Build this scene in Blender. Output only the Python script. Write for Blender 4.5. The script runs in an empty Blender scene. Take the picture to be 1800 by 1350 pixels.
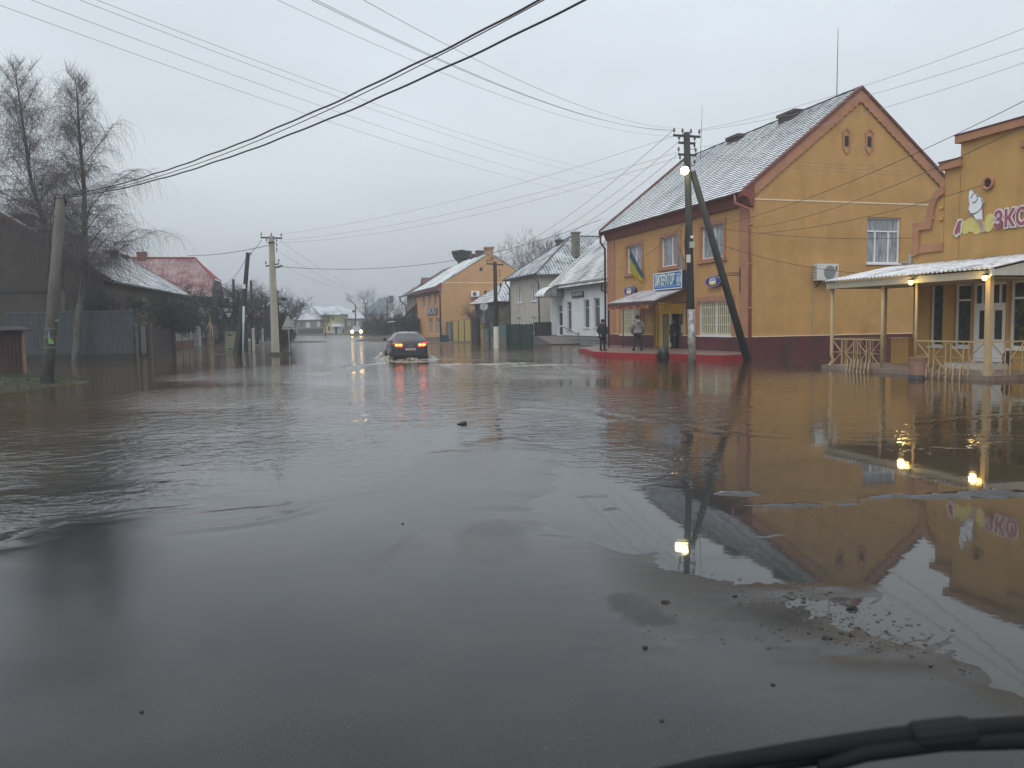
import bpy, bmesh, math, random
import numpy as np
from mathutils import Vector, Matrix

SC = bpy.context.scene
COL = SC.collection
# ------------------------------------------------------------------ camera
FPX, CAM_H = 1400.0, 1.75
PIT, ROL = math.radians(4.37), math.radians(-0.9)
FWD = Vector((0, math.cos(PIT), -math.sin(PIT)))
_up0 = Vector((0, math.sin(PIT), math.cos(PIT)))
RT = Vector((1, 0, 0)) * math.cos(ROL) + _up0 * math.sin(ROL)
UP = -Vector((1, 0, 0)) * math.sin(ROL) + _up0 * math.cos(ROL)
CAMP = Vector((0, 0, CAM_H))
cd = bpy.data.cameras.new('camera')
cam = bpy.data.objects.new('camera', cd)
COL.objects.link(cam)
cam.matrix_world = Matrix(((RT.x, UP.x, -FWD.x, 0), (RT.y, UP.y, -FWD.y, 0), (RT.z, UP.z, -FWD.z, CAM_H), (0, 0, 0, 1)))
cd.sensor_width = 36.0
cd.lens = FPX / 1800 * 36
cd.clip_start, cd.clip_end = 0.05, 5000
cd.dof.use_dof = True
cd.dof.focus_distance = 34.0
cd.dof.aperture_fstop = 9.0
SC.camera = cam
# ------------------------------------------------------------------ sky and sun
SUN_EL, SUN_AZ = math.radians(50), math.radians(200)
wd = bpy.data.worlds.new('World'); SC.world = wd; wd.use_nodes = True
nt = wd.node_tree; nt.nodes.clear()
def wn(t): return nt.nodes.new(t)
out = wn('ShaderNodeOutputWorld')
sky = wn('ShaderNodeTexSky'); sky.sky_type = 'NISHITA'; sky.sun_disc = False
sky.sun_elevation = SUN_EL; sky.sun_rotation = SUN_AZ; sky.dust_density = 6; sky.air_density = 1.5
hs = wn('ShaderNodeHueSaturation'); hs.inputs['Saturation'].default_value = 0.15
nt.links.new(sky.outputs[0], hs.inputs['Color'])
bg1 = wn('ShaderNodeBackground'); bg1.inputs[1].default_value = 0.05
nt.links.new(hs.outputs[0], bg1.inputs[0])
tc = wn('ShaderNodeTexCoord'); sp = wn('ShaderNodeSeparateXYZ')
nt.links.new(tc.outputs['Generated'], sp.inputs[0])
ramp = wn('ShaderNodeValToRGB')
SKY_STOPS = [(0.0, (.40, .435, .48)), (.06, (.445, .485, .535)), (.18, (.575, .635, .69)), (.36, (.67, .745, .81)), (.60, (.76, .82, .88)), (1.0, (1.75, 1.78, 1.82))]
el = ramp.color_ramp.elements
while len(el) < len(SKY_STOPS): el.new(.5)
for e_, (p_, c_) in zip(el, SKY_STOPS):
    e_.position = p_; e_.color = (*c_, 1)
nz = wn('ShaderNodeTexNoise'); nz.inputs['Scale'].default_value = 2.0; nz.inputs['Detail'].default_value = 5
mpn = wn('ShaderNodeMapping'); mpn.inputs['Scale'].default_value = (1, 1, 3)
nt.links.new(tc.outputs['Generated'], mpn.inputs[0]); nt.links.new(mpn.outputs[0], nz.inputs[0])
mr = wn('ShaderNodeMapRange'); mr.inputs[1].default_value = .3; mr.inputs[2].default_value = .7; mr.inputs[3].default_value = .88; mr.inputs[4].default_value = 1.08
nt.links.new(nz.outputs[0], mr.inputs[0]); nt.links.new(sp.outputs[2], ramp.inputs[0])
bg2 = wn('ShaderNodeBackground')
nt.links.new(ramp.outputs[0], bg2.inputs[0]); nt.links.new(mr.outputs[0], bg2.inputs[1])
add = wn('ShaderNodeAddShader')
nt.links.new(bg1.outputs[0], add.inputs[0]); nt.links.new(bg2.outputs[0], add.inputs[1]); nt.links.new(add.outputs[0], out.inputs[0])
sl = bpy.data.lights.new('sun', 'SUN'); sl.energy = 0.55; sl.angle = math.radians(40); sl.color = (1, .95, .88)
so = bpy.data.objects.new('sun', sl); COL.objects.link(so)
so.rotation_euler = (math.pi / 2 - SUN_EL, 0, math.pi - SUN_AZ)
SC.view_settings.view_transform = 'Standard'; SC.view_settings.look = 'None'
SC.view_settings.exposure = -0.1; SC.view_settings.gamma = 1
SC.cycles.max_bounces = 7; SC.cycles.volume_bounces = 0; SC.cycles.sample_clamp_indirect = 6
SC.cycles.use_denoising = True
# ------------------------------------------------------------------ helpers
R = random.Random(7)
def ray(px, py): return FWD + RT * ((px - 900) / FPX) + UP * ((675 - py) / FPX)
def G(px, py, z=0.0):
    d = ray(px, py); return CAMP + d * ((z - CAM_H) / d.z)
def AT(px, py, Y):
    d = ray(px, py); return CAMP + d * (Y / d.y)
class Frame:
    """local frame of a building: x across the street, y along the street, z up"""
    def __init__(s, x, y, az):
        a = math.radians(az); s.o = Vector((x, y, 0)); s.az = a
        s.ex = Vector((math.cos(a), -math.sin(a), 0)); s.ey = Vector((math.sin(a), math.cos(a), 0))
    def loc(s, p):
        q = p - s.o; return Vector((q.dot(s.ex), q.dot(s.ey), q.z))
    def w(s, x, y, z=0): return s.o + s.ex * x + s.ey * y + Vector((0, 0, z))
    def xx(s, px, py, x=0):
        d = ray(px, py); t = (x - (CAMP - s.o).dot(s.ex)) / d.dot(s.ex); q = s.loc(CAMP + d * t); return q.y, q.z
    def yy(s, px, py, y=0):
        d = ray(px, py); t = (y - (CAMP - s.o).dot(s.ey)) / d.dot(s.ey); q = s.loc(CAMP + d * t); return q.x, q.z
    def g(s, px, py, z=0.0):
        q = s.loc(G(px, py, z)); return q.x, q.y
    def thing(s, name, label, cat, x=0, y=0, z=0, group=None):
        o = bpy.data.objects.new(name, None); COL.objects.link(o); o.empty_display_size = .3
        o.location = s.w(x, y, z); o.rotation_euler = (0, 0, -s.az)
        return tag(o, label, cat, group)
WORLD = Frame(0, 0, 0)
def tag(o, label=None, cat=None, group=None, kind=None):
    if label: o['label'] = label
    if cat: o['category'] = cat
    if group: o['group'] = group
    if kind: o['kind'] = kind
    return o
def struct(o): o['kind'] = 'structure'; return o
class MB:
    def __init__(s): s.v = []; s.f = []; s.m = []; s.mi = 0
    def add(s, vs, fs):
        b = len(s.v); s.v += [tuple(p) for p in vs]
        for f in fs: s.f.append([b + i for i in f]); s.m.append(s.mi)
        return s
    def box(s, x0, x1, y0, y1, z0, z1):
        x0, x1 = min(x0, x1), max(x0, x1); y0, y1 = min(y0, y1), max(y0, y1); z0, z1 = min(z0, z1), max(z0, z1)
        return s.add([(x0, y0, z0), (x1, y0, z0), (x1, y1, z0), (x0, y1, z0), (x0, y0, z1), (x1, y0, z1), (x1, y1, z1), (x0, y1, z1)],
                     [(0, 3, 2, 1), (4, 5, 6, 7), (0, 1, 5, 4), (1, 2, 6, 5), (2, 3, 7, 6), (3, 0, 4, 7)])
    def prism(s, pts, ext):
        n = len(pts); e = Vector(ext); a = [Vector(p) for p in pts]
        return s.add(a + [p + e for p in a], [list(range(n)), list(range(2 * n - 1, n - 1, -1))] + [(i, i + n, (i + 1) % n + n, (i + 1) % n) for i in range(n)])
    def poly(s, pts): return s.add(pts, [list(range(len(pts)))])
    def bar(s, a, b, w, h=None, upv=(0, 0, 1)):
        a, b = Vector(a), Vector(b); h = w if h is None else h
        d = (b - a).normalized(); u = Vector(upv)
        if abs(d.dot(u)) > .98: u = Vector((1, 0, 0))
        r = d.cross(u).normalized(); u = r.cross(d)
        r *= w / 2; u *= h / 2
        return s.add([a - r - u, a + r - u, a + r + u, a - r + u, b - r - u, b + r - u, b + r + u, b - r + u],
                     [(0, 1, 2, 3), (7, 6, 5, 4), (0, 4, 5, 1), (1, 5, 6, 2), (2, 6, 7, 3), (3, 7, 4, 0)])
    def tube(s, pts, rad, n=8, cap=True):
        pts = [Vector(p) for p in pts]; k = len(pts)
        rad = [rad] * k if isinstance(rad, (int, float)) else rad
        vs = []; ref = None
        for i in range(k):
            d = (pts[min(i + 1, k - 1)] - pts[max(i - 1, 0)])
            d = d.normalized() if d.length > 1e-9 else Vector((0, 0, 1))
            if ref is None: ref = Vector((0, 0, 1)) if abs(d.z) < .9 else Vector((1, 0, 0))
            a = d.cross(ref); a = a.normalized() if a.length > 1e-6 else d.orthogonal().normalized()
            b = a.cross(d); ref = b
            for j in range(n):
                t = 2 * math.pi * j / n; vs.append(pts[i] + (a * math.cos(t) + b * math.sin(t)) * rad[i])
        fs = [(i * n + j, i * n + (j + 1) % n, (i + 1) * n + (j + 1) % n, (i + 1) * n + j) for i in range(k - 1) for j in range(n)]
        if cap: fs += [list(range(n - 1, -1, -1)), list(range((k - 1) * n, k * n))]
        return s.add(vs, fs)
    def lathe(s, prof, c=(0, 0, 0), n=12, ax='z'):
        vs = []; c = Vector(c)
        for r, z in prof:
            for j in range(n):
                t = 2 * math.pi * j / n; p = (r * math.cos(t), r * math.sin(t), z)
                if ax == 'y': p = (p[0], p[2], p[1])
                if ax == 'x': p = (p[2], p[0], p[1])
                vs.append(c + Vector(p))
        k = len(prof)
        fs = [(i * n + j, i * n + (j + 1) % n, (i + 1) * n + (j + 1) % n, (i + 1) * n + j) for i in range(k - 1) for j in range(n)]
        fs += [list(range(n - 1, -1, -1)), list(range((k - 1) * n, k * n))]
        return s.add(vs, fs)
    def grid(s, fn, nu, nv):
        vs = [fn(i / nu, j / nv) for j in range(nv + 1) for i in range(nu + 1)]
        return s.add(vs, [(j * (nu + 1) + i, j * (nu + 1) + i + 1, (j + 1) * (nu + 1) + i + 1, (j + 1) * (nu + 1) + i) for j in range(nv) for i in range(nu)])
    def build(s, name, mats, parent=None, smooth=False, bevel=0, recalc=True):
        me = bpy.data.meshes.new(name); me.from_pydata(s.v, [], s.f)
        mats = mats if isinstance(mats, (list, tuple)) else [mats]
        for m_ in mats: me.materials.append(m_)
        if len(mats) > 1: me.polygons.foreach_set('material_index', s.m)
        if recalc:
            bm = bmesh.new(); bm.from_mesh(me); bmesh.ops.recalc_face_normals(bm, faces=bm.faces); bm.to_mesh(me); bm.free()
        if smooth: me.polygons.foreach_set('use_smooth', [True] * len(me.polygons))
        o = bpy.data.objects.new(name, me); COL.objects.link(o)
        if parent is not None: o.parent = parent
        if bevel:
            b = o.modifiers.new('bevel', 'BEVEL'); b.width = bevel; b.segments = 2; b.limit_method = 'ANGLE'; b.angle_limit = math.radians(40)
        return o
def strands(name, items, mat_, parent=None, sides=3):
    """many thin tapered strands in one mesh: items = list of (list of points, r0, r1)"""
    V = []; Fc = []; base = 0
    byk = {}
    for pts, r0, r1 in items: byk.setdefault(len(pts), []).append((pts, r0, r1))
    ang = np.arange(sides) * 2 * np.pi / sides
    for k, L in byk.items():
        P = np.array([[tuple(p) for p in a[0]] for a in L], float)           # n,k,3
        r0 = np.array([a[1] for a in L]); r1 = np.array([a[2] for a in L])
        T = np.gradient(P, axis=1); T /= np.linalg.norm(T, axis=2, keepdims=True) + 1e-9
        ref = np.where(np.abs(T[:, :, 2:3]) < .9, np.array([0, 0, 1.]), np.array([1., 0, 0]))
        A = np.cross(T, ref); A /= np.linalg.norm(A, axis=2, keepdims=True) + 1e-9
        B = np.cross(A, T)
        rr = r0[:, None] + (r1 - r0)[:, None] * np.linspace(0, 1, k)[None]
        ring = P[:, :, None] + rr[:, :, None, None] * (A[:, :, None] * np.cos(ang)[None, None, :, None] + B[:, :, None] * np.sin(ang)[None, None, :, None])
        V.append(ring.reshape(-1, 3)); n = len(L)
        idx = base + np.arange(n * k * sides).reshape(n, k, sides)
        q = np.stack([idx[:, :-1], np.roll(idx, -1, 2)[:, :-1], np.roll(idx, -1, 2)[:, 1:], idx[:, 1:]], -1)
        Fc.append(q.reshape(-1, 4)); base += n * k * sides
    return npmesh(name, np.concatenate(V), np.concatenate(Fc), mat_, parent, True)
def npmesh(name, V, Fq, mat_, parent=None, smooth=False):
    me = bpy.data.meshes.new(name); nf, k = Fq.shape
    me.vertices.add(len(V)); me.vertices.foreach_set('co', V.astype(np.float32).ravel())
    me.loops.add(nf * k); me.loops.foreach_set('vertex_index', Fq.astype(np.int32).ravel())
    me.polygons.add(nf); me.polygons.foreach_set('loop_start', np.arange(0, nf * k, k, dtype=np.int32))
    me.update(calc_edges=True); me.validate()
    if smooth: me.polygons.foreach_set('use_smooth', np.ones(len(me.polygons), bool))
    me.materials.append(mat_)
    o = bpy.data.objects.new(name, me); COL.objects.link(o)
    if parent is not None: o.parent = parent
    return o
def text_mesh(name, body, size, mat_, parent, M4, ext=.01, sx=1.0, offset=0.0, shear=0.0, spacing=1.0):
    cu = bpy.data.curves.new(name, 'FONT'); cu.body = body; cu.size = size; cu.extrude = ext; cu.offset = offset; cu.shear = shear
    cu.align_x = 'CENTER'; cu.align_y = 'CENTER'; cu.resolution_u = 3; cu.space_character = spacing
    t = bpy.data.objects.new(name, cu); COL.objects.link(t)
    bpy.context.view_layer.update()
    me = bpy.data.meshes.new_from_object(t.evaluated_get(bpy.context.evaluated_depsgraph_get()))
    me.name = name
    bpy.data.objects.remove(t); bpy.data.curves.remove(cu)
    me.transform(M4 @ Matrix.Diagonal((sx, 1, 1, 1)))
    me.materials.clear(); me.materials.append(mat_)
    o = bpy.data.objects.new(name, me); COL.objects.link(o); o.parent = parent
    return o
def facing_x(y, z, x):     # text that reads on a plane local x = const, seen from smaller x
    return Matrix(((0, 0, -1, x), (-1, 0, 0, y), (0, 1, 0, z), (0, 0, 0, 1)))
def facing_y(x, z, y):
    return Matrix(((1, 0, 0, x), (0, 0, -1, y), (0, 1, 0, z), (0, 0, 0, 1)))
# ------------------------------------------------------------------ materials
_M = {}
def mat(name, col, rough=.8, var=.12, scale=3.0, bump=0.0, bscale=40.0, spec=.35, metal=0.0, col2=None, c2amt=(.5, .62), c2scale=1.5, stretch=(1, 1, 1), emit=0.0, ecol=None, streak=0.0):
    if name in _M: return _M[name]
    m = bpy.data.materials.new(name); m.use_nodes = True; n = m.node_tree; p = n.nodes['Principled BSDF']
    p.inputs['Roughness'].default_value = rough; p.inputs['Metallic'].default_value = metal; p.inputs['Specular IOR Level'].default_value = spec
    t = n.nodes.new('ShaderNodeTexCoord'); mp = n.nodes.new('ShaderNodeMapping'); mp.inputs['Scale'].default_value = stretch
    n.links.new(t.outputs['Object'], mp.inputs[0])
    nz = n.nodes.new('ShaderNodeTexNoise'); nz.inputs['Scale'].default_value = scale; nz.inputs['Detail'].default_value = 6; nz.inputs['Roughness'].default_value = .6
    n.links.new(mp.outputs[0], nz.inputs[0])
    r = n.nodes.new('ShaderNodeMapRange'); r.inputs[1].default_value = .3; r.inputs[2].default_value = .7
    r.inputs[3].default_value = 1 - var; r.inputs[4].default_value = 1 + var
    n.links.new(nz.outputs[0], r.inputs[0])
    mx = n.nodes.new('ShaderNodeVectorMath'); mx.operation = 'SCALE'; mx.inputs[0].default_value = col
    n.links.new(r.outputs[0], mx.inputs['Scale'])
    colout = mx.outputs[0]
    if col2:
        n2 = n.nodes.new('ShaderNodeTexNoise'); n2.inputs['Scale'].default_value = c2scale; n2.inputs['Detail'].default_value = 8; n2.inputs['Roughness'].default_value = .68
        n.links.new(mp.outputs[0], n2.inputs[0])
        r2 = n.nodes.new('ShaderNodeMapRange'); r2.inputs[1].default_value = c2amt[0]; r2.inputs[2].default_value = c2amt[1]
        n.links.new(n2.outputs[0], r2.inputs[0])
        mm = n.nodes.new('ShaderNodeMix'); mm.data_type = 'RGBA'
        n.links.new(r2.outputs[0], mm.inputs[0]); n.links.new(colout, mm.inputs[6]); mm.inputs[7].default_value = (*col2, 1)
        colout = mm.outputs[2]
    if streak:      # rain and damp streaks down a wall
        ms = n.nodes.new('ShaderNodeMapping'); ms.inputs['Scale'].default_value = (1.3, 1.3, .30); n.links.new(t.outputs['Object'], ms.inputs[0])
        ns_ = n.nodes.new('ShaderNodeTexNoise'); ns_.inputs['Scale'].default_value = 1.6; ns_.inputs['Detail'].default_value = 8; ns_.inputs['Roughness'].default_value = .65; n.links.new(ms.outputs[0], ns_.inputs[0])
        rs_ = n.nodes.new('ShaderNodeMapRange'); rs_.inputs[1].default_value = .46; rs_.inputs[2].default_value = .74; rs_.inputs[3].default_value = 1; rs_.inputs[4].default_value = 1 - streak; n.links.new(ns_.outputs[0], rs_.inputs[0])
        sv_ = n.nodes.new('ShaderNodeVectorMath'); sv_.operation = 'SCALE'; n.links.new(colout, sv_.inputs[0]); n.links.new(rs_.outputs[0], sv_.inputs['Scale']); colout = sv_.outputs[0]
    n.links.new(colout, p.inputs['Base Color'])
    if bump:
        b = n.nodes.new('ShaderNodeBump'); b.inputs['Strength'].default_value = bump; b.inputs['Distance'].default_value = .02
        n3 = n.nodes.new('ShaderNodeTexNoise'); n3.inputs['Scale'].default_value = bscale; n3.inputs['Detail'].default_value = 4
        n.links.new(mp.outputs[0], n3.inputs[0]); n.links.new(n3.outputs[0], b.inputs['Height']); n.links.new(b.outputs[0], p.inputs['Normal'])
    if emit:
        p.inputs['Emission Color'].default_value = (*(ecol or col), 1); p.inputs['Emission Strength'].default_value = emit
    _M[name] = m; return m
def snow_roof(name, dark, snow=(.62, .66, .70), amt=(.42, .56), scale=9.0, wave=0.0, wavedir='X', stretch=(1, 1, 1), big=.8):
    """slate or tile dusted with snow: ragged patches from two noises, optional corrugation bump"""
    if name in _M: return _M[name]
    m = mat(name, dark, rough=.85, var=.35, scale=5, spec=.2); n = m.node_tree; p = n.nodes['Principled BSDF']
    base = p.inputs['Base Color'].links[0].from_socket
    t = n.nodes.new('ShaderNodeTexCoord'); mp = n.nodes.new('ShaderNodeMapping'); mp.inputs['Scale'].default_value = stretch
    n.links.new(t.outputs['Object'], mp.inputs[0])
    a = n.nodes.new('ShaderNodeTexNoise'); a.inputs['Scale'].default_value = scale; a.inputs['Detail'].default_value = 7; a.inputs['Roughness'].default_value = .7
    n.links.new(mp.outputs[0], a.inputs[0])
    b = n.nodes.new('ShaderNodeTexNoise'); b.inputs['Scale'].default_value = big; b.inputs['Detail'].default_value = 3
    n.links.new(t.outputs['Object'], b.inputs[0])
    s = n.nodes.new('ShaderNodeMath'); s.operation = 'MULTIPLY_ADD'; s.inputs[1].default_value = .45
    n.links.new(b.outputs[0], s.inputs[0])
    s0 = n.nodes.new('ShaderNodeMath'); s0.operation = 'MULTIPLY'; s0.inputs[1].default_value = .55
    n.links.new(a.outputs[0], s0.inputs[0]); n.links.new(s0.outputs[0], s.inputs[2])
    hgt = s.outputs[0]
    if wave:
        wv = n.nodes.new('ShaderNodeTexWave'); wv.bands_direction = wavedir; wv.inputs['Scale'].default_value = wave; wv.inputs['Distortion'].default_value = .4
        n.links.new(t.outputs['Object'], wv.inputs[0])
        s3 = n.nodes.new('ShaderNodeMath'); s3.operation = 'MULTIPLY_ADD'; s3.inputs[1].default_value = -.13; n.links.new(wv.outputs['Fac'], s3.inputs[0]); n.links.new(s.outputs[0], s3.inputs[2])
        s4 = n.nodes.new('ShaderNodeMath'); s4.operation = 'ADD'; s4.inputs[1].default_value = .065; n.links.new(s3.outputs[0], s4.inputs[0]); hgt = s4.outputs[0]
        bp = n.nodes.new('ShaderNodeBump'); bp.inputs['Strength'].default_value = .8; bp.inputs['Distance'].default_value = .05
        n.links.new(wv.outputs['Fac'], bp.inputs['Height']); n.links.new(bp.outputs[0], p.inputs['Normal'])
    r = n.nodes.new('ShaderNodeMapRange'); r.inputs[1].default_value = amt[0]; r.inputs[2].default_value = amt[1]
    n.links.new(hgt, r.inputs[0])
    mm = n.nodes.new('ShaderNodeMix'); mm.data_type = 'RGBA'
    n.links.new(r.outputs[0], mm.inputs[0]); n.links.new(base, mm.inputs[6]); mm.inputs[7].default_value = (*snow, 1)
    n.links.new(mm.outputs[2], p.inputs['Base Color'])
    return m
AMBER = mat('amber_plaster', (.455, .270, .104), .9, .10, 1.2, .15, 60, .2, col2=(.33, .20, .07), c2amt=(.5, .75), c2scale=.5, streak=.10)
AMBERF = mat('amber_facade_plaster', (.47, .268, .108), .9, .07, 1.5, .12, 60, .2, streak=.09)
SHOPW = mat('shop_plaster', (.46, .278, .106), .9, .09, 1.2, .2, 50, .2, col2=(.36, .22, .09), c2amt=(.52, .72), c2scale=.7, streak=.12)
CORAL = mat('coral_paint', (.38, .19, .112), .8, .12, 2, .1, 50, .25, streak=.06)
CORALD = mat('brick_red_paint', (.20, .066, .045), .75, .15, 2, .1, 50, .3)
MAROON = mat('maroon_plinth', (.105, .025, .031), .6, .2, 1.5, .1, 40, .3, col2=(.045, .024, .024), c2amt=(.48, .66), c2scale=.9, streak=.15)
WHITE = mat('white_pvc', (.72, .74, .76), .4, .04, 2)
WHITEW = mat('white_plaster', (.64, .67, .69), .9, .05, 1, .1, 60, .2, col2=(.50, .53, .54), c2amt=(.55, .8), c2scale=.8, streak=.06)
CREAM = mat('cream_paint', (.40, .31, .175), .6, .12, 4, .1, 40)
GLASS = mat('window_glass', (.035, .042, .048), .06, .5, 1.5, spec=.5)
GLASSC = mat('curtained_glass', (.25, .27, .295), .10, .6, 3.2, spec=.5, stretch=(5, 5, .6))
DARK = mat('dark_interior', (.02, .02, .02), .7)
DARKM = mat('dark_metal', (.03, .03, .033), .5, .2, 5, spec=.4)
RUST = mat('brown_metal', (.065, .025, .022), .6, .3, 5, .15, 60)
CONC = mat('concrete', (.30, .285, .25), .9, .15, 3, .3, 50, col2=(.19, .18, .165), c2amt=(.5, .7), c2scale=2)
CONCD = mat('wet_concrete', (.15, .135, .12), .5, .2, 3, .3, 50, col2=(.08, .075, .07), c2amt=(.45, .65), c2scale=2)
WOODD = mat('tarred_wood', (.028, .026, .024), .8, .35, 3, .4, 30, stretch=(6, 6, .5))
BRICK = mat('chimney_brick', (.065, .055, .052), .9, .3, 10, .4, 30)
GUT = mat('gutter_grey', (.07, .08, .085), .5, .2)
PORC = mat('porcelain', (.14, .14, .135), .4)
def stepped_roof(mb, E0, E1, R0, R1, n, step=.03, segs=14, jit=.012, seed=1):
    """courses of tiles from the eave line E0-E1 up to the ridge line R0-R1; risers get material 1"""
    rr = random.Random(seed); E0, E1, R0, R1 = map(Vector, (E0, E1, R0, R1))
    nrm = (E1 - E0).cross(R0 - E0).normalized()
    if nrm.z < 0: nrm = -nrm
    sag = [rr.uniform(-1, 1) * jit for _ in range(segs + 1)]
    prev = None
    for k in range(n):
        a, b = k / n, (k + 1) / n
        lo = []; hi = []; ris = []
        for i in range(segs + 1):
            t = i / segs; p0 = E0.lerp(E1, t); p1 = R0.lerp(R1, t)
            j = nrm * (sag[i] + rr.uniform(-1, 1) * jit * .4)
            low = p0.lerp(p1, max(a - .25 / n, -.3 / n)) + nrm * step + j; top = p0.lerp(p1, b) + nrm * .004 + nrm * sag[i]
            lo.append(low); hi.append(top); ris.append(p0.lerp(p1, max(a - .22 / n, -.28 / n)) + nrm * (0 if k else -.03) + nrm * sag[i] * .9)
        mb.mi = 0
        for i in range(segs): mb.add([lo[i], lo[i + 1], hi[i + 1], hi[i]], [(0, 1, 2, 3)])
        mb.mi = 1
        for i in range(segs): mb.add([ris[i], ris[i + 1], lo[i + 1], lo[i]], [(0, 1, 2, 3)])
    mb.mi = 0
# wall maps: u along the wall, w depth into the building, z up
def map_x(x0=0.0): return lambda u, w, z: (x0 + w, u, z)
def map_y(y0=0.0): return lambda u, w, z: (u, y0 + w, z)
def map_xn(x0=0.0): return lambda u, w, z: (x0 - w, u, z)
def wall(mb, M, u0, u1, z0, z1, holes=(), t=.16):
    us = sorted({u0, u1} | {h[0] for h in holes} | {h[1] for h in holes}); zs = sorted({z0, z1} | {h[2] for h in holes} | {h[3] for h in holes})
    us = [u for u in us if u0 <= u <= u1]; zs = [z for z in zs if z0 <= z <= z1]
    for i in range(len(us) - 1):
        for j in range(len(zs) - 1):
            cu, cz = (us[i] + us[i + 1]) / 2, (zs[j] + zs[j + 1]) / 2
            if any(h[0] < cu < h[1] and h[2] < cz < h[3] for h in holes): continue
            mb.add([M(us[i], 0, zs[j]), M(us[i + 1], 0, zs[j]), M(us[i + 1], 0, zs[j + 1]), M(us[i], 0, zs[j + 1])], [(0, 1, 2, 3)])
    for a, b, c, d in [h[:4] for h in holes]:
        for p, q in (((a, c), (b, c)), ((b, c), (b, d)), ((b, d), (a, d)), ((a, d), (a, c))):
            mb.add([M(p[0], 0, p[1]), M(q[0], 0, q[1]), M(q[0], t, q[1]), M(p[0], t, p[1])], [(0, 1, 2, 3)])
def mbox(mb, M, u0, u1, w0, w1, z0, z1):
    p, q = M(u0, w0, z0), M(u1, w1, z1)
    return mb.box(p[0], q[0], p[1], q[1], p[2], q[2])
def window(parent, M, h, mull=(.5,), trans=(), t=.14, fw=.06, frame=None, glass=None, sill=.0, sillm=None, name='window'):
    u0, u1, z0, z1 = h[:4]; a = MB()
    mbox(a, M, u0, u1, t - .05, t + .02, z0, z0 + fw); mbox(a, M, u0, u1, t - .05, t + .02, z1 - fw, z1)
    mbox(a, M, u0, u0 + fw, t - .05, t + .02, z0 + fw, z1 - fw); mbox(a, M, u1 - fw, u1, t - .05, t + .02, z0 + fw, z1 - fw)
    zt = z1 - fw
    for f in trans:
        zt = z0 + (z1 - z0) * f; mbox(a, M, u0 + fw, u1 - fw, t - .045, t + .015, zt - fw * .45, zt + fw * .45)
    for f in mull:
        uc = u0 + (u1 - u0) * f; mbox(a, M, uc - fw * .5, uc + fw * .5, t - .047, t + .017, z0 + fw, (zt - fw * .45) if trans else z1 - fw)
    o = a.build(name, frame or WHITE, parent)
    b = MB(); b.add([M(u0 + .01, t, z0 + .01), M(u1 - .01, t, z0 + .01), M(u1 - .01, t, z1 - .01), M(u0 + .01, t, z1 - .01)], [(0, 1, 2, 3)]); b.build('pane', glass or GLASS, o, recalc=False)
    if sill:
        c = MB(); mbox(c, M, u0 - .05, u1 + .05, -.07, t - .05, z0 - sill, z0 - .004); c.build('sill', sillm or WHITE, o)
    return o
def surround(mb, M, h, tw, pr=.05, sides='lrtb', sillx=.06):
    u0, u1, z0, z1 = h[:4]
    if 't' in sides: mbox(mb, M, u0 - tw, u1 + tw, -pr, .0, z1, z1 + tw)
    if 'l' in sides: mbox(mb, M, u0 - tw, u0, -pr, .0, z0, z1)
    if 'r' in sides: mbox(mb, M, u1, u1 + tw, -pr, .0, z0, z1)
    if 'b' in sides: mbox(mb, M, u0 - tw - sillx, u1 + tw + sillx, -pr - .06, .0, z0 - .2, z0)
def rect_x(F, pts, x=0):
    """hole rectangle on a street facade from four picture corners"""
    q = [F.xx(a, b, x) for a, b in pts]; us = sorted(p[0] for p in q); zs = sorted(p[1] for p in q)
    return [(us[0] + us[1]) / 2, (us[2] + us[3]) / 2, (zs[0] + zs[1]) / 2, (zs[2] + zs[3]) / 2]
def rect_y(F, pts, y=0):
    q = [F.yy(a, b, y) for a, b in pts]; us = sorted(p[0] for p in q); zs = sorted(p[1] for p in q)
    return [(us[0] + us[1]) / 2, (us[2] + us[3]) / 2, (zs[0] + zs[1]) / 2, (zs[2] + zs[3]) / 2]
HAZE = True
# ------------------------------------------------------------------ ground, flood water and road
_vr = np.random.RandomState(11); _tab = _vr.rand(256, 256)
def vnoise(x, y, oct=4, seed=0, pers=.5):
    o = np.zeros_like(x); a = 1.0; tot = 0
    for k in range(oct):
        X = x * 2 ** k + seed * 17.3 + k * 31; Y = y * 2 ** k + seed * 9.1 + k * 13
        xi = np.floor(X).astype(int); yi = np.floor(Y).astype(int); fx = X - xi; fy = Y - yi
        fx = fx * fx * (3 - 2 * fx); fy = fy * fy * (3 - 2 * fy)
        g = lambda i, j: _tab[(xi + i) % 256, (yi + j) % 256]
        o += a * ((g(0, 0) * (1 - fx) + g(1, 0) * fx) * (1 - fy) + (g(0, 1) * (1 - fx) + g(1, 1) * fx) * fy); tot += a; a *= pers
    return o / tot
def gpts(px): return [tuple(G(*p))[:2] for p in px]
def seg_dist(x, y, poly, closed):
    d = np.full(x.shape, 1e9); n = len(poly)
    for i in range(n if closed else n - 1):
        (x0, y0), (x1, y1) = poly[i], poly[(i + 1) % n]; dx, dy = x1 - x0, y1 - y0
        t = np.clip(((x - x0) * dx + (y - y0) * dy) / (dx * dx + dy * dy + 1e-12), 0, 1)
        d = np.minimum(d, np.hypot(x - x0 - t * dx, y - y0 - t * dy))
    return d
def inside(x, y, poly):
    r = np.zeros(x.shape, bool); n = len(poly)
    for i in range(n):
        (x0, y0), (x1, y1) = poly[i], poly[(i + 1) % n]
        c = ((y0 > y) != (y1 > y)) & (x < (x1 - x0) * (y - y0) / (y1 - y0 + 1e-12) + x0); r ^= c
    return r
def sdist(x, y, px):
    p = gpts(px); d = seg_dist(x, y, p, True); return np.where(inside(x, y, p), d, -d)
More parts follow.
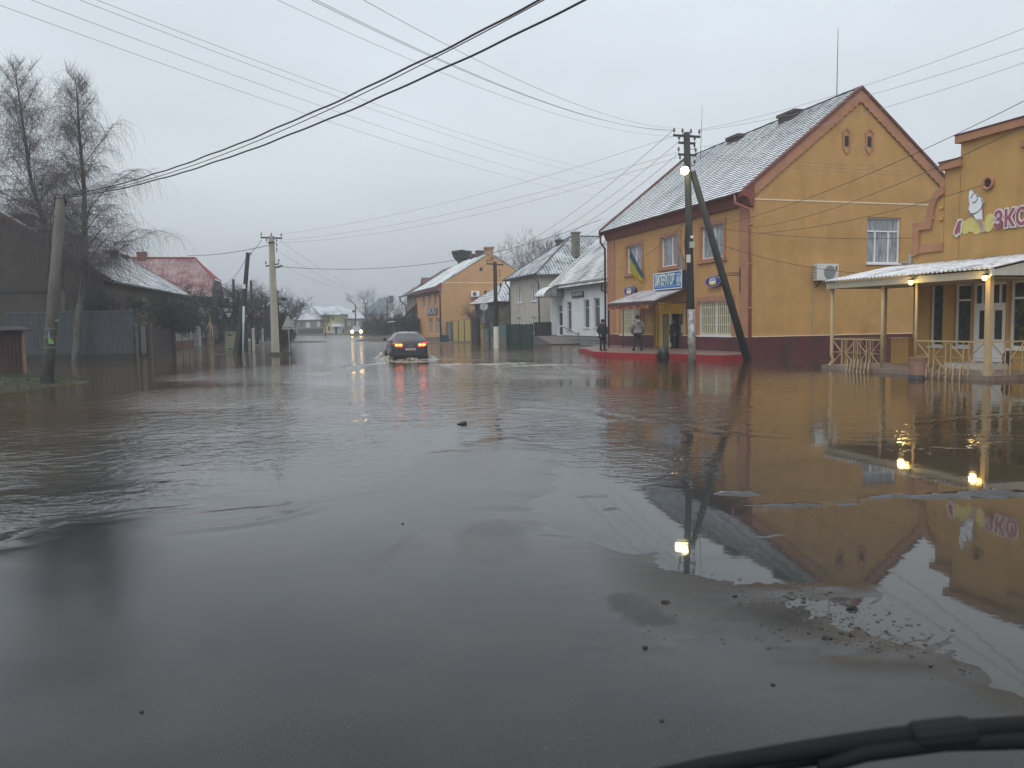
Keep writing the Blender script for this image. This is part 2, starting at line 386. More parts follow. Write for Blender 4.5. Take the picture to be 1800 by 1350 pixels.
def grid_mesh(name, xs, ys, z, attrs, m_):
    X, Y = np.meshgrid(xs, ys); V = np.stack([X, Y, z(X, Y)], -1).reshape(-1, 3)
    nx, ny = len(xs), len(ys); i = np.arange(nx * ny).reshape(ny, nx)
    F = np.stack([i[:-1, :-1], i[:-1, 1:], i[1:, 1:], i[1:, :-1]], -1).reshape(-1, 4)
    o = npmesh(name, V, F, m_, None, True)
    for k, fn in attrs.items():
        a = o.data.attributes.new(k, 'FLOAT', 'POINT'); a.data.foreach_set('value', fn(X, Y).astype(np.float32).ravel())
    return o
RIPPLE = [  # picture point on the water, half widths across and along the view (m), strength
    (180, 800, 2.2, 1.8, .7), (40, 890, 1.6, .8, .7), (300, 745, 2.4, 2.2, .8), (400, 695, 2.4, 3, .8), (80, 740, 2.5, 2.5, .25), (300, 700, 4, 2.5, .6), (480, 655, 3, 5, .7), (400, 660, 2.5, 3, .5),
    (430, 790, 2.5, 2, .45), (560, 740, 3, 3, .35), (700, 700, 4, 5, .4), (900, 650, 6, 5, .8), (1000, 700, 3, 3, .6), (1090, 800, .8, 1.3, .5), (1110, 715, 2.2, 3.0, .42),
    (1280, 740, 2, 1.6, .10), (1500, 720, 3, 3, .10), (1720, 770, 1.8, 1.2, .14), (1000, 770, 1.2, 1.6, .3), (1350, 680, 4, 4, .12), (640, 600, 10, 40, .35), (1000, 620, 8, 10, .5), (200, 655, 5, 3, .2)]
CREST = [([(0, 957), (60, 935), (110, 918), (200, 905), (330, 893)], .012, .16), ([(320, 937), (400, 929), (470, 918), (540, 901), (560, 893)], .006, .10),
         ([(330, 908), (480, 893), (560, 880), (650, 864)], .004, .10), ([(640, 745), (690, 718), (740, 700)], .008, .2), ([(925, 718), (1000, 722), (1070, 738)], .014, .22),
         ([(925, 708), (960, 706), (1000, 715)], .014, .2), ([(1090, 727), (1180, 745), (1260, 760), (1370, 768)], .009, .14), ([(1100, 715), (1200, 735), (1300, 742)], .006, .14),
         ([(1065, 800), (1090, 812), (1100, 830)], .005, .07), ([(1065, 812), (1110, 826), (1140, 832)], .005, .06), ([(1070, 828), (1120, 840), (1150, 846)], .005, .05),
         ([(760, 637), (830, 642), (900, 652), (980, 662)], .03, .5), ([(770, 630), (860, 633), (960, 640), (1050, 652)], .02, .6), ([(690, 636), (640, 640), (560, 655)], .02, .5),
         ([(1600, 745), (1700, 735), (1790, 728)], .006, .12)]
SHORE = [(-160, 985), (0, 957), (110, 918), (330, 893), (480, 880), (620, 850), (740, 800), (860, 768), (925, 764), (975, 790), (990, 830), (960, 868), (945, 900), (985, 935), (1070, 962), (1160, 978), (1230, 1000), (1300, 1012),
         (1380, 1022), (1424, 1030), (1455, 1018), (1500, 1032), (1532, 1047), (1570, 1070), (1640, 1118), (1740, 1190), (1860, 1270), (2050, 1400), (900, 1700), (-500, 1400)]
POOLS = [[(1455, 1066), (1510, 1060), (1545, 1072), (1600, 1100), (1580, 1112), (1520, 1100), (1475, 1084)]]
PATCH = [(1056, 1056), (1085, 1044), (1118, 1046), (1150, 1066), (1180, 1086), (1203, 1102), (1170, 1109), (1120, 1108), (1090, 1090), (1064, 1074)]
def road_dry(X, Y):
    a = np.clip(sdist(X, Y, PATCH) / .03, 0, 1) * .55
    g1 = G(1470, 1085); g2 = G(1590, 1150)
    a = np.maximum(a, np.exp(-((X - g1.x) / .9) ** 2 - ((Y - g1.y) / .28) ** 2) * np.clip(vnoise(X * 3, Y * 5, 4, 4) * 2.6 - .8, 0, 1))
    a = np.maximum(a, np.exp(-((X - g2.x) / .6) ** 2 - ((Y - g2.y) / .22) ** 2) * np.clip(vnoise(X * 3, Y * 5, 4, 9) * 2.6 - .8, 0, 1))
    for q, s_ in (([(795, 945), (830, 922), (880, 914), (925, 930), (935, 980), (870, 1005), (805, 992)], .22), ([(628, 1012), (690, 962), (722, 940), (730, 950), (700, 980), (645, 1022)], .3), ([(720, 958), (750, 955), (752, 975), (725, 980)], .25), ([(340, 1135), (380, 1120), (402, 1140), (370, 1160)], .4), ([(586, 1275), (600, 1280), (612, 1300), (600, 1302)], .6)): a = np.maximum(a, np.clip(sdist(X, Y, q) / .10 + .4, 0, 1) * s_ * (.5 + vnoise(X * 4, Y * 4, 3, 5)))
    g3 = G(1192, 1025); a = np.maximum(a, .55 * np.exp(-((X - g3.x) / .45) ** 2 - ((Y - g3.y) / .8) ** 2))
    near = np.clip((6.6 - Y) / 3.5, 0, 1) * np.clip(vnoise(X * .8, Y * 1.1, 4, 6) * 1.6 - .45, 0, 1) * .45
    return np.maximum(a, near)
ISLES = [(1290, 868, .40, .12, .030), (1358, 942, .20, .09, .024), (1045, 871, .26, .10, .022), (1065, 895, .16, .07, .02), (1420, 888, .8, .12, .020), (1640, 872, 1.1, .16, .021), (1760, 866, .6, .15, .022)]
def water_z(X, Y):
    z = np.zeros_like(X)
    for px, h, w in CREST:
        d = seg_dist(X, Y, gpts(px), False); z += h * np.exp(-(d / w) ** 2) - .45 * h * np.exp(-(d / w - 1.6) ** 2 * 1.2)
    return z * (.6 + .8 * vnoise(X * 1.2, Y * 1.2, 3, 5))
def water_rip(X, Y):
    a = np.full_like(X, .006); a += .028 * np.clip((Y - 12) / 30, 0, 1) + .10 * np.clip((Y - 60) / 60, 0, 1)
    for px, py, w, l, s in RIPPLE:
        g = G(px, py); az = math.atan2(g.x, g.y); u = (X - g.x) * math.cos(az) - (Y - g.y) * math.sin(az); v = (X - g.x) * math.sin(az) + (Y - g.y) * math.cos(az)
        a = np.maximum(a, s * np.exp(-(u / w) ** 2 - (v / l) ** 2))
    return a * (.55 + .9 * vnoise(X * .5, Y * .5, 3, 2))
def water_shallow(X, Y): return np.clip(1.3 - np.hypot(X + 1.0, (Y - 8) * .6) / 7.5, 0, 1)
FOAM = [(722, 636, 1.6, .8, 1.0), (840, 640, 3.5, 1.0, .95), (960, 642, 3.5, 1.0, .85), (1000, 652, 2.5, 1.0, .6), (900, 655, 4, 1.0, .5), (690, 634, 1.2, .6, .9), (1640, 790, 1.5, .6, .5)]
def water_foam(X, Y):
    a = np.zeros_like(X)
    for px, py, w, l, s in FOAM:
        g = G(px, py); a = np.maximum(a, s * np.exp(-((X - g.x) / w) ** 2 - ((Y - g.y) / l) ** 2))
    return a
def water_chop(X, Y): return np.clip((np.hypot(X, Y) - 30) / 70, 0, 1) * .21 * (.6 + .8 * vnoise(X * .15, Y * .08, 3, 12))
def make_water_mat():
    m = bpy.data.materials.new('flood_water'); m.use_nodes = True; n = m.node_tree; p = n.nodes['Principled BSDF']; L = n.links.new
    p.inputs['Roughness'].default_value = .03; p.inputs['IOR'].default_value = 1.39
    def at(k): a = n.nodes.new('ShaderNodeAttribute'); a.attribute_name = k; return a.outputs['Fac']
    def mth(op, a, b, c=None):
        q = n.nodes.new('ShaderNodeMath'); q.operation = op
        for i, v in enumerate((a, b, c)):
            if v is None: continue
            if isinstance(v, (int, float)): q.inputs[i].default_value = v
            else: L(v, q.inputs[i])
        return q.outputs[0]
    t = n.nodes.new('ShaderNodeTexCoord')
    def noise(sc, det, st=(1, 1, 1), dist=0.0):
        mp = n.nodes.new('ShaderNodeMapping'); mp.inputs['Scale'].default_value = st; L(t.outputs['Object'], mp.inputs[0])
        q = n.nodes.new('ShaderNodeTexNoise'); q.inputs['Scale'].default_value = sc; q.inputs['Detail'].default_value = det; q.inputs['Distortion'].default_value = dist; L(mp.outputs[0], q.inputs[0]); return q.outputs[0]
    cm = n.nodes.new('ShaderNodeMix'); cm.data_type = 'RGBA'; cm.inputs[6].default_value = (.056, .037, .018, 1); cm.inputs[7].default_value = (.026, .031, .033, 1)
    L(at('shallow'), cm.inputs[0])
    fo = n.nodes.new('ShaderNodeMix'); fo.data_type = 'RGBA'; fo.inputs[7].default_value = (.36, .35, .31, 1); L(cm.outputs[2], fo.inputs[6])
    ff = n.nodes.new('ShaderNodeMapRange'); ff.inputs[1].default_value = .62; ff.inputs[2].default_value = .80
    L(mth('MULTIPLY_ADD', at('foam'), .42, mth('MULTIPLY', noise(4.5, 8, (1, 1, 1), .6), .75)), ff.inputs[0])
    L(ff.outputs[0], fo.inputs[0]); L(fo.outputs[2], p.inputs['Base Color'])
    L(mth('ADD', mth('MULTIPLY_ADD', ff.outputs[0], .5, .03), at('chop')), p.inputs['Roughness'])
    h1 = noise(2.6, 3, (1, 1.25, 1), .5); h2 = noise(8.5, 2, (1, 1.2, 1), .3)
    h = mth('MULTIPLY', mth('ADD', h1, mth('MULTIPLY', h2, .28)), at('ripple'))
    b = n.nodes.new('ShaderNodeBump'); b.inputs['Strength'].default_value = 1; b.inputs['Distance'].default_value = .085
    L(h, b.inputs['Height']); L(b.outputs[0], p.inputs['Normal'])
    return m
xs = np.unique(np.concatenate([-10 - np.geomspace(.3, 75, 40), np.arange(-10, 10.01, .11), 10 + np.geomspace(.3, 75, 40)]))
ys = np.unique(np.concatenate([np.linspace(-12, 4, 9), np.arange(4.2, 20, .075), np.arange(20, 46, .22), 46 + np.geomspace(.4, 190, 60)]))
WATER = struct(grid_mesh('flood_water', xs, ys, water_z, dict(ripple=water_rip, shallow=water_shallow, foam=water_foam, chop=water_chop), make_water_mat()))
def road_h(X, Y):
    sd = sdist(X, Y, SHORE)
    sd = sd + (vnoise(X * 1.6, Y * 3.0, 5, 21, .6) - .5) * .7 * np.exp(-np.abs(sd) / .5)
    for p in POOLS: sd = np.minimum(sd, -sdist(X, Y, p) * .7)
    z = .016 * np.tanh(sd * 2.2) + .006 * np.clip(sd, 0, 3)
    z += (vnoise(X * 1.3, Y * 1.3, 5, 1) - .5) * .022 * np.exp(-np.clip(sd, 0, 9) / .5) + (vnoise(X * .5, Y * .5, 2, 1) - .5) * .008 + (vnoise(X * 7, Y * 7, 3, 3) - .5) * .005 * np.exp(-np.abs(sd) / .35)
    rough = np.exp(-(np.hypot((X - RG.x) / 1.6, (Y - RG.y) / .9)) ** 2)
    z += rough * (vnoise(X * 22, Y * 22, 3, 8) - .45) * .02
    for px, py, w, l, h in ISLES:
        g = G(px, py); z += ((h + .012) * np.exp(-((X - g.x) / w) ** 2 - ((Y - g.y) / l) ** 2)) * np.clip(vnoise(X * 5, Y * 9, 4, 14, .65) * 3.2 - .95, 0, 1.15)
    z += .8 * water_z(X, Y) * (sd > .1)
    edge = np.clip((14.6 - Y) / .6, 0, 1) * np.clip((11.5 - np.abs(X)) / .8, 0, 1)
    return z * edge - .06 * (1 - edge)
RG = G(1480, 1090)
def road_mat():
    m = bpy.data.materials.new('wet_asphalt'); m.use_nodes = True; n = m.node_tree; p = n.nodes['Principled BSDF']; L = n.links.new
    t = n.nodes.new('ShaderNodeTexCoord')
    def noise(sc, det, rough=.6):
        q = n.nodes.new('ShaderNodeTexNoise'); q.inputs['Scale'].default_value = sc; q.inputs['Detail'].default_value = det; q.inputs['Roughness'].default_value = rough; L(t.outputs['Object'], q.inputs[0]); return q.outputs[0]
    def mrg(s, a, b, c, d):
        q = n.nodes.new('ShaderNodeMapRange'); q.inputs[1].default_value = a; q.inputs[2].default_value = b; q.inputs[3].default_value = c; q.inputs[4].default_value = d; L(s, q.inputs[0]); return q.outputs[0]
    c = n.nodes.new('ShaderNodeMix'); c.data_type = 'RGBA'; c.inputs[6].default_value = (.0085, .0102, .0108, 1); c.inputs[7].default_value = (.019, .018, .016, 1)
    L(mrg(noise(1.1, 6), .42, .68, 0, 1), c.inputs[0])
    c2 = n.nodes.new('ShaderNodeMix'); c2.data_type = 'RGBA'; c2.inputs[7].default_value = (.10, .10, .095, 1); L(c.outputs[2], c2.inputs[6]); L(mrg(noise(120, 2), .64, .75, 0, .75), c2.inputs[0])
    L(c2.outputs[2], p.inputs['Base Color'])
    p.inputs['IOR'].default_value = 1.42
    at_ = n.nodes.new('ShaderNodeAttribute'); at_.attribute_name = 'dry'
    q_ = n.nodes.new('ShaderNodeMath'); q_.operation = 'MULTIPLY_ADD'; q_.inputs[1].default_value = .30; L(at_.outputs['Fac'], q_.inputs[0]); L(mrg(noise(.7, 5), .35, .68, .07, .15), q_.inputs[2]); L(q_.outputs[0], p.inputs['Roughness'])
    L(mrg(at_.outputs['Fac'], 0, 1, .5, .18), p.inputs['Specular IOR Level'])
    b = n.nodes.new('ShaderNodeBump'); b.inputs['Strength'].default_value = .5; b.inputs['Distance'].default_value = .005; hb_ = n.nodes.new('ShaderNodeMath'); hb_.operation = 'MULTIPLY'; L(noise(120, 3, .75), hb_.inputs[0]); ha_ = n.nodes.new('ShaderNodeMath'); ha_.operation = 'MULTIPLY_ADD'; L(at_.outputs['Fac'], ha_.inputs[0]); ha_.inputs[1].default_value = .9; ha_.inputs[2].default_value = .10; L(ha_.outputs[0], hb_.inputs[1]); L(hb_.outputs[0], b.inputs['Height']); L(b.outputs[0], p.inputs['Normal'])
    return m
ROAD = struct(grid_mesh('road_surface', np.arange(-12, 12.01, .06), np.concatenate([np.arange(-2, 3, .5), np.arange(3, 15.01, .05)]), road_h, dict(dry=road_dry), road_mat()))
g_ = MB(); g_.add([(-1500, -300, -.45), (1500, -300, -.45), (1500, 3000, -.45), (-1500, 3000, -.45)], [(0, 1, 2, 3)])
struct(g_.build('ground', mat('muddy_ground', (.06, .055, .035), .9, .3, .2)))
# loose gravel washed up on the asphalt, and single clods
def stone(mb, c, r, rr, fl=.6):
    n = 6; prof = [(r * .55 * rr.uniform(.7, 1.2), 0), (r * rr.uniform(.85, 1.1), r * .3 * fl), (r * rr.uniform(.5, .8), r * fl), (r * .12, r * fl * 1.2)]
    vs = []; a0 = rr.uniform(0, 6)
    for ra, z in prof:
        for j in range(n):
            t = a0 + 2 * math.pi * j / n; q = ra * rr.uniform(.75, 1.25); vs.append((c[0] + q * math.cos(t) * 1.2, c[1] + q * math.sin(t) * .9, c[2] + z))
    fs = [(i * n + j, i * n + (j + 1) % n, (i + 1) * n + (j + 1) % n, (i + 1) * n + j) for i in range(3) for j in range(n)] + [list(range(3 * n, 4 * n))]
    mb.add(vs, fs)
rg = random.Random(3); gm = MB()
def road_z(x, y): return float(max(road_h(np.array([[x]]), np.array([[y]]))[0, 0], 0))
spots = [(1330, 1050, 90, 22, 90), (1420, 1040, 60, 20, 80), (1480, 1085, 100, 28, 230), (1560, 1120, 80, 30, 130), (1640, 1160, 60, 25, 50), (1400, 1110, 120, 30, 60), (1450, 890, 130, 10, 60), (1690, 850, 90, 22, 120), (1240, 895, 70, 14, 40), (1180, 1075, 120, 60, 40)]
GP = []
for px, py, sx, sy, k in spots:
    for _ in range(int(k * .55)):
        a_, b_ = rg.gauss(px, sx * .6), rg.gauss(py, sy * .6)
        for _ in range(rg.choice((1, 2, 3, 5, 7))): g = G(a_ + rg.gauss(0, 9), b_ + rg.gauss(0, 3.5)); GP.append((g.x, g.y))
GPa = np.array(GP); GZ = np.maximum(road_h(GPa[:, 0][None], GPa[:, 1][None])[0], 0)
for (x, y), z in zip(GP, GZ): stone(gm, (x, y, z - .003), min(rg.lognormvariate(-5.40, .55), .014), rg)
tag(gm.build('gravel', mat('wet_gravel', (.03, .027, .024), .45, .5, 30), smooth=False), 'loose dark gravel washed up along the puddle edges', kind='stuff')
CLOD = mat('mud_clod', (.016, .013, .011), .6, .4, 30)
clods = [(812, 746, .05, 'ragged dark clod of mud poking out of the shallow water in mid road'), (708, 926, .013, 'tiny black pebble alone on the smooth wet road right of the centre'), (250, 1260, .012, 'small black pebble alone on the dark asphalt at lower left'),
         (1170, 1064, .02, 'flat dark stone just above the round pothole pool'), (1292, 1051, .014, 'small dark stone at the left end of the gravel streak'), (1452, 1125, .018, 'largest dark stone in the middle of the gravel streak'),
         (1134, 1146, .015, 'small dark stone below the round pothole pool'), (1163, 1276, .010, 'tiny dark pebble near the bottom of the road above the wiper'), (1358, 1211, .010, 'tiny dark pebble between gravel streak and wiper'), (1497, 1070, .03, 'brownish wedge of wet earth beside the small pool below the gable reflection')]
for px, py, r, lab in clods:
    g = G(px, py); m_ = MB(); stone(m_, (0, 0, 0), r, rg, .8)
    if r > .04: stone(m_, (.05, .03, 0), r * .7, rg, 1.3); stone(m_, (-.05, .0, 0), r * .5, rg, .8)
    o = m_.build('clod' if r > .025 else 'pebble', CLOD); o.location = (g.x, g.y, road_z(g.x, g.y) - .003); tag(o, lab, 'stone')
lf = MB()
# ------------------------------------------------------------------ large amber corner house
c_ = G(1320, 628); Yh = Frame(c_.x, c_.y, -16.6)
W = 2 * Yh.yy(1512, 152)[0]; XR = W / 2; ZR = 12.45; LEN = 16.4; ZE = 7.85
HX, HY = map_x(0), map_y(0)
house = Yh.thing('corner_house', 'large two-storey amber house with steep snow-dusted tile roof beside the ice-cream shop', 'house')
up_w = [rect_x(Yh, [(1102, 433.3), (1128.5, 428.4), (1102, 480.4), (1128.5, 477.8)]), rect_x(Yh, [(1162, 418), (1194, 411.5), (1162, 470), (1194, 466)]), rect_x(Yh, [(1232.7, 399.7), (1272, 392.4), (1232.7, 456.7), (1272, 451.5)])]
lo_w = [rect_x(Yh, [(1091, 541), (1128.5, 539.7), (1091, 588.4), (1128.5, 588.8)]), rect_x(Yh, [(1228, 530.5), (1287, 528), (1228, 589.5), (1287, 590.8)])]
dr = rect_x(Yh, [(1149, 536), (1200, 533), (1149, 617), (1200, 619)]); dr[2] = .22
sidew = rect_x(Yh, [(1202.5, 527), (1211, 526), (1202.5, 591), (1211, 591)])
gw = rect_y(Yh, [(1524, 381.3), (1582.7, 382.7), (1524, 462.7), (1582.7, 463.2)])
f = MB(); wall(f, HX, 0, LEN, -.3, ZE - .1, up_w + lo_w + [dr, sidew], .16)
f.build('facade_wall', AMBERF, house, recalc=False)
f = MB(); wall(f, HY, 0, W, -.3, ZE, [gw], .16)
f.poly([(0, 0, ZE), (W, 0, ZE), (XR, 0, ZR)])
f.build('gable_wall', AMBER, house, recalc=False); f = MB()
f.poly([(0, LEN, -.3), (W, LEN, -.3), (W, LEN, ZE), (XR, LEN, ZR), (0, LEN, ZE)]); f.poly([(W, 0, -.3), (W, LEN, -.3), (W, LEN, ZE), (W, 0, ZE)])
f.build('rear_wall', AMBER, house, recalc=False)
f = MB(); zp = .93
for M_, h0, h1 in ((HX, -.05, dr[0] - .02), (HX, dr[1] + .02, LEN), (HY, 0, W)):
    f = MB(); mbox(f, M_, h0, h1, -.05, 0, -.3, zp); f.build('plinth', MAROON, house)
PLN = mat('pale_line', (.66, .56, .40), .8)
for M_, h0, h1 in ((HX, 0, dr[0] - .02), (HX, dr[1] + .02, LEN), (HY, 0, W)):
    f = MB(); mbox(f, M_, h0, h1, -.053, 0, zp, zp + .032); f.build('plinth_line', PLN, house)
f = MB(); zs = Yh.yy(1326, 350)[1]; mbox(f, HY, .1, W, -.02, 0, zs - .03, zs + .03); f.build('string_course', mat('pale_line', (.66, .56, .40), .8), house)
# coral pilasters, window surrounds
for u0_, u1_ in ((.02, .95), (LEN - 1.15, LEN)): f = MB(); mbox(f, HX, u0_, u1_, -.06, 0, zp + .035, ZE - .8); f.build('pilaster', CORAL, house)
for h in up_w: f = MB(); surround(f, HX, h, .22); f.build('window_surround', CORAL, house)
for h in lo_w: f = MB(); surround(f, HX, h, .26, sides='lrt'); f.build('window_surround', CORAL, house)
for h, cg in zip(up_w, (GLASSC, GLASSC, GLASSC)):
    o = window(house, HX, h, (.45,), (), .15, .07, glass=cg, sill=.05)
GRL = mat('grille_paint', (.62, .60, .48), .5)
LITG = mat('shop_glass', (.22, .22, .14), .25, .45, 3, spec=.5, stretch=(6, 6, 1), emit=.05, ecol=(.7, .65, .3))
for h in lo_w:
    o = window(house, HX, h, (.5,), (), .15, .08, glass=LITG, sill=.06)
    g = MB(); n = 17
    for i in range(n):
        u = h[0] + (h[1] - h[0]) * (i + .5) / n; mbox(g, HX, u - .012, u + .012, .03, .05, h[2] + .03, h[3] - .03)
    for k in range(4):
        z = h[2] + (h[3] - h[2]) * (k + .3) / 4; mbox(g, HX, h[0] + .02, h[1] - .02, .052, .062, z - .012, z + .012)
    g.build('grille', GRL, o)
window(house, HY, gw, (.28, .68), (.70,), .15, .07, glass=GLASSC, sill=.07)
o = MB(); o.add([HX(sidew[0], .14, sidew[2]), HX(sidew[1], .14, sidew[2]), HX(sidew[1], .14, sidew[3]), HX(sidew[0], .14, sidew[3])], [(0, 1, 2, 3)]); o.build('shutter', DARKM, house, recalc=False)
# attic vents
for px, py in ((1488, 248), (1528, 249)):
    x, z = Yh.yy(px, py); v = MB(); s_ = .24; h_ = .36
    v.prism([(x - s_, -.045, z - h_), (x, -.045, z - h_ - .28), (x + s_, -.045, z - h_), (x + s_ - .06, -.045, z - h_), (x, -.045, z - h_ - .19), (x - s_ + .06, -.045, z - h_)], (0, .043, 0))
    v.prism([(x - s_ - .05, -.045, z + h_), (x, -.045, z + h_ + .28), (x + s_ + .05, -.045, z + h_), (x + s_ - .03, -.045, z + h_), (x, -.045, z + h_ + .17), (x - s_ + .03, -.045, z + h_)], (0, .043, 0))
    v.box(x - s_, x - s_ + .1, -.045, -.002, z - h_ + .002, z + h_ - .002); v.box(x + s_ - .1, x + s_, -.045, -.002, z - h_ + .002, z + h_ - .002)
    a = v.build('attic_vent', CORAL, house); d = MB(); d.box(x - .1, x + .1, -.02, -.003, z - .24, z + .24); d.build('vent_opening', DARK, a)
# roof
oh = .5; dz = oh * (ZR - ZE) / XR
RS = snow_roof('tile_snow', (.075, .075, .075), (.60, .64, .68), (.30, .48), 11, big=.35, stretch=(1, 1, 1))
RSD = mat('tile_riser', (.035, .034, .034), .9, .3, 8)
r_ = MB(); stepped_roof(r_, (-oh, .12, ZE - dz + .12), (-oh, LEN - .02, ZE - dz + .12), (XR, .12, ZR + .12), (XR, LEN - .02, ZR + .12), 34, .05, 60, .012, 4)
roof = r_.build('roof', [RS, RSD], house, recalc=False)
r_ = MB(); r_.add([(XR, -.1, ZR + .12), (XR, LEN, ZR + .12), (W + oh, LEN, ZE - dz + .12), (W + oh, -.1, ZE - dz + .12)], [(0, 1, 2, 3)]); r_.build('roof_back', RS, house, recalc=False)
r_ = MB(); r_.tube([(XR, y, ZR + .13 + R.uniform(-.012, .012)) for y in np.linspace(.1, LEN, 40)], .075, 6); r_.build('ridge_cap', RSD, roof)
# verge boards over the gable and at the far end, scalloped coral band below
rk = MB(); th = math.atan2(ZR - ZE, XR)
def verge(mb, y0, y1, x_off, up0, up1):
    for sgn in (1, -1):
        e = Vector((XR - sgn * (XR + x_off), 0, ZE - x_off * (ZR - ZE) / XR)); p = Vector((XR, 0, ZR))
        mb.prism([(e.x, y0, e.z + up0), (p.x, y0, p.z + up0), (p.x, y0, p.z + up1), (e.x, y0, e.z + up1)], (0, y1 - y0, 0))
verge(rk, -.16, .14, .42, .06, .20); rk.build('verge_board', mat('dark_verge', (.13, .05, .04), .7, .2, 4), house)
rk = MB(); verge(rk, LEN - .05, LEN + .2, .55, -.2, .30); rk.build('far_verge_board', mat('dark_verge', (.13, .05, .04)), house)
bd = MB(); bwid = .58
for sgn in (1, -1):
    e = Vector((XR - sgn * (XR - .0), 0, ZE)); p = Vector((XR, 0, ZR)); n = 44; top = []; low = []
    for i in range(n + 1):
        t = i / n; q = e.lerp(p, t); zl = q.z - bwid * (1 if t < .93 else 1)
        top.append((q.x, -.09, q.z + .058)); low.append((q.x, -.09, zl + (.09 if i % 2 else 0)))
    for i in range(n):
        if low[i][2] < ZE - .62 and sgn == 1 and i < 2: pass
        bd.prism([low[i], low[i + 1], top[i + 1], top[i]], (0, .088, 0))
bd.build('gable_band', CORAL, house)
# kneelers and the cornice under the eaves
k = MB()
k.prism([(-.52, -.14, ZE - .5), (-.3, -.14, ZE - .56), (-.12, -.14, ZE - .95), (.04, -.14, ZE - 1.0), (.04, -.14, ZE + .12), (-.3, -.14, ZE - .1), (-.52, -.14, ZE - .28)], (0, .5, 0)); k.build('kneeler', CORALD, house)
k = MB(); k.prism([(.0, .42, ZE - .85), (-.14, .42, ZE - .85), (-.3, .42, ZE - .45), (-.42, .42, ZE - .36), (-.42, .42, ZE - .2), (0, .42, ZE - .2)], (0, LEN - .42, 0)); k.build('cornice', CORALD, house)
k = MB(); k.tube([(-.56, y, ZE - .34 + .01 * math.sin(y * 3)) for y in np.linspace(.35, LEN + .1, 30)], .07, 8); gut = k.build('gutter', RUST, house)
k = MB(); k.tube([(-.56, LEN - .1, ZE - .38), (-.56, LEN - .1, ZE - .95), (-.16, LEN + .1, ZE - 1.35), (-.16, LEN + .1, .3)], .07, 8); k.build('downpipe', RUST, house, smooth=True)
k = MB(); k.tube([(-.56, .5, ZE - .38), (-.56, .5, ZE - .75), (-.1, -.05, ZE - 1.1), (-.1, -.05, .15)], .075, 8)
for z in (2.2, 4.2, 6): k.tube([(-.1, -.05, z), (-.1, -.05, z + .12)], .09, 8)
k.build('downpipe', mat('coral_pipe', (.30, .11, .07), .6), house, smooth=True)
for (px, py, wd_, hh) in ((1392, 199, .7, .8), (1297, 240, .6, .55)):
    y, z = Yh.xx(px, py, XR - .25); b = MB(); b.box(XR - .6, XR + .1, y - wd_, y + wd_, ZR - .9, z - .12); b.box(XR - .68, XR + .18, y - wd_ - .08, y + wd_ + .08, z - .12, z + .03)
    b.build('chimney', BRICK, roof)
ly, lz = Yh.xx(1471, 160, XR)
b = MB(); b.tube([(XR, ly, ZR), (XR + .02, ly, ZR + 3.4)], [.022, .012], 6); b.build('lightning_rod', DARKM, roof)
for px0, px1 in ((1231, 1238),):
    y, z = Yh.xx(1231, 262, XR - 1.2); b = MB(); b.tube([(XR - 1.2, y, z - .9), (XR - 1.1, y - .05, z + 2.6)], [.02, .008], 6); b.build('antenna_mast', DARKM, roof)
# recessed entrance
ent = MB(); d0, d1, z0, z1 = dr; DP = 1.0
ent.add([HX(d0, .16, z0), HX(d0, DP, z0), HX(d0, DP, z1), HX(d0, .16, z1)], [(0, 1, 2, 3)]); ent.add([HX(d1, .16, z0), HX(d1, DP, z0), HX(d1, DP, z1), HX(d1, .16, z1)], [(0, 1, 2, 3)])
ent.add([HX(d0, .16, z1), HX(d1, .16, z1), HX(d1, DP, z1), HX(d0, DP, z1)], [(0, 1, 2, 3)])
dt = Yh.xx(1180, 552, .6)[1]
mbox(ent, HX, d0, d1, .5, .9, dt, z1 - .01)
ent.build('entrance_recess', mat('yellow_panel_glow', (.62, .42, .04), .6, .15, 2, emit=.06, ecol=(.8, .5, .05)), house)  # faint yellow glow added to recess sides and panel to brighten them
wdo = d1 - d0
for a, b_ in ((.0, .05), (.3, .37), (.84, .9), (.95, 1.0)): dd = MB(); mbox(dd, HX, d1 - wdo * b_, d1 - wdo * a, .45, .52, z0, dt); dd.build('door_post', WHITE, house)
dd = MB(); mbox(dd, HX, d1 - wdo * .30, d1 - wdo * .05, .48, .5, z0, dt); leaf = dd.build('door', mat('side_panel_yellow', (.30, .22, .07), .4, .3, 3), house)
dd = MB(); mbox(dd, HX, d1 - wdo * .84, d1 - wdo * .62, .47, .5, z0, dt); lf2 = dd.build('door', mat('brown_door', (.085, .052, .03), .4, .2, 4), house)
dd = MB(); mbox(dd, HX, d1 - wdo * .76, d1 - wdo * .70, .455, .468, z0 + .85, z0 + 1.3); dd.build('notice', WHITE, lf2)
ins = MB(); mbox(ins, HX, d1 - wdo * .62, d1 - wdo * .37, 1.4, 1.42, z0, dt); ins.build('shop_interior', mat('lit_shelves', (.25, .2, .08), .8, .95, 9, emit=.16, ecol=(.7, .48, .10), stretch=(1, 2, 1)), house)
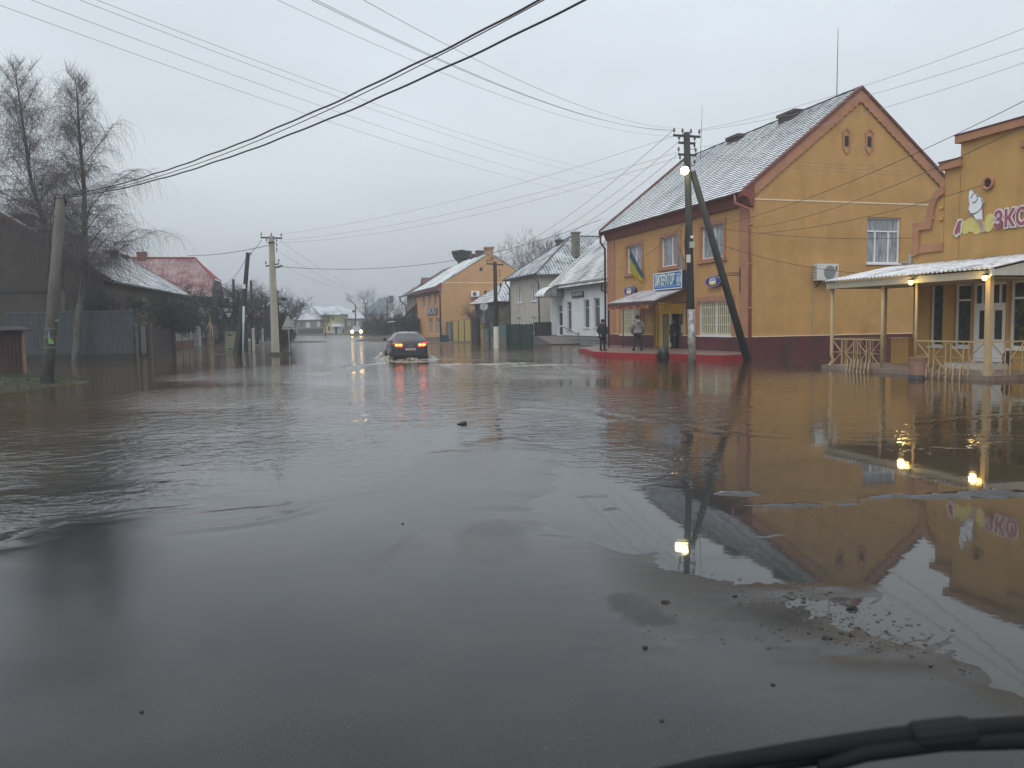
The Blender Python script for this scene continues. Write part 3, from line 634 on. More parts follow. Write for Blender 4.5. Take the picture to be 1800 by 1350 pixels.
# red kerbed platform in front of the shop
pz = .22
pl = Yh.thing('entrance_platform', 'low concrete platform with bright red painted edge in front of the shop entrance', 'platform')
pp = [Yh.g(*p) for p in ((1030, 621), (1043, 626), (1100, 629), (1152, 630.5), (1163, 629), (1213, 632.5), (1270, 634), (1309, 632))]
ring = [(x, y) for x, y in pp] + [(-.06, .15), (-.06, LEN + .8), (pp[0][0] + .4, pp[0][1] + 2.2)]
b = MB(); b.prism([(x, y, -.3) for x, y in ring], (0, 0, .3 + pz)); b.build('kerb', mat('red_kerb', (.27, .014, .02), .5, .15, 3, col2=(.14, .014, .018), c2amt=(.55, .7), c2scale=3), pl)
cx_, cy_ = sum(p[0] for p in ring) / len(ring), sum(p[1] for p in ring) / len(ring)
b = MB(); b.prism([(-.06 if x > -.1 else x + .12, y + (.05 if x < -.1 else 0), pz + .001) for x, y in ring], (0, 0, .008)); b.build('paving', mat('wet_paving', (.16, .11, .095), .35, .2, 3), pl)
# canopy with metal posts
AW = 2.05; ya, yb = Yh.xx(1070, 545, -AW)[0], Yh.xx(1207, 520, 0)[0] - .2
yb2 = yb - .35
cn = Yh.thing('entrance_canopy', 'brown metal lean-to canopy on thin posts over the shop entrance, under the blue sign', 'canopy')
zf, zb = Yh.xx(1075, 535, -AW)[1] + .02, Yh.xx(1150, 511, 0)[1]
TOP = snow_roof('canopy_snow', (.12, .09, .10), (.40, .40, .43), (.35, .5), 3, stretch=(1, 1, 1))
b = MB(); b.prism([(-AW, yb, zf), (0, yb, zb), (0, yb, zb + .05), (-AW - .04, yb, zf + .05)], (0, ya - yb, 0)); b.build('canopy_roof', [TOP], cn)
b = MB(); b.box(-AW - .02, -AW + .03, yb, ya, zf - .22, zf - .005)
n = 34
for i in range(n):
    y = yb + (ya - yb) * (i + .5) / n; b.lathe([(.075, -.012), (.075, .012)], (-AW, y, zf - .25), 8, 'x')
b.box(-AW, 0, ya - .05, ya, zf - .16, zf - .01); b.box(-AW, 0, yb, yb + .05, zf - .1, zf - .01); b.box(-.12, 0, yb - .05, yb + .02, zf, zb + .1)
b.build('valance', RUST, cn)
b = MB(); rr_ = random.Random(5)
for i in range(70):
    y = rr_.uniform(yb + .5, ya - .1); b.lathe([(.01, -.02), (.03, 0), (.01, .02)], (-AW - .05, y, zf - rr_.uniform(.18, .34)), 5)
b.build('light_string', mat('string_bulbs', (.5, .16, .05), .4, .5, 9, emit=.25, ecol=(.8, .25, .05)), cn)
for px in (1070, 1096, 1127, 1157):
    y = Yh.xx(px, 580, -AW + .08)[0]; w_ = .09 if px == 1070 else .05
    b = MB(); b.box(-AW + .03, -AW + .03 + w_, y - w_ / 2, y + w_ / 2, pz if px < 1150 else 0, zf - .01); b.build('post', RUST, cn)
b = MB()
for k in range(9):
    y = yb + .3 + .16 * k; b.lathe([(.01, -.06), (.05 + .02 * (k % 2), 0), (.01, .06)], (-.9, y, zf - .02 - .03 * (k % 3)), 6)
b.build('golden_garland', mat('gold_tinsel_glow', (.55, .36, .05), .3, .5, 20, metal=.3, emit=.25, ecol=(.8, .5, .05)), cn)  # tinsel beads given a faint glow of their own
# blue shop sign
q = [Yh.xx(a, b_, -.5) for a, b_ in ((1149.5, 481.5), (1199, 474.5), (1149.5, 512), (1199, 505))]
sy0, sy1 = min(p[0] for p in q), max(p[0] for p in q); sz0, sz1 = (q[2][1] + q[3][1]) / 2, (q[0][1] + q[1][1]) / 2
sg = Yh.thing('shop_sign', 'blue box sign with tall cream Cyrillic letters and a ringed emblem above the canopy', 'sign', -.5, (sy0 + sy1) / 2, (sz0 + sz1) / 2)
hw, hh = (sy1 - sy0) / 2, (sz1 - sz0) / 2
b = MB(); b.box(.0, .46, -hw, hw, -hh, hh); b.build('sign_box', mat('navy_side', (.02, .022, .07), .4), sg)
b = MB()
for a in ((-hw, hw, hh - .05, hh), (-hw, hw, -hh, -hh + .05), (-hw, -hw + .05, -hh + .05, hh - .05), (hw - .05, hw, -hh + .05, hh - .05)): b.box(-.03, -.001, *a)
b.build('sign_frame', WHITE, sg)
b = MB(); b.box(-.015, -.002, -hw + .05, hw - .05, -hh + .05, hh - .05); b.build('sign_face', mat('sign_blue', (.015, .13, .36), .35, .06, 2), sg)
b = MB()
for z in (hh - .17, -hh + .17): b.box(-.02, -.0155, -hw + .1, hw - .1, z - .014, z + .014)
b.build('sign_stripe', mat('pale_blue', (.35, .55, .72), .4), sg)
text_mesh('lettering', 'ІМПЕРАТОР', .78, mat('cream_letter', (.62, .70, .60), .4), sg, facing_x(.30, .02, -.025), .008, .50, .012, spacing=.95)
bl = mat('emblem_white', (.62, .68, .72), .4)
def ring_x(mb, y, z, r, w_, x, n=20, ph=0, sq=1):
    for i in range(n):
        a0, a1 = ph + 2 * math.pi * i / n, ph + 2 * math.pi * (i + 1) / n
        mb.prism([(x, y + r * math.cos(a0), z + sq * r * math.sin(a0)), (x, y + r * math.cos(a1), z + sq * r * math.sin(a1)), (x, y + (r - w_) * math.cos(a1), z + sq * (r - w_) * math.sin(a1)), (x, y + (r - w_) * math.cos(a0), z + sq * (r - w_) * math.sin(a0))], (.006, 0, 0))
b = MB(); ey = -hw + .33
ring_x(b, ey, 0, .25, .04, -.024, 8, math.pi / 8, 1.3); ring_x(b, ey, 0, .17, .03, -.024, 18); ring_x(b, ey, 0, .10, .028, -.024, 14)
b.box(-.024, -.018, ey - .02, ey + .02, -.06, .06); b.build('emblem', bl, sg)
# oval signs of the co-operative
for (px, py), hp, rz, pre in (((1253, 494.5), 13.5, .25, 'larger'), ((1106, 511.5), 9.5, .25, 'smaller')):
    y, z = Yh.xx(px, py, -.18); rw = abs(Yh.xx(px - hp, py, -.18)[0] - Yh.xx(px + hp, py, -.18)[0]) / 2; rz = abs(Yh.xx(px, py - 10, -.18)[1] - Yh.xx(px, py + 10, -.18)[1]) / 2 * (1.0 if pre == 'larger' else .85)
    ov = Yh.thing('oval_sign', ('purple oval sign with white and yellow badge on the wall right of the blue sign' if pre == 'larger' else 'purple oval sign with white and yellow badge left of the blue sign, above the canopy'), 'sign', -.18, y, z, group='purple oval signs on the amber house')
    def ell(x, a, c, ext, n=32, px_=2.0):
        return [(x, a * math.copysign(abs(math.cos(t)) ** (2 / px_), math.cos(t)), c * math.copysign(abs(math.sin(t)) ** (2 / px_), math.sin(t))) for t in [2 * math.pi * i / n for i in range(n)]]
    b = MB(); b.prism(ell(0, rw, rz, 0), (.16, 0, 0)); b.build('sign_case', mat('purple_side', (.035, .02, .09), .4), ov)
    b = MB(); b.prism(ell(-.012, rw, rz, 0), (.0115, 0, 0)); b.build('sign_rim', mat('grey_rim', (.42, .40, .46), .4), ov)
    b = MB(); b.prism(ell(-.018, rw - .035, rz - .035, 0), (.0055, 0, 0)); b.build('sign_face', mat('sign_purple', (.055, .035, .23), .3, .05), ov)
    b = MB(); b.prism(ell(-.024, rw * .42, rz * .62, 0, 28, 4.5), (.0055, 0, 0)); b.build('badge', mat('badge_white', (.75, .75, .72), .4), ov)
    b = MB(); pts = [p for p in ell(-.029, rw * .42, rz * .62, 0, 40, 4.5) if p[2] < .0]; b.prism(pts, (.0045, 0, 0)); b.build('badge_yellow', mat('badge_yellow', (.78, .58, .02), .4), ov)
    text_mesh('lettering', 'COOP', rz * .62, mat('badge_text', (.09, .07, .2), .4), ov, facing_x(0, rz * .26, -.027), .003, rw * .42 * 2 / (rz * .62 * 3.0), .004)
# flags
def flag(name, label, base, tip, cols, hang, out, marks=False):
    b0 = Vector(base); t0 = Vector(tip); root = Yh.thing(name, label, 'flag', *b0)
    p = MB(); p.tube([(0, 0, 0), t0 - b0], [.018, .014], 6); p.build('flagpole', mat('brown_pole', (.12, .06, .035), .6), root)
    a = (t0 - b0) * .16; e = (t0 - b0) * .97
    def fn(u, v):
        s = a.lerp(e, u); L = hang * (0.55 + .45 * math.sin(u * 1.7 + .2)) if not marks else hang * (.35 + .8 * (1 - u) * 1.0)
        k = v * L; wv = .05 * math.sin(u * 9 + v * 5) * v + .03 * math.sin(v * 14 + u * 4) * v
        return s + Vector((wv, out * v * (.35 + .3 * math.sin(u * 3)), -k))
    if len(cols) == 2:
        for (v0, v1, m_, nm) in ((0, .42, cols[0], 'flag_cloth'), (.42, 1, cols[1], 'flag_cloth')):
            c = MB(); c.grid(lambda u, v: fn(u, v0 + (v1 - v0) * v), 16, 8); o = c.build(nm, m_, root, smooth=True); s = o.modifiers.new('thick', 'SOLIDIFY'); s.thickness = .006
    else:
        c = MB(); c.grid(fn, 18, 16); o = c.build('flag_cloth', cols[0], root, smooth=True); s = o.modifiers.new('thick', 'SOLIDIFY'); s.thickness = .006
        c = MB()
        for k in range(5):
            pc = fn(.44, .36 + .12 * k) + Vector((-.03, 0, 0)); ring_x(c, pc.y, pc.z, .08, .022, pc.x, 14)
        c.build('emblem', mat('emblem_navy', (.03, .03, .08), .6), o)
    return root
y0_, z0_ = Yh.xx(1133, 491, -.15); y1_, z1_ = Yh.xx(1103.5, 436, -1.1)
flag('blue_yellow_flag', 'blue and yellow flag hanging from a slanted pole beside the left upper window', (-.1, y0_, z0_), (-1.0, y1_, z1_),
     (mat('flag_blue', (.012, .085, .17), .8, .1, 5), mat('flag_yellow', (.34, .28, .015), .8, .1, 5)), 1.0, .2)
y0_, z0_ = Yh.xx(1204, 462, -.15); y1_, z1_ = Yh.xx(1181, 414, -1.1)
flag('white_flag', 'white flag with a chain of dark rings hanging beside the middle upper window', (-.1, y0_, z0_), (-1.0, y1_, z1_), (mat('flag_white', (.36, .32, .32), .8, .08, 5),), 1.25, .3, True)
# wrought iron bracket
y, z = Yh.xx(1303, 485, 0)
br = Yh.thing('iron_bracket', 'black wrought iron sign bracket with curls on the coral corner strip', 'bracket', 0, y, z)
b = MB(); b.tube([(-.06, 0, -.75), (-.06, 0, .4)], .03, 6); b.tube([(-.08, 0, .02), (-1.35, 0, .02)], .018, 6); b.tube([(-.08, 0, .1), (-.5, 0, .12)], .012, 6)
for k in range(5):
    c0 = (-.18 - .17 * k, 0, .13 - .012 * k); b.tube([(c0[0] + .07 * math.cos(t) * (1 - t / 9), 0, c0[2] + .08 * math.sin(t) * (1 - t / 9)) for t in np.linspace(0, 7, 18)], .012, 5)
b.build('bracket_frame', DARKM, br)
# air conditioner on the gable
xa, za = Yh.yy(1426, 494); xb, zb_ = Yh.yy(1464, 465)
ac = Yh.thing('air_conditioner', 'white boxed air conditioner on brackets on the big amber gable wall', 'air conditioner', (xa + xb) / 2, 0, za)
wq, hq = (xb - xa) / 2, zb_ - za
b = MB(); b.box(-wq, wq, -.42, -.1, 0, hq); b.build('casing', mat('ac_white', (.55, .56, .54), .5, .05), ac, bevel=.02)
b = MB(); b.lathe([(hq * .40, -.012), (hq * .40, .012)], (.1, -.432, hq * .5), 24, 'y'); fan = b.build('fan_grille', mat('ac_grey', (.20, .21, .21), .6), ac)
b = MB(); b.box(wq * .72, wq * .86, -.428, -.42, hq * .6, hq * .88); b.build('label', mat('ac_red', (.35, .05, .05), .5), ac)
b = MB()
for k in range(7): b.box(-wq - .006, -wq, -.38, -.14, hq * (.12 + .12 * k), hq * (.12 + .12 * k) + .03)
b.build('side_louvre', DARKM, ac)
b = MB()
for s_ in (-.6, .6): b.bar((wq * s_, -.45, -.02), (wq * s_, 0, -.02), .03); b.bar((wq * s_, -.4, -.03), (wq * s_, -.02, -.3), .03)
b.build('bracket', DARKM, ac); b = MB(); b.tube([(-wq + .1, -.05, -.05), (-wq + .1, -.04, -.9), (-wq + .13, -.04, -1.1), (-wq + .13, -.04, -2.6)], .02, 6); b.build('hose', mat('hose_grey', (.35, .32, .26), .7), ac)
# yellow notice plate beside the door
y, z = Yh.xx(1143, 564, 0); o = MB(); o.box(-.03, -.002, y - .12, y + .12, z - .2, z + .2)
nb = Yh.thing('notice_plate', 'small yellow notice plate on the amber wall left of the entrance', 'sign', 0, 0, 0); o.build('plate', mat('notice_yellow', (.62, .50, .06), .5), nb)
o = MB(); o.box(-.036, -.031, y - .03, y + .03, z - .1, z + .12); o.build('notice_mark', DARKM, nb)
# black bin bag
g = G(1165, 632)
bb = MB(); bb.lathe([(.2, -.15), (.27, .1), (.26, .35), (.2, .5), (.1, .56), (.03, .6)], (0, 0, 0), 12)
o = bb.build('bin_bag', mat('black_plastic', (.012, .012, .013), .35, .3, 6, .6, 8), None, smooth=True); o.location = (g.x, g.y - .1, .0); tag(o, 'black bulging bin bag standing in the water at the red kerb', 'bag')
# ------------------------------------------------------------------ ice-cream shop with porch
b_ = G(1735, 668); S = Frame(b_.x, b_.y, -16.6); FX = 2.5
SX = map_x(FX)
shop = S.thing('ice_cream_shop', 'amber shop with stepped coral-trimmed parapet and an ice-cream cone on its front', 'shop', 0, 0, 0)
def sp(px, py, x=FX): return S.xx(px, py, x)
yl = sp(1605, 560)[0]; yr = -7.0
ol = [sp(*p) for p in ((1606.5, 393), (1628, 388.5), (1633, 368), (1639, 350), (1648, 336), (1661.5, 326), (1661.5, 286), (1690, 276.5), (1690, 238))]
ZB = ol[0][1]
zl = sp(1700, 470)[1]
zlow = 3.55
wins = [rect_x(S, [(1634, 501), (1657, 498), (1634, 608), (1657, 609)], FX), rect_x(S, [(1676.5, 500), (1706, 497.5), (1676.5, 609), (1706, 610)], FX)]
door = rect_x(S, [(1708, 498), (1767, 494), (1708, 645), (1767, 648)], FX); door[2] = .3
rw_ = rect_x(S, [(1773, 494), (1830, 489), (1773, 612), (1830, 614)], FX); rw_[0] = rw_[1] - 1.9 if False else rw_[0]
f = MB(); wall(f, SX, yr, yl, -.3, zlow, wins + [door, rw_], .16)
ys_ = [yl] + [p[0] for p in ol]; 
pts = [(yl, zlow)] + [(min(p[0], yl) if i else yl, p[1]) for i, p in enumerate(ol)]
# upper wall: vertical strips under the stepped outline
up = [(yl, ol[0][1])] + [(p[0], p[1]) for p in ol[1:]] + [(yr, ol[-1][1])]
for i in range(len(up) - 1):
    (ya_, za_), (yb_, zb2) = up[i], up[i + 1]
    if abs(ya_ - yb_) > .02: f.poly([SX(ya_, 0, zlow), SX(yb_, 0, zlow), SX(yb_, 0, zb2), SX(ya_, 0, za_)])
f.add([SX(yl, 0, -.3), SX(yl, .5, -.3), SX(yl, .5, ol[0][1]), SX(yl, 0, ol[0][1])], [(0, 1, 2, 3)])
f.build('front_wall', SHOPW, shop, recalc=False)
f = MB()
for i in range(len(up) - 1):
    (ya_, za_), (yb_, zb2) = up[i], up[i + 1]
    f.add([SX(ya_, 0, za_), SX(yb_, 0, zb2), SX(yb_, .35, zb2), SX(ya_, .35, za_)], [(0, 1, 2, 3)])
f.box(FX + .35, FX + 9, yr, yl - .25, -.3, 3.9); f.poly([(FX + .34, yl, 3.6), (FX + .34, up[5][0], up[5][1]), (FX + .34, yr, up[-1][1]), (FX + .34, yr, 3.6)])
f.build('side_wall', SHOPW, shop)
f = MB(); f.prism([(FX + .36, yl + .2, 3.9), (FX + 9, yl + .2, 3.9), (FX + 5, yl + .2, 5.0)], (0, yr - yl, 0)); f.build('roof', snow_roof('shop_roof_snow', (.1, .09, .09)), shop)
f = MB()   # coral bands along the outline
def band(pts_o, inset):
    for i in range(len(pts_o) - 1):
        a, b2 = pts_o[i], pts_o[i + 1]; ai, bi = inset[i], inset[i + 1]
        f.prism([SX(a[0] + .0, -.09, a[1]), SX(b2[0], -.09, b2[1]), SX(bi[0], -.09, bi[1]), SX(ai[0], -.09, ai[1])], (.088, 0, 0))
bw = .27
left = [(yl + .03, sp(1613, 452)[1]), (yl + .03, ol[0][1]), (ol[1][0], ol[0][1]), ] + ol[2:5] + [(ol[5][0] - .0, ol[5][1])]
ins_ = [(yl - bw + .03, left[0][1] + .1), (yl - bw + .03, ol[0][1] - bw), (ol[1][0] - bw, ol[0][1] - bw), (ol[2][0] - bw, ol[2][1] - .04), (ol[3][0] - .22, ol[3][1] - .12), (ol[4][0] - .14, ol[4][1] - .2), (ol[5][0], ol[5][1] - bw)]
band(left, ins_)
f.build('coral_outline', CORAL, shop)
f = MB()
z = left[0][1] + .12; mbox(f, SX, ol[5][0], yl - bw + .02, -.07, 0, z, z + .24)
a = ol[6]; mbox(f, SX, ol[7][0] - .06, a[0] + .12, -.14, .36, a[1] - .24, a[1])
a = ol[8]; mbox(f, SX, yr, a[0] + .12, -.14, .36, a[1] - .24, a[1] - .002)
mbox(f, SX, sp(1795, 250)[0] - 3, sp(1796, 250)[0], -.07, 0, sp(1796, 247)[1] - .2, sp(1796, 247)[1])
f.build('parapet_cap', CORAL, shop)
f = MB(); a = ol[6]; mbox(f, SX, ol[7][0] - .07, a[0] + .15, -.17, .37, a[1], a[1] + .03); a = ol[8]; mbox(f, SX, yr, a[0] + .15, -.17, .37, a[1], a[1] + .03); f.build('cap_flashing', RUST, shop)
y, z = sp(1739, 322); f = MB()
f.tube([(FX - .05, y + .17 * math.cos(t), z + .17 * math.sin(t)) for t in np.linspace(0, 2 * math.pi, 29)], .05, 8, False); rv = f.build('round_vent', CORAL, shop, smooth=True)
f = MB(); f.lathe([(.14, 0), (.14, .02)], (FX - .045, y, z), 20, 'x'); f.build('vent_opening', mat('vent_dark', (.05, .014, .01), .8), rv)
for px, py in ((1642, 365), (1656, 366), (1641, 384), (1656, 386)):
    y, z = sp(px, py); f = MB(); f.lathe([(.07, -.02), (.05, -.06), (.0, -.07)], (FX, y, z), 8, 'x'); f.build('plaster_knob', SHOPW, shop, smooth=True)
f = MB(); y, z = sp(1604, 462); f.tube([(FX - .05, yl + .12, z + .3), (FX - .05, yl + .12, z - .5)], .07, 8); f.tube([(FX - .05, yl + .14, z), (FX - .05, yl + .5, z + .02)], .05, 8); f.build('rain_pipe', mat('pipe_grey', (.22, .22, .21), .5), shop, smooth=True)
SG = mat('shop_window_glass', (.05, .055, .05), .07, .7, 2.2, spec=.5, stretch=(1, 3, 2))
window(shop, SX, wins[0], (), (), .15, .05, glass=SG, sill=.05); window(shop, SX, wins[1], (), (.74,), .15, .06, glass=SG, sill=.06)
window(shop, SX, rw_, (), (.74,), .15, .07, glass=mat('fruit_glass', (.10, .09, .03), .1, .9, 3, spec=.5, col2=(.03, .03, .03), c2amt=(.45, .55), c2scale=4), sill=.06)
# double glazed door
du0, du1, dz0, dz1 = door; dwd = du1 - du0; f = MB()
mbox(f, SX, du0, du1, .08, .14, dz1 - .08, dz1); dzt = dz0 + (dz1 - dz0) * .70
mbox(f, SX, du0, du1, .08, .14, dzt, dzt + .1)
for a in (0, .49, .95): mbox(f, SX, du0 + dwd * a, du0 + dwd * (a + .05), .08, .14, dz0, dzt if a else dzt); 
for a in (0, .2, .72, .95): mbox(f, SX, du0 + dwd * a, du0 + dwd * (a + .05), .081, .139, dzt + .1, dz1 - .08)
fr = f.build('door_frame', WHITE, shop)
for u0_, u1_ in ((du0 + dwd * .05, du0 + dwd * .49), (du0 + dwd * .54, du0 + dwd * .95)):
    f = MB(); mbox(f, SX, u0_, u1_, .09, .13, dz0 + .02, dz0 + .72); mbox(f, SX, u0_, u0_ + .13, .09, .13, dz0 + .72, dzt - .003); mbox(f, SX, u1_ - .13, u1_, .09, .13, dz0 + .72, dzt - .003); mbox(f, SX, u0_ + .13, u1_ - .13, .09, .13, dzt - .12, dzt - .003)
    dl = f.build('door', WHITE, shop); f = MB(); mbox(f, SX, u0_ + .13, u1_ - .13, .105, .12, dz0 + .72, dzt - .12); f.build('pane', SG, dl)
    f = MB(); hu = u1_ - .07 if u0_ < du0 + dwd * .3 else u0_ + .07; mbox(f, SX, hu - .015, hu + .015, .04, .085, dz0 + .95, dz0 + 1.12); f.build('handle', DARKM, dl)
f = MB(); mbox(f, SX, du0, du1, .13, .15, dzt + .1, dz1); f.build('transom_pane', SG, fr)
f = MB(); y, z = sp(1771, 630); f.lathe([(.17, -.03), (.17, -.001)], (0, 0, 0), 24, 'x'); o = f.build('round_plate', DARKM, shop); o.location = (FX - .002, y, z); o.scale = (1, 1, 1.25)
# sign: ice-cream cone, cream puffs and letters (thin cut-outs fixed to the wall)
ics = S.thing('ice_cream_sign', 'cut-out white soft-ice cone with plum letters and yellow puffs on the amber shop front', 'sign', 0, 0, 0)
def z6(pts, x): return [(x, *S.xx(1640 + a / 5.19, 240 + b2 / 5.19, x)) for a, b2 in pts]
f = MB()
for k, (a, b2, r) in enumerate(((290, 830, 62), (345, 805, 66), (395, 835, 58), (455, 825, 50), (525, 770, 66), (560, 790, 50), (500, 820, 50))):
    f.prism(z6([(a + r * .8 * math.cos(t), b2 + r * math.sin(t)) for t in np.linspace(0, 6.28, 21)[:-1]], FX - .02 - .0012 * k), (.018, 0, 0))
f.build('cream_puff', mat('pale_yellow_board', (.58, .50, .17), .6, .08, 5), ics)
f = MB(); f.prism(z6([(345, 482), (370, 505), (376, 522), (402, 520), (414, 548), (446, 562), (466, 600), (446, 655), (453, 760), (474, 862), (456, 876), (430, 838), (368, 722), (330, 704), (318, 662), (330, 625), (322, 560), (328, 508)], FX - .05), (.02, 0, 0)); f.build('sign_backing', mat('grey_outline', (.42, .46, .50), .5), ics)
f = MB(); f.prism(z6([(346, 488), (366, 510), (372, 530), (400, 526), (410, 552), (442, 568), (458, 602), (440, 650), (400, 690), (350, 702), (330, 690), (324, 662), (337, 626), (329, 560), (333, 512)], FX - .056), (.005, 0, 0))
f.prism(z6([(368, 716), (440, 655), (447, 752), (390, 750)], FX - .0565), (.005, 0, 0)); f.build('soft_ice', mat('ice_white', (.74, .75, .77), .5, .05), ics)
f = MB(); f.prism(z6([(392, 755), (447, 757), (466, 858), (456, 868), (432, 832)], FX - .057), (.005, 0, 0)); cone = f.build('waffle_cone', mat('waffle', (.50, .36, .22), .7), ics)
f = MB()
def strokes(lines, w_, x):
    for L_ in lines:
        q = [Vector(p) for p in z6(L_, x)]
        f.tube(q, w_, 4)
strokes([[(360, 605), (385, 598), (402, 578), (406, 550), (395, 530)], [(345, 565), (355, 540), (366, 520)], [(324, 672), (338, 702), (365, 708), (405, 692), (440, 655), (457, 605), (440, 572)]], .016, FX - .058); f.build('outline', mat('ink_blue', (.06, .08, .12), .5), ics)
f = MB(); strokes([[(400, 765), (460, 845)], [(420, 760), (462, 815)], [(444, 765), (425, 815)], [(450, 795), (440, 838)], [(425, 758), (405, 790)]], .007, FX - .058); f.build('waffle_lines', mat('waffle_dark', (.22, .14, .08), .7), cone)
PLUM = mat('plum_letter', (.28, .085, .12), .5, .05); LW = mat('letter_border', (.70, .68, .68), .5, .04)
f = MB(); f.prism(z6([(228, 756), (250, 748), (258, 758), (274, 756), (262, 800), (262, 830), (246, 905), (232, 894), (214, 920), (182, 882), (196, 830)], FX - .05), (.02, 0, 0)); f.build('letter_border', LW, ics)
f = MB(); f.prism(z6([(230, 772), (246, 762), (264, 766), (250, 805), (252, 830), (240, 890), (230, 872), (212, 900), (192, 880), (206, 830)], FX - .057), (.006, 0, 0)); f.build('lettering', PLUM, ics)
y, z = sp(1779, 385); 
text_mesh('letter_border', 'ЗКО', .68, LW, ics, facing_x(y, z - .0, FX - .05), .012, .80, .062, spacing=1.10)
text_mesh('lettering', 'ЗКО', .68, PLUM, ics, facing_x(y, z - .0, FX - .066), .005, .80, .024, spacing=1.10)
# porch
po = S.thing('shop_porch', 'cream metal porch with corrugated snowy roof and railings in front of the ice-cream shop', 'porch', 0, 0, 0)
PY = S.xx(1462, 600, 0)[0]
zf0 = S.xx(1737, 470, -.2)[1]; zf1 = S.xx(1452, 495, -.2)[1]; ze = (zf0 + zf1) / 2
zk = S.xx(1798, 447, FX)[1]
def proof(u, v):
    y = -.25 + (PY + .45) * u; x = -.25 + (FX + .22) * v
    return (x, y, ze + (zk - ze) * v + .025 * math.sin(y * 2 * math.pi / .16))
f = MB(); f.grid(proof, 384, 6); o = f.build('porch_roof', snow_roof('slate_snow', (.16, .16, .16), (.58, .60, .63), (.36, .52), 5, big=.6), po, smooth=True); s_ = o.modifiers.new('thick', 'SOLIDIFY'); s_.thickness = .012
f = MB(); f.box(-.16, -.10, -.16, PY + .12, ze - .27, ze - .06); f.box(-.10, FX - .1, PY + .04, PY + .10, ze - .27, ze - .06)
f.build('fascia', mat('cream_fascia', (.40, .37, .28), .6, .1, 3), po)
f = MB(); f.prism([(-.17, -.2, ze - .2), (FX, -.2, ze - .2), (FX, -.2, zk - .06), (-.17, -.2, ze - .06)], (0, .05, 0)); f.box(-.19, -.12, -.23, -.12, ze - .22, ze + .0)
f.build('end_panel', mat('weathered_panel', (.46, .47, .42), .7, .15, 4, col2=(.3, .31, .27), c2amt=(.55, .7), stretch=(4, 4, .6)), po)
f = MB(); f.prism([(-.05, -.1, ze - .26), (FX, -.1, ze - .26), (FX, PY, ze - .26), (-.05, PY, ze - .26)], (0, 0, .02)); f.build('soffit', mat('soffit', (.40, .34, .24), .8, .1, 2), po)
yp2 = S.xx(1550, 620, 0)[0]; yp4 = S.xx(1609, 620, 0)[0]
slabz = .13
f = MB(); f.prism([(-.22, -.25, -.4), (FX, -.25, -.4), (FX, PY + .25, -.4), (-.22, PY + .25, -.4)], (0, 0, .4 + slabz)); f.build('slab', mat('porch_slab', (.23, .18, .15), .4, .2, 3, col2=(.12, .10, .085), c2amt=(.5, .65)), po)
f = MB()
mbox(f, SX, du0 - .15, du1 + .1, -.95, -.0, slabz + .002, .30); f.build('doorstep', mat('pale_step', (.48, .48, .45), .6, .12, 5), po)
f = MB()
def post(x, y, r, z0=0.0): f.tube([(x, y, z0), (x, y, ze - .25)], r, 10)
for (x, y, r) in ((0, yp2, .05), (0, yp4, .04), (FX - .25, PY, .045)):
    f = MB(); post(x, y, r); f.build('post', CREAM, po, smooth=True)
f = MB(); f.tube([(-.03, PY + .06, 0), (0, PY + .08, .12), (.05, PY - .03, .3), (0, PY, .45), (0, PY, ze - .25)], .06, 10); f.build('post', CREAM, po, smooth=True)
f = MB(); f.box(-.075, .075, -.075, .075, -.2, ze - .2); f.build('post', CREAM, po, bevel=.01)
RAILM = mat('rail_cream', (.38, .295, .16), .5, .15, 6)
def railing(a, b2, seg):
    a, b2 = Vector(a), Vector(b2); L_ = (b2 - a).length; d = (b2 - a) / L_; n = max(1, round(L_ / seg)); w_ = L_ / n; zt, zm, zb0 = 1.03, .58, .16
    f = MB(); P = lambda s, z: a + d * s + Vector((0, 0, z))
    f.bar(P(0, zt), P(L_, zt), .045); rr2 = .022
    for i in range(n):
        s0, s1 = i * w_, (i + 1) * w_
        for k, s in ((0, s0 + .09), (1, s1 - .09)):
            if (i and k == 0) or (i < n - 1 and k == 1): f.bar(P(s, slabz), P(s, zt - .02), .026)
        c = (i % 2 == 0); m_ = s1 - .1 if c else s0 + .1; e = s0 + .04 if c else s1 - .04
        f.bar(P(m_, zm), P(e, zt - .04), rr2); f.bar(P(m_, zm), P(e, zb0), rr2); f.bar(P(min(m_, e), zm + .0), P(max(m_, e), zm), .018)
    return f.build('railing', RAILM, po)
railing((0, yp2, 0), (0, PY, 0), .62); railing((0, PY, 0), (FX - .3, PY, 0), .6); railing((0, .1, 0), (0, yp4, 0), .68); railing((.1, 0, 0), (FX, 0, 0), .62)
# lamps under the eave
LAMPM = mat('lamp_glass_lit', (.9, .7, .3), .3, .0, 1, emit=14, ecol=(1, .62, .14))
for i, (px, py) in enumerate(((1601, 496), (1731, 488))):
    y, z = S.xx(px, py, -.28)
    lp = S.thing('porch_lamp', ('lit yellow lamp under the middle of the corrugated porch eave' if i == 0 else 'lit yellow lamp beside the top of the thick square corner post'), 'lamp', -.28, y, z)
    f = MB(); f.lathe([(.02, -.08), (.055, -.05), (.07, 0), (.06, .05)], (0, 0, 0), 12); f.build('globe', LAMPM, lp, smooth=True)
    f = MB(); f.lathe([(.085, .05), (.085, .08), (.04, .1)], (0, 0, 0), 12); f.bar((0, 0, .09), (.15, 0, .12), .03); f.build('fitting', DARKM, lp)
    pl_ = bpy.data.lights.new('porch_lamp_light', 'POINT'); pl_.energy = 14; pl_.color = (1, .68, .25); pl_.shadow_soft_size = .1
    lo = bpy.data.objects.new('porch_lamp_light', pl_); COL.objects.link(lo); lo.location = S.w(-.5, y, z - .1)
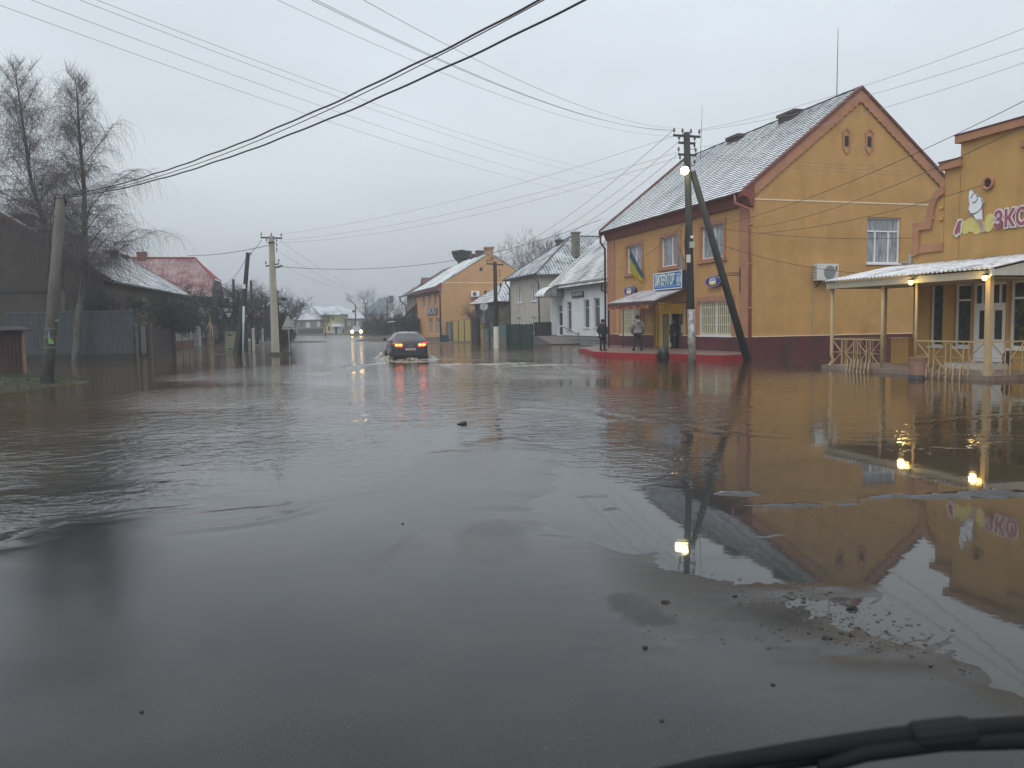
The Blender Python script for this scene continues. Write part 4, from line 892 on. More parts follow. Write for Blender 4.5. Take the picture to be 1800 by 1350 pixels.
# low wall left of the shop front, racks and planter bin
lw = S.thing('low_wall', 'short low amber wall closing the porch beside the dark plinth', 'wall', FX - .1, yl, 0)
f = MB(); f.box(-.12, .1, -.05, .75, 0, 1.0); f.build('wall_body', SHOPW, lw); f = MB(); f.box(-.15, .13, -.06, .78, 1.0, 1.04); f.build('coping', CREAM, lw)
def rack(px0, px1, py, n, lab):
    x0 = -.5; a = S.xx(px0, py, x0)[0]; b2 = S.xx(px1, py, x0)[0]
    rt_ = S.thing('bicycle_rack', lab, 'bicycle rack', x0, min(a, b2), 0, group='bicycle racks at the porch'); L_ = abs(a - b2); f = MB()
    for i in range(n):
        y = L_ * i / (n - 1)
        f.tube([(-.22, y - .16, -.1), (.0, y, .40), (.22, y + .16, -.1)], .016, 5); f.tube([(.18, y - .16, -.1), (.02, y + .0, .34), (-.18, y + .2, -.1)], .014, 5)
    f.tube([(.1, -.15, .12), (.1, L_ + .15, .12)], .016, 5); f.build('rack_frame', mat('rack_paint', (.30, .22, .14), .6, .3, 8), rt_)
rack(1490, 1528, 652, 7, 'low rack of crossed rods in the water before the left porch railing'); rack(1618, 1688, 664, 7, 'low rack of crossed rods in the water before the right porch railing')
g = G(1615, 667); u = MB(); u.lathe([(.20, .12), (.23, .5), (.26, .62), (.22, .62), (.2, .5)], (0, 0, 0), 14)
ub = WORLD.thing('litter_bin', 'round pinkish concrete litter bin on a dark base at the porch corner post', 'litter bin', g.x, g.y + .1, 0)
u.build('bowl', mat('pinkish_concrete', (.26, .155, .115), .85, .15, 6, .2, 50), ub, smooth=False); u = MB(); u.lathe([(.24, -.2), (.22, .02), (.19, .12)], (0, 0, 0), 14); u.build('base', DARKM, ub)
# ------------------------------------------------------------------ poles
def insul(mb, p, s=1.0): mb.lathe([(.012 * s, 0), (.045 * s, .05 * s), (.05 * s, .09 * s), (.03 * s, .11 * s), (.035 * s, .15 * s), (.01 * s, .17 * s)], p, 8)
def pole(name, lab, base, top, Y=None, r0=.13, r1=.1, m=None, sides=10, group=None, z0=None):
    g = G(*base) if Y is None else AT(base[0], base[1], Y)
    if z0 is not None: g.z = z0
    t = AT(top[0], top[1], g.y); root = WORLD.thing(name, lab, 'utility pole', g.x, g.y, 0, group=group)
    f = MB(); d = t - Vector((g.x, g.y, 0)); f.tube([(d.x * -.05, 0, -d.z * .05), d * .5, d], [r0, (r0 + r1) / 2, r1], sides); f.build('shaft', m or WOODD, root, smooth=sides > 6)
    return root, Vector((g.x, g.y, 0)), d
def crossarm(root, d, t, half, dirv, n=2, w_=.08, up=True, m=None):
    f = MB(); c = d * t; v = Vector(dirv).normalized(); f.bar(c - v * half, c + v * half, w_, w_); a = f.build('crossarm', m or DARKM, root)
    for i in range(n):
        s = -1 + 2 * i / (n - 1) if n > 1 else 1; f = MB(); p = c + v * half * s * .94; f.bar(p, p + Vector((0, 0, .13)), .02); insul(f, p + Vector((0, 0, .12)), 1.1); f.build('insulator', PORC, a)
def hook(root, d, t, side, L_=.22):
    f = MB(); c = d * t; p = c + Vector((side * L_, 0, -.02)); f.tube([c, p, p + Vector((0, 0, .1))], .014, 5); insul(f, p + Vector((0, 0, .08)), .9); f.build('bracket_insulator', DARKM, root)
TAR = mat('tarred_pole', (.036, .037, .034), .75, .35, 3, .4, 30, stretch=(6, 6, .4))
rp, rpo, rpd = pole('utility_pole', 'tall tarred street lamp pole with diagonal brace before the amber corner house', (1217, 637), (1207, 233), r0=.155, r1=.13, m=TAR)
sd_ = (.98, .18, -.03)
crossarm(rp, rpd, .985, .58, sd_, 4); crossarm(rp, rpd, .955, .36, sd_, 2); crossarm(rp, rpd, .905, .38, (.98, .1, -.04), 2)
for t, s in ((.93, 1), (.88, -1), (.86, 1)): hook(rp, rpd, t, s, .3)
f = MB(); c = rpd * .845; f.tube([c, c + Vector((-.1, -.16, .04)), c + Vector((-.16, -.30, .0))], .03, 6); arm = f.build('lamp_arm', DARKM, rp)
f = MB(); q = c + Vector((-.20, -.34, -.05)); f.lathe([(.03, .16), (.1, .1), (.17, -.02), (.15, -.03)], q, 12); f.build('lamp_head', DARKM, rp)
f = MB(); f.lathe([(.17 * math.sin(t_), -.17 * math.cos(t_) - .03) for t_ in np.linspace(.15, 2.6, 9)], q + Vector((0, -.03, -.05)), 12); f.build('lamp_bulb', mat('street_lamp_lit', (1, .9, .6), .3, .0, 1, emit=24, ecol=(1, .86, .42)), rp, smooth=True)
pl_ = bpy.data.lights.new('street_lamp_light', 'POINT'); pl_.energy = 12; pl_.color = (1, .86, .5); pl_.shadow_soft_size = .15
lo = bpy.data.objects.new('street_lamp_light', pl_); COL.objects.link(lo); lo.location = rpo + q + Vector((-.35, -.6, -.3))
for t, sx, w_, h_, m_, dx in ((.515, 0, .20, .26, mat('box_greygreen', (.33, .36, .30), .6), .06), (.455, 0, .15, .32, mat('box_white', (.55, .54, .5), .5), -.1), (.548, 0, .1, .1, WHITE, .06)):
    c = rpd * t; f = MB(); f.box(c.x + dx - w_ / 2, c.x + dx + w_ / 2, c.y - .26, c.y - .13, c.z - h_ / 2, c.z + h_ / 2); f.build('junction_box', m_, rp, bevel=.01)
f = MB(); c = rpd * .20; f.tube([(0, 0, -.3), (rpd * .235)], [.165, .152], 10); f.build('concrete_stub', mat('stub_concrete', (.27, .26, .235), .9, .3, 4, .3, 40, col2=(.12, .115, .1), c2amt=(.5, .62), c2scale=3), rp, smooth=True)
for z, m_, h_, a in ((1.75, mat('poster_pink', (.50, .42, .50), .7, .4, 12), .38, -.3), (1.3, mat('poster_white', (.52, .55, .62), .7, .1, 9), .30, -.1), (1.05, mat('poster_grey', (.40, .40, .38), .8, .2, 9), .26, -.7)):
    f = MB(); f.grid(lambda u, v: (.158 * math.sin(a + 1.0 * (u - .5)) + rpd.x * z / rpd.z, -.158 * math.cos(a + 1.0 * (u - .5)), z + h_ * v), 6, 1); f.build('poster', m_, rp, recalc=False)
f = MB()
for k in range(5): x = -.15 - .01 * k; f.tube([rpd * .60 + Vector((x + .02, -.1, 0)), rpd * .52 + Vector((x - .05 * (k % 2), -.14, 0)), rpd * .44 + Vector((x, -.1, .1 * (k % 3)))], .014, 5)
f.tube([rpd * .44 + Vector((-.15 + .07 * math.sin(t), -.12, .25 * math.cos(t) - .2)) for t in np.linspace(0, 9, 22)], .012, 5); f.build('cable_coil', DARKM, rp)
g = G(1314, 634); bt = AT(1217, 301, rpo.y + .1)
bo = WORLD.thing('pole_brace', 'dark slanted timber brace leaning against the street lamp pole', 'brace', g.x, g.y, 0); f = MB(); d = bt - Vector((g.x, g.y, 0)); f.tube([d * -.03, d * .5, d], [.165, .15, .13], 10); f.build('timber', TAR, bo, smooth=True)

# leaning concrete pole at the left
lp_, lpo, lpd = pole('utility_pole', 'leaning grey concrete pole with a green poster, nearest at the left', (82, 677), (107.5, 346), r0=.19, r1=.14, m=mat('pole_concrete', (.115, .112, .102), .9, .2, 2, .3, 40, col2=(.07, .068, .062), c2amt=(.5, .7), c2scale=1.4, stretch=(3, 3, 1)), sides=12)
crossarm(lp_, lpd, .985, .14, (1, .1, 0), 2, .06)
for t, s in ((.97, -1), (.955, 1), (.94, -1)): hook(lp_, lpd, t, s, .17)
f = MB(); c = lpd * .985
f.lathe([(.145, 0), (.145, .05)], c, 10); f.build('pole_cap', DARKM, lp_)
f = MB(); z = 1.32; o_ = lpd * (z / lpd.z); f.grid(lambda u, v: (o_.x + .187 * math.sin(.35 + .8 * u), -.187 * math.cos(.35 + .8 * u), z + .42 * v), 6, 1); f.build('poster', mat('green_poster', (.16, .36, .05), .6, .3, 8, col2=(.12, .30, .5), c2amt=(.48, .52), c2scale=6), lp_, recalc=False)
for t in (.20, .255, .30):
    f = MB(); c = lpd * t; f.lathe([(.187, 0), (.187, .03)], c, 14); f.build('wire_band', PORC, lp_)
f = MB(); f.tube([lpd * .93 + Vector((-.16, -.1, 0)), lpd * .9 + Vector((-.25, -.1, 0)), lpd * .85 + Vector((-.2, -.12, 0)), lpd * .6 + Vector((-.17, -.08, 0))], .014, 5); f.build('hanging_cable', DARKM, lp_)
f = MB(); f.lathe([(.01, 0), (.05, .03), (.05, .08), (.01, .11)], lpd * .335 + Vector((.2, -.05, 0)), 8); f.build('insulator', PORC, lp_)
f = MB(); f.lathe([(.225, -.2), (.21, .12), (.2, .3), (.19, .34)], lpd * 0 + Vector((.03, 0, 0)), 9); f.build('broken_foot', mat('wet_dark', (.03, .028, .025), .6, .3, 5), lp_)
# square concrete pole in the middle distance
cp, cpo, cpd = pole('utility_pole', 'pale square concrete pole with crossarms by the warning sign', (484.5, 625), (477, 415), r0=.26, r1=.17, m=mat('pale_pole', (.36, .345, .285), .85, .12, 2, .2, 40), sides=4)
crossarm(cp, cpd, .985, .64, (1, 0, -.05), 3, .09); crossarm(cp, cpd, .76, .42, (.98, 0, .16), 2, .07, m=DARKM)
f = MB(); f.lathe([(.2, 0), (.2, .07)], cpd * .94, 8); f.build('steel_band', DARKM, cp)
for t, s in ((.945, 1), (.91, 1), (.87, 1), (.95, -1)): hook(cp, cpd, t, s, .3)
f = MB(); c = cpd * .735; f.tube([c, c + Vector((.25, -.1, .02)), c + Vector((.58, -.2, .1))], .03, 6); f.prism([c + Vector((.3, -.25, -.03)), c + Vector((.62, -.25, .06)), c + Vector((.62, -.25, .16)), c + Vector((.3, -.25, .07))], (0, .18, 0)); f.build('lamp_arm', GUT, cp)
f = MB(); c = cpd * 0; f.lathe([(.5, -.1), (.42, .06), (.25, .2)], c, 9); f.build('earth_foot', mat('mud_clod', (.016, .013, .011)), cp)
# tarred pair of poles and thinner poles on the left verge
p1, p1o, p1d = pole('utility_pole', 'black tarred timber pole leaning right beside the grey cabinet', (421, 618), (436, 444), Y=52.5, r0=.17, r1=.13, m=WOODD, z0=0)
f = MB(); c = p1d * .5; q = AT(413, 618, 50.5); q = q - p1o; q.z = -.1
f.tube([c * 1.25 + Vector((0, -.1, 0)), q], [.14, .17], 8); f.build('brace', WOODD, p1); hook(p1, p1d, .97, 1)
f = MB(); c = p1d * .67; f.box(c.x - .12, c.x + .06, c.y - .2, c.y - .1, c.z - .16, c.z + .12); f.build('junction_box', WHITE, p1)
sp1, _, _ = pole('steel_pipe_post', 'thin pale blue pipe standing in the water before the black pole', (427, 632), (428.5, 538), r0=.045, r1=.065, m=mat('pale_blue_pipe', (.33, .42, .43), .5, .2, 4), sides=8)
sp1['category'] = 'post'
for i, (bx, by, tx, ty, Y, r, lab) in enumerate(((444, 604, 441, 493, 62, .12, 'slim dark timber pole just right of the black leaning pole'), (412, 600, 410, 491, 75, .14, 'dark bare timber stump pole behind the grey cabinet and fruit tree'), (461, 601, 459, 527, 85, .10, 'short far pole left of the pale concrete pole above the dark hedge'),
                                              (468, 600, 467, 522, 100, .13, 'far dark pole with a small crossarm just left of the pale concrete pole'), (489, 612, 487, 510, 66, .12, 'dark pole with a round dish lamp right behind the pale concrete pole'), (733, 590, 733, 506, None, .16, 'dark pole in front of the stone-walled house left of the orange house'))):
    p_, po_, pd_ = pole('utility_pole', lab, (bx, by), (tx, ty), Y=Y, r0=r, r1=r * .8, z0=0)
    if i in (3, 5): crossarm(p_, pd_, .97, .9, (1, 0, 0), 2, .09)
    if i == 4:
        crossarm(p_, pd_, .97, .42, (1, 0, 0), 2, .06); f = MB(); c = pd_ * .86; f.tube([c, c + Vector((.4, -.1, -.1))], .025, 6); f.lathe([(.05, .1), (.32, .0), (.30, -.12), (.05, -.2)], c + Vector((.5, -.1, 0)), 12); f.build('dish_lamp', DARKM, p_)
    if i in (0, 2):
        f = MB(); f.tube([(.1, -.1, -.1), (.12, -.1, 1.7)], .11, 6); f.build('concrete_stub', mat('stub_pale', (.36, .35, .31), .8, .1, 3), p_)
mp_, mpo, mpd = pole('utility_pole', 'dark timber pole with white painted foot before the teal fence', (872.5, 612), (870, 460), r0=.17, r1=.13)
crossarm(mp_, mpd, .97, .6, (1, .2, -.08), 2, .09); hook(mp_, mpd, .83, 1, .35); hook(mp_, mpd, .88, 1, .3)
f = MB(); f.tube([(.0, -.02, -.2), mpd * .25 + Vector((0, -.02, 0))], [.2, .185], 9); f.build('white_foot', mat('whitewash', (.56, .54, .46), .8, .15, 4), mp_)
f = MB(); c = mpd * .6; f.tube([c, c + Vector((.3, -.1, .3)), c + Vector((.35, -.1, .7))], .03, 6); f.lathe([(.04, 0), (.09, .2), (.02, .3)], c + Vector((.38, -.1, .65)), 7); f.build('lamp_arm', DARKM, mp_)
for i, (bx, by, tx, ty, Y, lab) in enumerate(((681, 592, 681, 522, 150, 'far dark pole with crossarm before the big grey-blue roof'), (642, 590, 642, 532, 160, 'far thin pole between bare trees right of the oncoming car'), (625, 590, 625, 537, 165, 'far thin pole with a round lamp above the oncoming car'))):
    p_, _, pd_ = pole('utility_pole', lab, (bx, by), (tx, ty), Y=Y, r0=.17, r1=.13, z0=0); 
    if i != 2: crossarm(p_, pd_, .97, .6, (1, 0, 0), 2, .1)
    else:
        f = MB(); f.lathe([(.1, -.3), (.35, 0), (.1, .3)], pd_ * .8 + Vector((-.4, 0, 0)), 10); f.build('lamp_head', DARKM, p_)
# warning sign seen from the back
g = G(509, 622); ws = WORLD.thing('road_sign', 'grey triangular road sign on a thin post standing in the flood', 'road sign', g.x, g.y, 0)
f = MB(); f.tube([(0, 0, -.2), (0, 0, 2.35)], .035, 8); f.build('post', mat('galvanised', (.30, .32, .33), .4, .1, 3, metal=.4), ws)
f = MB(); k = .46; f.prism([(-k, -.05, 1.58), (k, -.05, 1.58), (.05, -.05, 2.44), (-.05, -.05, 2.44)], (0, .02, 0)); f.build('sign_plate', mat('sign_back', (.33, .34, .33), .5, .08, 3, metal=.2), ws)
f = MB(); f.prism([(-k * .8, -.06, 1.66), (k * .8, -.06, 1.66), (k * .8, -.06, 1.7), (-k * .8, -.06, 1.7)], (0, .012, 0)); f.build('plate_rib', GUT, ws); f = MB(); f.lathe([(.25, -.1), (.2, .08), (.05, .12)], (0, 0, 0), 8); f.build('earth_foot', mat('mud_clod', (.016, .013, .011)), ws)
# grey cabinet
g = G(405.5, 620); cb = WORLD.thing('cabinet', 'weathered grey-green metal service cabinet standing in the flood', 'cabinet', g.x, g.y, 0)
w_ = 18 / 1400 * g.y / 2; h_ = 36 / 1400 * g.y; CBM = mat('cabinet_paint', (.20, .205, .155), .6, .2, 3, .1, 30, col2=(.14, .12, .09), c2amt=(.52, .65), c2scale=3)
f = MB(); f.box(-w_, w_, 0, .5, -.2, h_); f.build('casing', CBM, cb, bevel=.015); f = MB(); f.box(-w_ - .04, w_ + .04, -.04, .54, h_, h_ + .06); f.build('lid', CBM, cb)
f = MB(); f.box(-w_ + .05, w_ - .05, -.02, -.002, .1, h_ - .08); dr_ = f.build('door', CBM, cb); f = MB()
for z in (.2, h_ - .25): f.box(-.15, .15, -.03, -.021, z, z + .1)
f.build('vent', DARKM, dr_)
# ------------------------------------------------------------------ white house, grey house, small house, orange house
def quad_roof(root, pts_list, m_, th=.1, name='roof', extra=None):
    f = MB()
    for pts in pts_list: f.poly(pts)
    o = f.build(name, m_, root); s = o.modifiers.new('thick', 'SOLIDIFY'); s.thickness = th; s.offset = -1
    return o
g = G(1066, 608); Wf = Frame(g.x, g.y, -16.6)
wh = Wf.thing('white_house', 'white single-storey shop house with mossy snow-dusted slate roof and tall narrow windows', 'house')
wL = Wf.xx(968, 597)[0]; wZ = Wf.xx(968, 503)[1]; xx_, zz_ = Wf.yy(1064, 413, wL); wsl = (zz_ - wZ) / xx_; wxr = 5.2; wzr = wZ + wsl * wxr
wh_w = [rect_x(Wf, [(1043.5, 525), (1054.5, 523), (1043.5, 576), (1054.5, 576)]), rect_x(Wf, [(1026, 527.5), (1036, 526), (1026, 577), (1036, 577)]), rect_x(Wf, [(996.5, 531), (1004.5, 530), (996.5, 580), (1004.5, 580)])]
wdr = rect_x(Wf, [(980, 536), (989, 534.5), (980, 594), (989, 594.5)]); wdr[2] = .62
f = MB(); wall(f, map_x(0), -3, wL, -.3, wZ + .1, wh_w + [wdr], .18); f.build('wall', WHITEW, wh, recalc=False); f = MB(); f.poly([(0, wL, -.3), (2 * wxr, wL, -.3), (2 * wxr, wL, wZ), (wxr, wL, wzr), (0, wL, wZ)]); f.build('end_wall', WHITEW, wh, recalc=False); f = MB(); f.poly([(0, -3, -.3), (2 * wxr, -3, -.3), (2 * wxr, -3, wZ), (wxr, -3, wzr), (0, -3, wZ)])
f.build('end_wall', WHITEW, wh, recalc=False)
zp_ = Wf.xx(1055, 591)[1]; pm = mat('dashed_plinth', (.09, .095, .10), .7, .5, 5)
for u0_, u1_ in ((-3, wdr[0] - .1), (wdr[1] + .1, wL)): f = MB(); mbox(f, map_x(0), u0_, u1_, -.05, 0, -.3, zp_); f.build('plinth', pm, wh)
f = MB(); rr_ = random.Random(2)
for k, z in enumerate((zp_ - .14, zp_ * .62, zp_ * .34, .06)):
    y = -2.9 + .1 * k
    while y < wdr[0] - .3: f.box(-.058, -.051, y, y + .09, z - .045, z + .045); y += .24
tag(f.build('plinth_tile', mat('plinth_white', (.40, .41, .41), .7), wh), kind='stuff')
for h in wh_w: window(wh, map_x(0), h, (), (.72,), .17, .07, frame=mat('grey_frame', (.42, .44, .45), .5), glass=GLASS, sill=.07, sillm=mat('sand_sill', (.50, .44, .33), .8))
fr = window(wh, map_x(0), wdr, (), (.76,), .15, .09, glass=GLASS, name='door')
f = MB(); mbox(f, map_x(0), wdr[0] + .09, wdr[1] - .09, .105, .155, wdr[2] + .75, wdr[2] + .87); f.build('rail', WHITE, fr)
SLATE = snow_roof('slate_roof_snow', (.085, .088, .088), (.56, .59, .60), (.36, .56), 7, big=.5, stretch=(1, 3, 2.0))
r_ = MB(); stepped_roof(r_, (-.5, -3.2, wZ - .5 * wsl + .12), (-.5, wL + .35, wZ - .5 * wsl + .12), (wxr, -3.2, wzr + .12), (wxr, wL + .35, wzr + .12), 26, .03, 40, .02, 9)
rf = r_.build('roof', [SLATE, mat('slate_riser', (.06, .062, .062), .9, .3, 8)], wh, recalc=False)
quad_roof(wh, [[(wxr, -3.2, wzr + .12), (wxr, wL + .35, wzr + .12), (2 * wxr + .4, wL + .35, wZ - .2), (2 * wxr + .4, -3.2, wZ - .2)]], SLATE, .08, 'roof_back')
f = MB(); f.box(-.42, 0, -3, wL + .1, wZ - .14, wZ - .02); f.build('eaves_board', mat('grey_eaves', (.26, .25, .23), .8), wh)
f = MB(); f.tube([(-.56, y, wZ - .5 * wsl + .06) for y in np.linspace(-3, wL + .3, 12)], .06, 6); f.build('gutter', GUT, wh)
f = MB(); y = Wf.xx(1062, 500, -.3)[0]; f.tube([(-.5, y, wZ - .35), (-.5, y, wZ - .9), (-.2, y - .4, wZ - 1.05)], .06, 6); f.build('downpipe', RUST, wh, smooth=True)
# barrel awning over the white house door
a0, a1 = wdr[0] - .35, wdr[1] + 1.0; az_ = Wf.xx(990, 521, 0)[1]
aw = Wf.thing('barrel_awning', 'curved translucent awning over the white house door', 'awning'); f = MB()
f.grid(lambda u, v: (-1.7 * math.sin(v * math.pi / 2 * 1.0), a0 + (a1 - a0) * u, az_ + .95 * math.cos(v * math.pi / 2) + .0), 6, 10); o = f.build('awning_sheet', mat('milky_sheet', (.58, .61, .62), .35, .08, 2), aw, smooth=True); s_ = o.modifiers.new('thick', 'SOLIDIFY'); s_.thickness = .012
f = MB(); pr = [(-1.7 * math.sin(t), a0 - .01, az_ + .95 * math.cos(t)) for t in np.linspace(0, math.pi / 2, 12)]; f.tube(pr, .025, 5); f.tube([(0, a0, az_), (-1.7, a0, az_)], .025, 5)
for x in (-.55, -1.1): f.tube([(x, a0, az_), (x, a0, az_ + .95 * math.sqrt(max(0, 1 - (x / 1.7) ** 2)))], .018, 5)
f.tube([(0, a1, az_), (-1.7, a1, az_)], .025, 5); f.tube([(0, a0, az_), (0, a0, az_ + .95)], .03, 5); f.build('awning_frame', DARKM, aw)
f = MB(); f.prism([(-.02, a0 + .03, az_ + .02)] + [(x, a0 + .03, az_ + .95 * math.sqrt(max(0, 1 - (x / 1.7) ** 2)) - .02) for x in np.linspace(-.02, -1.62, 10)] + [(-1.62, a0 + .03, az_ + .02)], (0, .008, 0)); f.build('end_sheet', mat('smoky_sheet', (.22, .21, .20), .4, .3, 3), aw)
q = [Wf.xx(a, b2, -.12) for a, b2 in ((1004, 514), (1024, 511), (1004, 523.5), (1024, 523))]
wsg = Wf.thing('house_sign', 'small dark sign with pale letters on the white house between windows and awning', 'sign', -.12, (q[0][0] + q[1][0]) / 2, (q[0][1] + q[2][1]) / 2)
hw, hh = abs(q[0][0] - q[1][0]) / 2, abs(q[0][1] - q[2][1]) / 2
f = MB(); f.box(0, .11, -hw, hw, -hh, hh); f.build('sign_board', mat('sign_plum_black', (.03, .022, .03), .5), wsg)
text_mesh('lettering', 'ДОНИРКИ', hh * 1.5, mat('sign_pale', (.50, .48, .48), .5), wsg, facing_x(0, 0, -.012), .01, hw * 2 / (hh * 1.5 * 5.3), .01)
# ramp, steps and handrail
ym = (wdr[0] + wdr[1]) / 2; rm = Wf.thing('door_ramp', 'dark tiled ramp and landing rising to the white house door', 'ramp')
f = MB(); f.prism([(-2.4, ym - 4.6, -.3), (-2.4, ym - 4.6, .04), (-2.4, ym - 1.0, .62), (-2.4, ym + 1.4, .62), (-2.4, ym + 3.6, -.3)], (2.34, 0, 0)); f.build('ramp_body', mat('dark_tiles', (.06, .06, .062), .5, .5, 6), rm)
f = MB(); f.prism([(-2.42, ym - 4.6, .045), (-2.42, ym - 1.0, .625), (-2.42, ym - 1.0, .66), (-2.42, ym - 4.65, .08)], (2.36, 0, 0)); f.build('ramp_surface', mat('ramp_brown', (.13, .11, .10), .5, .2, 3), rm)
f = MB()
for i in range(9):
    y = ym - 3.6 + i * .55; zt = min(.62, .04 + (y - (ym - 4.6)) * .161)
    for k in range(4):
        if .07 + k * .15 < zt - .06: f.box(-2.41, -2.401, y - .05, y + .08, .05 + k * .15, .12 + k * .15)
f.build('tile_dashes', mat('plinth_white', (.40, .41, .41), .7), rm)
hr = Wf.thing('handrail', 'dark slanted handrail on the white house wall beside the door', 'handrail'); f = MB(); y0, z0 = Wf.xx(989, 574, -.2); y1, z1 = Wf.xx(1016, 588, -.2)
f.tube([(-.2, y0, z0), (-.2, y1, z1)], .03, 6); f.tube([(-.2, y1, z1), (-.2, y1 - .05, z1 + .15), (-.2, y1 - .25, z1 + .05)], .03, 6)
for t in (.05, .5, .95): yy_, z_ = y0 + (y1 - y0) * t, z0 + (z1 - z0) * t; f.tube([(-.2, yy_, z_), (-.0, yy_, z_ - .05)], .02, 5)
f.build('rail', DARKM, hr)
# grey two-storey house
q_ = Wf.w(0, wL); g = AT(950, 606, q_.y + 2.2); Gf = Frame(g.x, g.y, -16.6)
gh = Gf.thing('grey_house', 'beige-grey two-storey house with snowy corrugated hip roof behind the dark green fence', 'house')
gL = Gf.xx(898, 600)[0]; gZ = Gf.xx(948, 480)[1]; rx_, rz_ = Gf.yy(1003, 415, gL / 2); gD = 15
g_w = [rect_x(Gf, [(909, 505.5), (917, 504.5), (909, 532.5), (917, 532.5)]), rect_x(Gf, [(933.5, 501), (943, 499.5), (933.5, 530), (943, 529)]), rect_x(Gf, [(909, 557.5), (917.5, 557.5), (909, 586), (917.5, 586)]), rect_x(Gf, [(934, 556.5), (943, 556.5), (934, 586), (943, 586)])]
BEI = mat('beige_plaster', (.44, .415, .36), .9, .07, 1.2, .1, 60, col2=(.35, .34, .32), c2amt=(.5, .7), c2scale=.5)
f = MB(); wall(f, map_x(0), 0, gL, -.3, gZ, g_w, .15); wall(f, map_y(0), 0, gD, -.3, gZ); f.poly([(0, gL, -.3), (gD, gL, -.3), (gD, gL, gZ), (0, gL, gZ)]); f.build('wall', BEI, gh, recalc=False)
for h in g_w: window(gh, map_x(0), h, (.5,), (), .14, .10, glass=GLASSC, sill=.06)
ov = .55; SR = snow_roof('corrugated_snow', (.10, .11, .12), (.46, .50, .53), (.40, .62), 3.0, .0, 'X', big=.9)
SRX = snow_roof('corrugated_snow_x', (.06, .065, .07), (.42, .46, .49), (.38, .58), 2.4, 1.1, 'X', big=.8)
A, B, Cc, Dd = (-ov, -ov, gZ - .1), (-ov, gL + ov, gZ - .1), (gD + ov, gL + ov, gZ - .1), (gD + ov, -ov, gZ - .1); r0, r1 = (rx_, gL / 2, rz_), (gD - rx_, gL / 2, rz_)
quad_roof(gh, [[A, B, r0], [B, Cc, r1, r0]], SR, .09); quad_roof(gh, [[Dd, A, r0, r1], [Cc, Dd, r1]], SRX, .09)
f = MB(); f.tube([A, r0], .09, 6); f.tube([r0, r1], .09, 6); f.tube([B, r0], .09, 6); f.build('ridge_cap', GUT, gh)
f = MB(); f.box(-.5, gD, -.5, gL + .5, gZ - .22, gZ - .12); f.build('soffit', mat('soffit_grey', (.2, .21, .22), .7), gh)
f = MB(); f.tube([(-ov - .05, -ov, gZ - .1), (-ov - .05, gL + ov, gZ - .1)], .08, 6); f.build('gutter', GUT, gh)
for y in (.1, gL - .05):
    f = MB(); f.tube([(-ov, y - .3, gZ - .15), (-ov, y - .3, gZ - .45), (-.1, y - .1, gZ - .9), (-.1, y - .1, 0)], .07, 6); f.build('downpipe', mat('dark_pipe', (.06, .07, .085), .4), gh, smooth=True)
f = MB()
for k in range(9): y = -ov + (gL + 2 * ov) * (k + .5) / 9; f.box(-ov + .1, -ov + .14, y - .03, y + .03, gZ - .05, gZ + .18)
f.build('snow_guard', GUT, gh)
x, z = Gf.yy(1012, 444, gL * .18); x2, z2 = Gf.yy(1012, 408, gL * .18); f = MB(); f.box(x - .3, x + .3, gL * .18 - .3, gL * .18 + .3, z - .4, z2); f.box(x - .4, x + .4, gL * .18 - .4, gL * .18 + .4, z2 - .12, z2); f.build('chimney', mat('old_stone', (.17, .155, .12), .9, .3, 6, .3, 40, col2=(.08, .085, .08), c2amt=(.45, .6)), gh)
y, z = Gf.xx(984, 422, rx_ * .8); f = MB(); f.box(rx_ * .8 - .3, rx_ * .8 + .3, y - .4, y + .4, z - 1.4, z); f.box(rx_ * .8 - .37, rx_ * .8 + .37, y - .47, y + .47, z - .14, z + .02); f.build('chimney', BRICK, gh)
# small house
g = G(871, 601); Sf = Frame(g.x, g.y + 6, -16.6); sh = Sf.thing('small_house', 'small dark house with snowy hip roof tucked between the orange and grey houses', 'house')
sL = Sf.xx(836, 590)[0]; sZ = Sf.xx(871, 530)[1]; x, z = Sf.yy(899, 488, sL / 2); sD = 9
f = MB(); wall(f, map_x(0), 0, sL, -.3, sZ); wall(f, map_y(0), 0, sD, -.3, sZ); f.build('wall', mat('dark_wall', (.05, .05, .052), .8, .4, 1.5, col2=(.10, .09, .075), c2amt=(.5, .6)), sh)
A, B, Cc, Dd = (-.5, -.5, sZ - .05), (-.5, sL + .5, sZ - .05), (sD, sL + .5, sZ - .05), (sD, -.5, sZ - .05); r0, r1 = (x, sL / 2, z), (sD - .2, sL / 2, z)
quad_roof(sh, [[A, B, r0], [B, Cc, r1, r0], [Dd, A, r0, r1]], snow_roof('small_roof_snow', (.09, .1, .11), (.48, .51, .54), (.38, .55), 4, .9, 'X'), .08)
f = MB(); f.tube([(-.55, -.5, sZ - .1), (-.55, sL + .5, sZ - .1)], .07, 6); f.build('gutter', GUT, sh); f = MB(); f.box(-.45, sD, -.45, sL + .45, sZ - .17, sZ - .1); f.build('soffit', DARK, sh)
f = MB(); f.box(-.04, -.002, sL * .55, sL * .72, .8, 2.6); f.build('door', mat('grey_door', (.13, .14, .14), .6), sh); f = MB(); f.box(.3, sD, -.03, -.002, .6, sZ - .25); f.build('side_wall', mat('mud_plaster', (.15, .125, .095), .9, .3, 2), sh)
